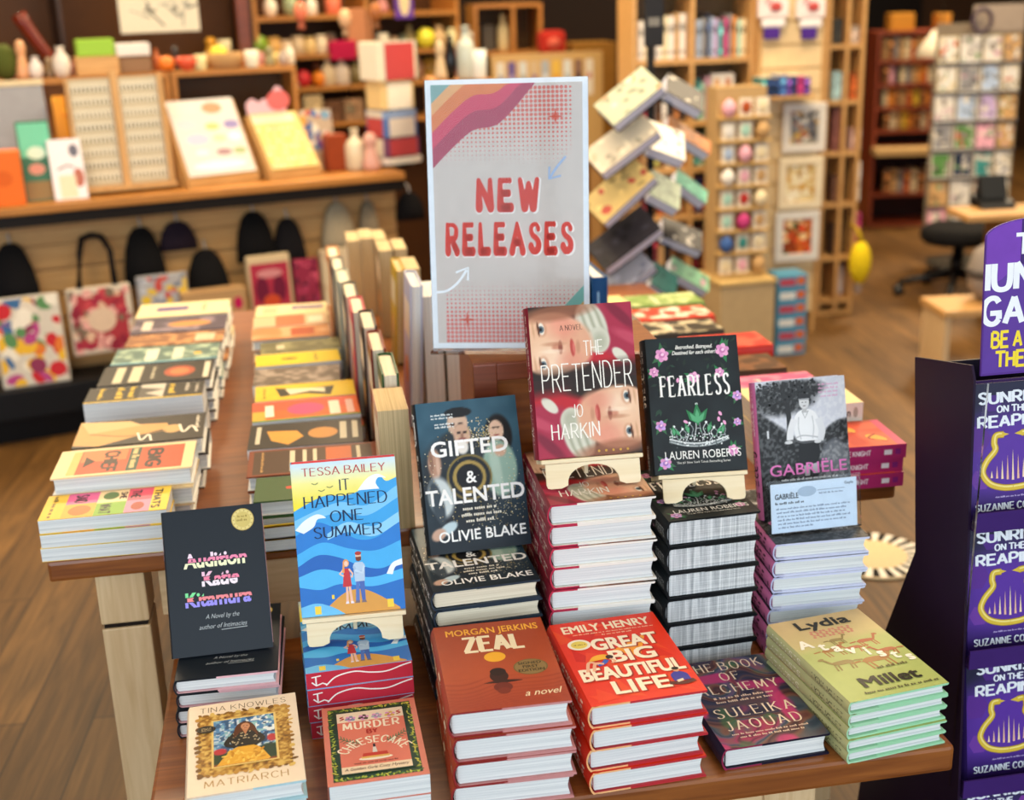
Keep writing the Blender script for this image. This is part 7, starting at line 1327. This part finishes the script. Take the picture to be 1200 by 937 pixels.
q, z = PF.at(1102, 55, -.5); mb = MB(); mb.lathe([(.01, .16), (.05, .15), (.12, .05), (.15, 0), (.145, 0), (.11, .05), (.04, .145)], seg=20, col='#efe8d4'); mb.tube([(0, 0, .155), (0, 0, 3.12-(PF.at(1102, 66, -.5)[1]))], .004, 6, '#2a2420')
place(PF, 'pendant_lampshade', mb, M_PAINT, q, -.5, PF.at(1102, 66, -.5)[1], 'white pendant lampshade hanging before the far bookcase', 'lamp')
# --- tall greeting card spinner at the right
PR = PL((0, 7.0), -8); l, r, zb, zt = PR.rect(1092, 38, 1192, 272, 0); cwid = r-l
cso = empty('card_rack', PR.w((l+r)/2, .03, 0), (0, 0, PR.a), 'tall metal rack of greeting cards at the right beyond the aisle', 'display rack')
MB().lathe([(.2, 0), (.2, .015), (.03, .025)], seg=24, col='#3a3630').obj('base', M_PAINT, cso); MB().lathe([(.02, .0255), (.02, zt)], cy=.03, seg=14, col='#4a453e').obj('pole', M_PAINT, cso); MB().box(-cwid/2, cwid/2, .0, .006, zb, zt+.05, '#8a7c68').box(-cwid*.1, cwid/2, -.006, -.0005, zt+.0, zt+.14, '#a8998a', bev=.003).obj('rack', M_PAINT, cso)
rows_c = 7; cc = [['cream', 'white', 'cream', 'tan'], ['cream', 'grey', 'pale blue', 'cream'], ['white', 'pale blue', 'lilac', 'tan'], ['grey', 'green', 'pink', 'tan'], ['green', 'navy', 'teal', 'cream'], ['tan', 'white', 'brown', 'cream'], ['pink', 'cream', 'olive', 'grey']]
xs5 = [(-.48, -.24), (-.23, .02), (.03, .26), (.27, .48)]
for i in range(rows_c):
    z0 = zb+(zt-zb)*(rows_c-1-i)/rows_c; hz = (zt-zb)/rows_c; MB().box(-cwid*.49, cwid*.49, -.03, -.0005, z0-.004, z0+.001).obj('card_shelf', M_CHROME, cso)
    for j, (a, b) in enumerate(xs5):
        cn = cc[i][j]; w_ = (b-a)*cwid*.92; h = hz*.88; mb = MB(); M = Matrix.Rotation(R(-6), 4, 'X'); mb.box(-w_/2, w_/2, 0, .004, 0, h, NAMES[cn] if cn in ('cream', 'white', 'pink', 'tan') else '#e0dacc', bev=.001, M=M); A = Art(h/w_, NAMES['white'] if cn in ('cream', 'white') else tint(NAMES[cn], 1.1)); speckle([NAMES[cn], tint(NAMES[cn], .7), '#e6dfd0', '#8a8078' if cn != 'red' else '#c04040', ('#c8603a', '#7a9a6a', '#c9a0b0', '#5a5a6a')[(i+j) % 4]], 15, i*7+j, .2)(A); A.into(mb, lambda x, y, z: M @ Vector((-w_/2+x*w_, -.0006-z, y*w_)), clip=(.06, .06, .94, A.a-.06))
        place(PR, 'greeting_card', mb, M_SATIN, (l+r)/2+(a+b)/2*cwid, .03-.022, z0+.0016, f'{cn} greeting card, {ORDN[i]} row from top, {ORDN[j]} from left on the card rack', 'card', 'greeting cards on the rack')
# round dark wreath at the top of the rack
l2, r2, zb2, zt2 = PR.rect(1138, 8, 1164, 40, -.05); mb = MB(); rad = (r2-l2)/2
mb.tube([(rad*.82*math.cos(t), 0, (zt2-zb2)/2*(1+.86*math.sin(t))) for t in [2*math.pi*k/24 for k in range(25)]], rad*.2, 8, '#4e4350')
mb.tube([(0, 0, (zt2-zb2)*.92), (0, .035, (zt2-zb2)*.96)], .004, 6, '#888888')
place(PR, 'wreath', mb, M_CLOTH, (l2+r2)/2, -.05, zb2, 'dark round wreath hanging at the top of the card rack', 'wreath')
# --- desk corner with card terminal, office chair, stool
PT = PL((0, 5.2), 0); l, r, zb, zt = PT.rect(1136, 252, 1200, 262, 0)
ct = empty('service_counter', ((l+r)/2, 5.2, 0), (0, 0, R(-6)), 'small wooden service counter holding a card terminal at right', 'counter'); W_ = r-l; ctz = PT.at(1160, 252)[1]
MB().box(-W_/2, W_/2+.2, 0, .26, ctz-.03, ctz, bev=.004).obj('countertop', W_OAKX, ct); MB().box(W_*.2, W_/2+.18, .03, .24, 0, ctz-.0305, '#9a7a4c', bev=.003).obj('cabinet_body', M_PAINT, ct)
l, r, zb, zt = PT.rect(1157, 208, 1194, 252, .1); W_ = r-l; H = zt-ctz; to = empty('card_terminal', PT.w((l+r)/2, .12, ctz+.0006), (0, 0, R(-8)), 'black card terminal with white receipt on the service counter', 'terminal')
MB().prism([(0, 0), (.16, 0), (.16, H*.35), (.03, H*.18)], 'x', -W_/2, W_/2, '#1b1d20').prism([(.06, H*.27), (.15, H*.34), (.13, H*.95), (.11, H*.95)], 'x', -W_*.38, W_*.38, '#26292c').obj('body', M_PAINT, to)
MB().box(-W_*.16, W_*.12, .10, .104, H*.5, H*1.02, '#e6e4de', M=Matrix.Rotation(R(-8), 4, 'X')).obj('receipt', M_SATIN, to)
oc = atz(1118, 345, 0); oo = empty('rolling_stool', (oc.x, oc.y, 0), (0, 0, R(20)), 'low black wheeled stool with star base in the right aisle', 'stool')
sb = MB()
for k in range(5):
    t = 2*math.pi*k/5; sb.tube([(.03*math.cos(t), .03*math.sin(t), .11), (.17*math.cos(t), .17*math.sin(t), .09), (.28*math.cos(t), .28*math.sin(t), .065)], [.024, .02, .016], 8)
sb.obj('star_base', M_BLACKPLAST, oo)
for k in range(5):
    t = 2*math.pi*k/5; MB().lathe([(.0, -.02), (.028, -.02), (.028, .02), (.0, .02)], seg=14, M=Matrix.Translation((.28*math.cos(t), .28*math.sin(t), .029)) @ Matrix.Rotation(t, 4, 'Z') @ Matrix.Rotation(R(90), 4, 'X')).obj('caster', M_BLACKPLAST, oo)
MB().lathe([(.03, .10), (.03, .2), (.022, .201), (.022, .27)], seg=14).obj('gas_post', M_BLACKMETAL, oo)
MB().lathe([(.05, .27), (.17, .275), (.19, .30), (.185, .34), (.15, .36), (.02, .365)], seg=28, col='#141416').obj('seat', M_CLOTH, oo)
st_ = atz(1112, 440, 0); st_top = .30; sto = empty('step_stool', (st_.x+.06, st_.y+.02, 0), (0, 0, R(-6)), 'low pale wooden stool on the floor left of the purple display header', 'stool')
MB().box(-.14, .22, -.13, .13, st_top-.03, st_top, bev=.006).obj('seat', W_OAKX, sto)
for x in (-.13, .185):
    MB().box(x, x+.025, -.12, .12, 0, st_top-.0305, bev=.003).obj('side_panel', W_MAPLE, sto)
pv = Vector((st_.x+.17, st_.y+.03, st_top+.0006)); mb = MB(); mb.lathe([(.05, 0), (.09, .05), (.10, .12), (.075, .2), (.05, .22)], seg=20, col='#8a8078'); mb.lathe([(.1005, .10), (.1015, .115), (.1005, .13)], seg=20, col='#4a4440'); o = mb.obj('woven_basket', M_CLOTH, None, pv); tag(o, 'grey woven basket on the low pale wooden stool', 'basket')
# --- round mat on the floor right of the tall table
rc = atz(1022, 652, 0); mb = MB(); n = 22
mb.lathe([(.15, 0), (.155, .004), (.15, .008), (.001, .008)], seg=48, col='#d9c29a')
for k in range(n):
    a0, a1 = 2*math.pi*k/n, 2*math.pi*(k+.5)/n; am = (a0+a1)/2; mb.add([(.096*math.cos(a0), .096*math.sin(a0), .0084), (.149*math.cos(a0), .149*math.sin(a0), .0084), (.149*math.cos(a1), .149*math.sin(a1), .0084), (.096*math.cos(a1), .096*math.sin(a1), .0084)], [(0, 1, 2, 3)], '#1f1c1a')
    mb.add([(.096*math.cos(a1), .096*math.sin(a1), .0084), (.149*math.cos(a1), .149*math.sin(a1), .0084), (.149*math.cos(a1+math.pi/n), .149*math.sin(a1+math.pi/n), .0084), (.096*math.cos(a1+math.pi/n), .096*math.sin(a1+math.pi/n), .0084)], [(0, 1, 2, 3)], '#e9e4d8')
o = mb.obj('round_mat', M_CLOTH, None, (rc.x, rc.y, .0005)); tag(o, 'small round mat with black and white zigzag rim on the floor', 'mat')
# ------------------------------------------------------------------ further gifts crowding the left shelves, each where the photograph shows one
def small(px, pyb, hp, wp, prof, cn, kind, where, pl=PC, d=.5, z=None, cat=None, mat=None):
    col = NAMES2.get(cn) or NAMES[cn]; lathe_thing(pl, kind.replace(' ', '_'), px, pyb, hp, wp, d, prof, col, f'{cn} {kind} {where}', cat or kind.split()[-1], z, mat)
NAMES2 = {'peach': '#e0b48a', 'ivory': '#e8e0cc', 'terracotta': '#b8683e', 'gold': '#c99a3a', 'copper': '#a8683a', 'straw': '#d8c078', 'rose': '#c98a86', 'sage': '#9aa882', 'charcoal': '#3a3836', 'coral': '#e07a5a', 'mustard': '#cfa032'}
for a in ((18, 88, 18, 12, MUG, 'rose', 'mug', 'at the far left of the hutch top'), (50, 88, 14, 10, JAR, 'gold', 'candle jar', 'between the small and large white vases'), (88, 88, 20, 10, BOTTLE, 'rose', 'bottle', 'right beside the small wooden tray'), (186, 90, 26, 10, BOTTLE, 'terracotta', 'bottle', 'left of the orange pumpkin ornament'), (208, 90, 28, 12, FIG, 'charcoal', 'figurine', 'behind the orange pumpkin ornament'),
          (284, 91, 14, 12, JAR, 'copper', 'candle jar', 'right of the woven basket'), (306, 91, 16, 12, JAR, 'rose', 'candle jar', 'right of the white hutch top cup'), (326, 91, 14, 10, MUG, 'straw', 'mug', 'between olive figurine and grey vase'), (342, 91, 24, 10, BOTTLE, 'ivory', 'bottle', 'at the right end of the hutch top')):
    small(*a, d=.565, z=HT)
W1z = PC.at(400, 105, 1.2)[1]+.02; W2z = PC.at(400, 62, 1.2)[1]; W3z = PC.at(400, 22, 1.2)[1]+.02
for a in ((310, 84, 30, 14, BOTTLE, 'gold', 'bottle', 'on the lower amber shelf, first behind the post'), (326, 84, 22, 16, BOWL, 'straw', 'bowl', 'on the lower amber shelf behind the hutch'), (432, 106, 34, 14, BOTTLE, 'copper', 'bottle', 'on the lower amber shelf right of the olive vase'), (488, 80, 26, 18, VASE, 'peach', 'vase', 'on the lower amber shelf right of the spinner'), (504, 80, 22, 16, MUG, 'gold', 'mug', 'on the lower amber shelf far right'), (372, 84, 26, 12, FIG, 'terracotta', 'figurine', 'on the lower amber shelf by the crimson cushion')):
    small(*a, d=1.40, z=W1z)
for a in ((284+8, 44, 22, 14, VASE, 'copper', 'vase', 'on the middle amber shelf beside the moss ornament'), (388, 44, 22, 12, JAR, 'peach', 'candle jar', 'on the middle amber shelf left of the terracotta box'), (480, 40, 26, 14, BOTTLE, 'straw', 'bottle', 'on the middle amber shelf below the purple plaque'), (472, 40, 16, 10, MUG, 'sage', 'mug', 'on the middle amber shelf near the purple plaque'), (254, 44, 16, 12, BOWL, 'terracotta', 'bowl', 'on the middle amber shelf left end')):
    small(*a, d=1.40, z=W2z)
for a in ((316, 2, 26, 16, VASE, 'ivory', 'vase', 'on the upper amber shelf left part'), (340, 2, 24, 18, BALL, 'sage', 'ornament', 'on the upper amber shelf left part'), (364, 2, 24, 14, BOTTLE, 'ivory', 'bottle', 'on the upper amber shelf middle part'), (390, 2, 22, 18, MUG, 'coral', 'mug', 'on the upper amber shelf middle part'), (448, 2, 24, 16, FIG, 'rose', 'figurine', 'on the upper amber shelf right part')):
    small(*a, d=1.30, z=W3z)
# lower shelf of the right bay: baskets and boxes seen between spinner and pin display
for i, (r, c, lb) in enumerate((((356, 112, 378, 132), '#c9b48a', 'straw coloured box on the bottom amber shelf behind the pin display'), ((380, 118, 402, 140), '#6a4a34', 'brown box on the bottom amber shelf behind the wooden box'), ((404, 116, 426, 140), '#9a7a5c', 'tan patterned box on the bottom amber shelf left of the spinner'))):
    pbox(PC, 'gift_box', r, 1.22, .1, c, lb, 'box', .97, fn=speckle([tint(c, .7), tint(c, 1.3), '#5a7a6a'], 14, 70+i, .14))
# ornaments hanging on threads above the counter
for i, (px, py, c, lb) in enumerate(((352, 14, 'coral', 'left'), (404, 22, 'peach', 'middle'), (440, 14, 'copper', 'right'))):
    q, z = PC.at(px, py, .95); mb = MB(); mb.ball((0, 0, 0), .03, .03, .045, NAMES2[c]); mb.tube([(0, 0, .04), (0, 0, 3.12-z-.001)], .0015, 5, '#8a7a60'); mb.lathe([(.02, -.075), (.012, -.05), (.004, -.045)], seg=10, col=tint(NAMES2[c], .8))
    place(PC, 'hanging_ornament', mb, M_CERAM, q, .95, z, f'{c} ornament on a thread above the counter, {lb} of three', 'ornament')
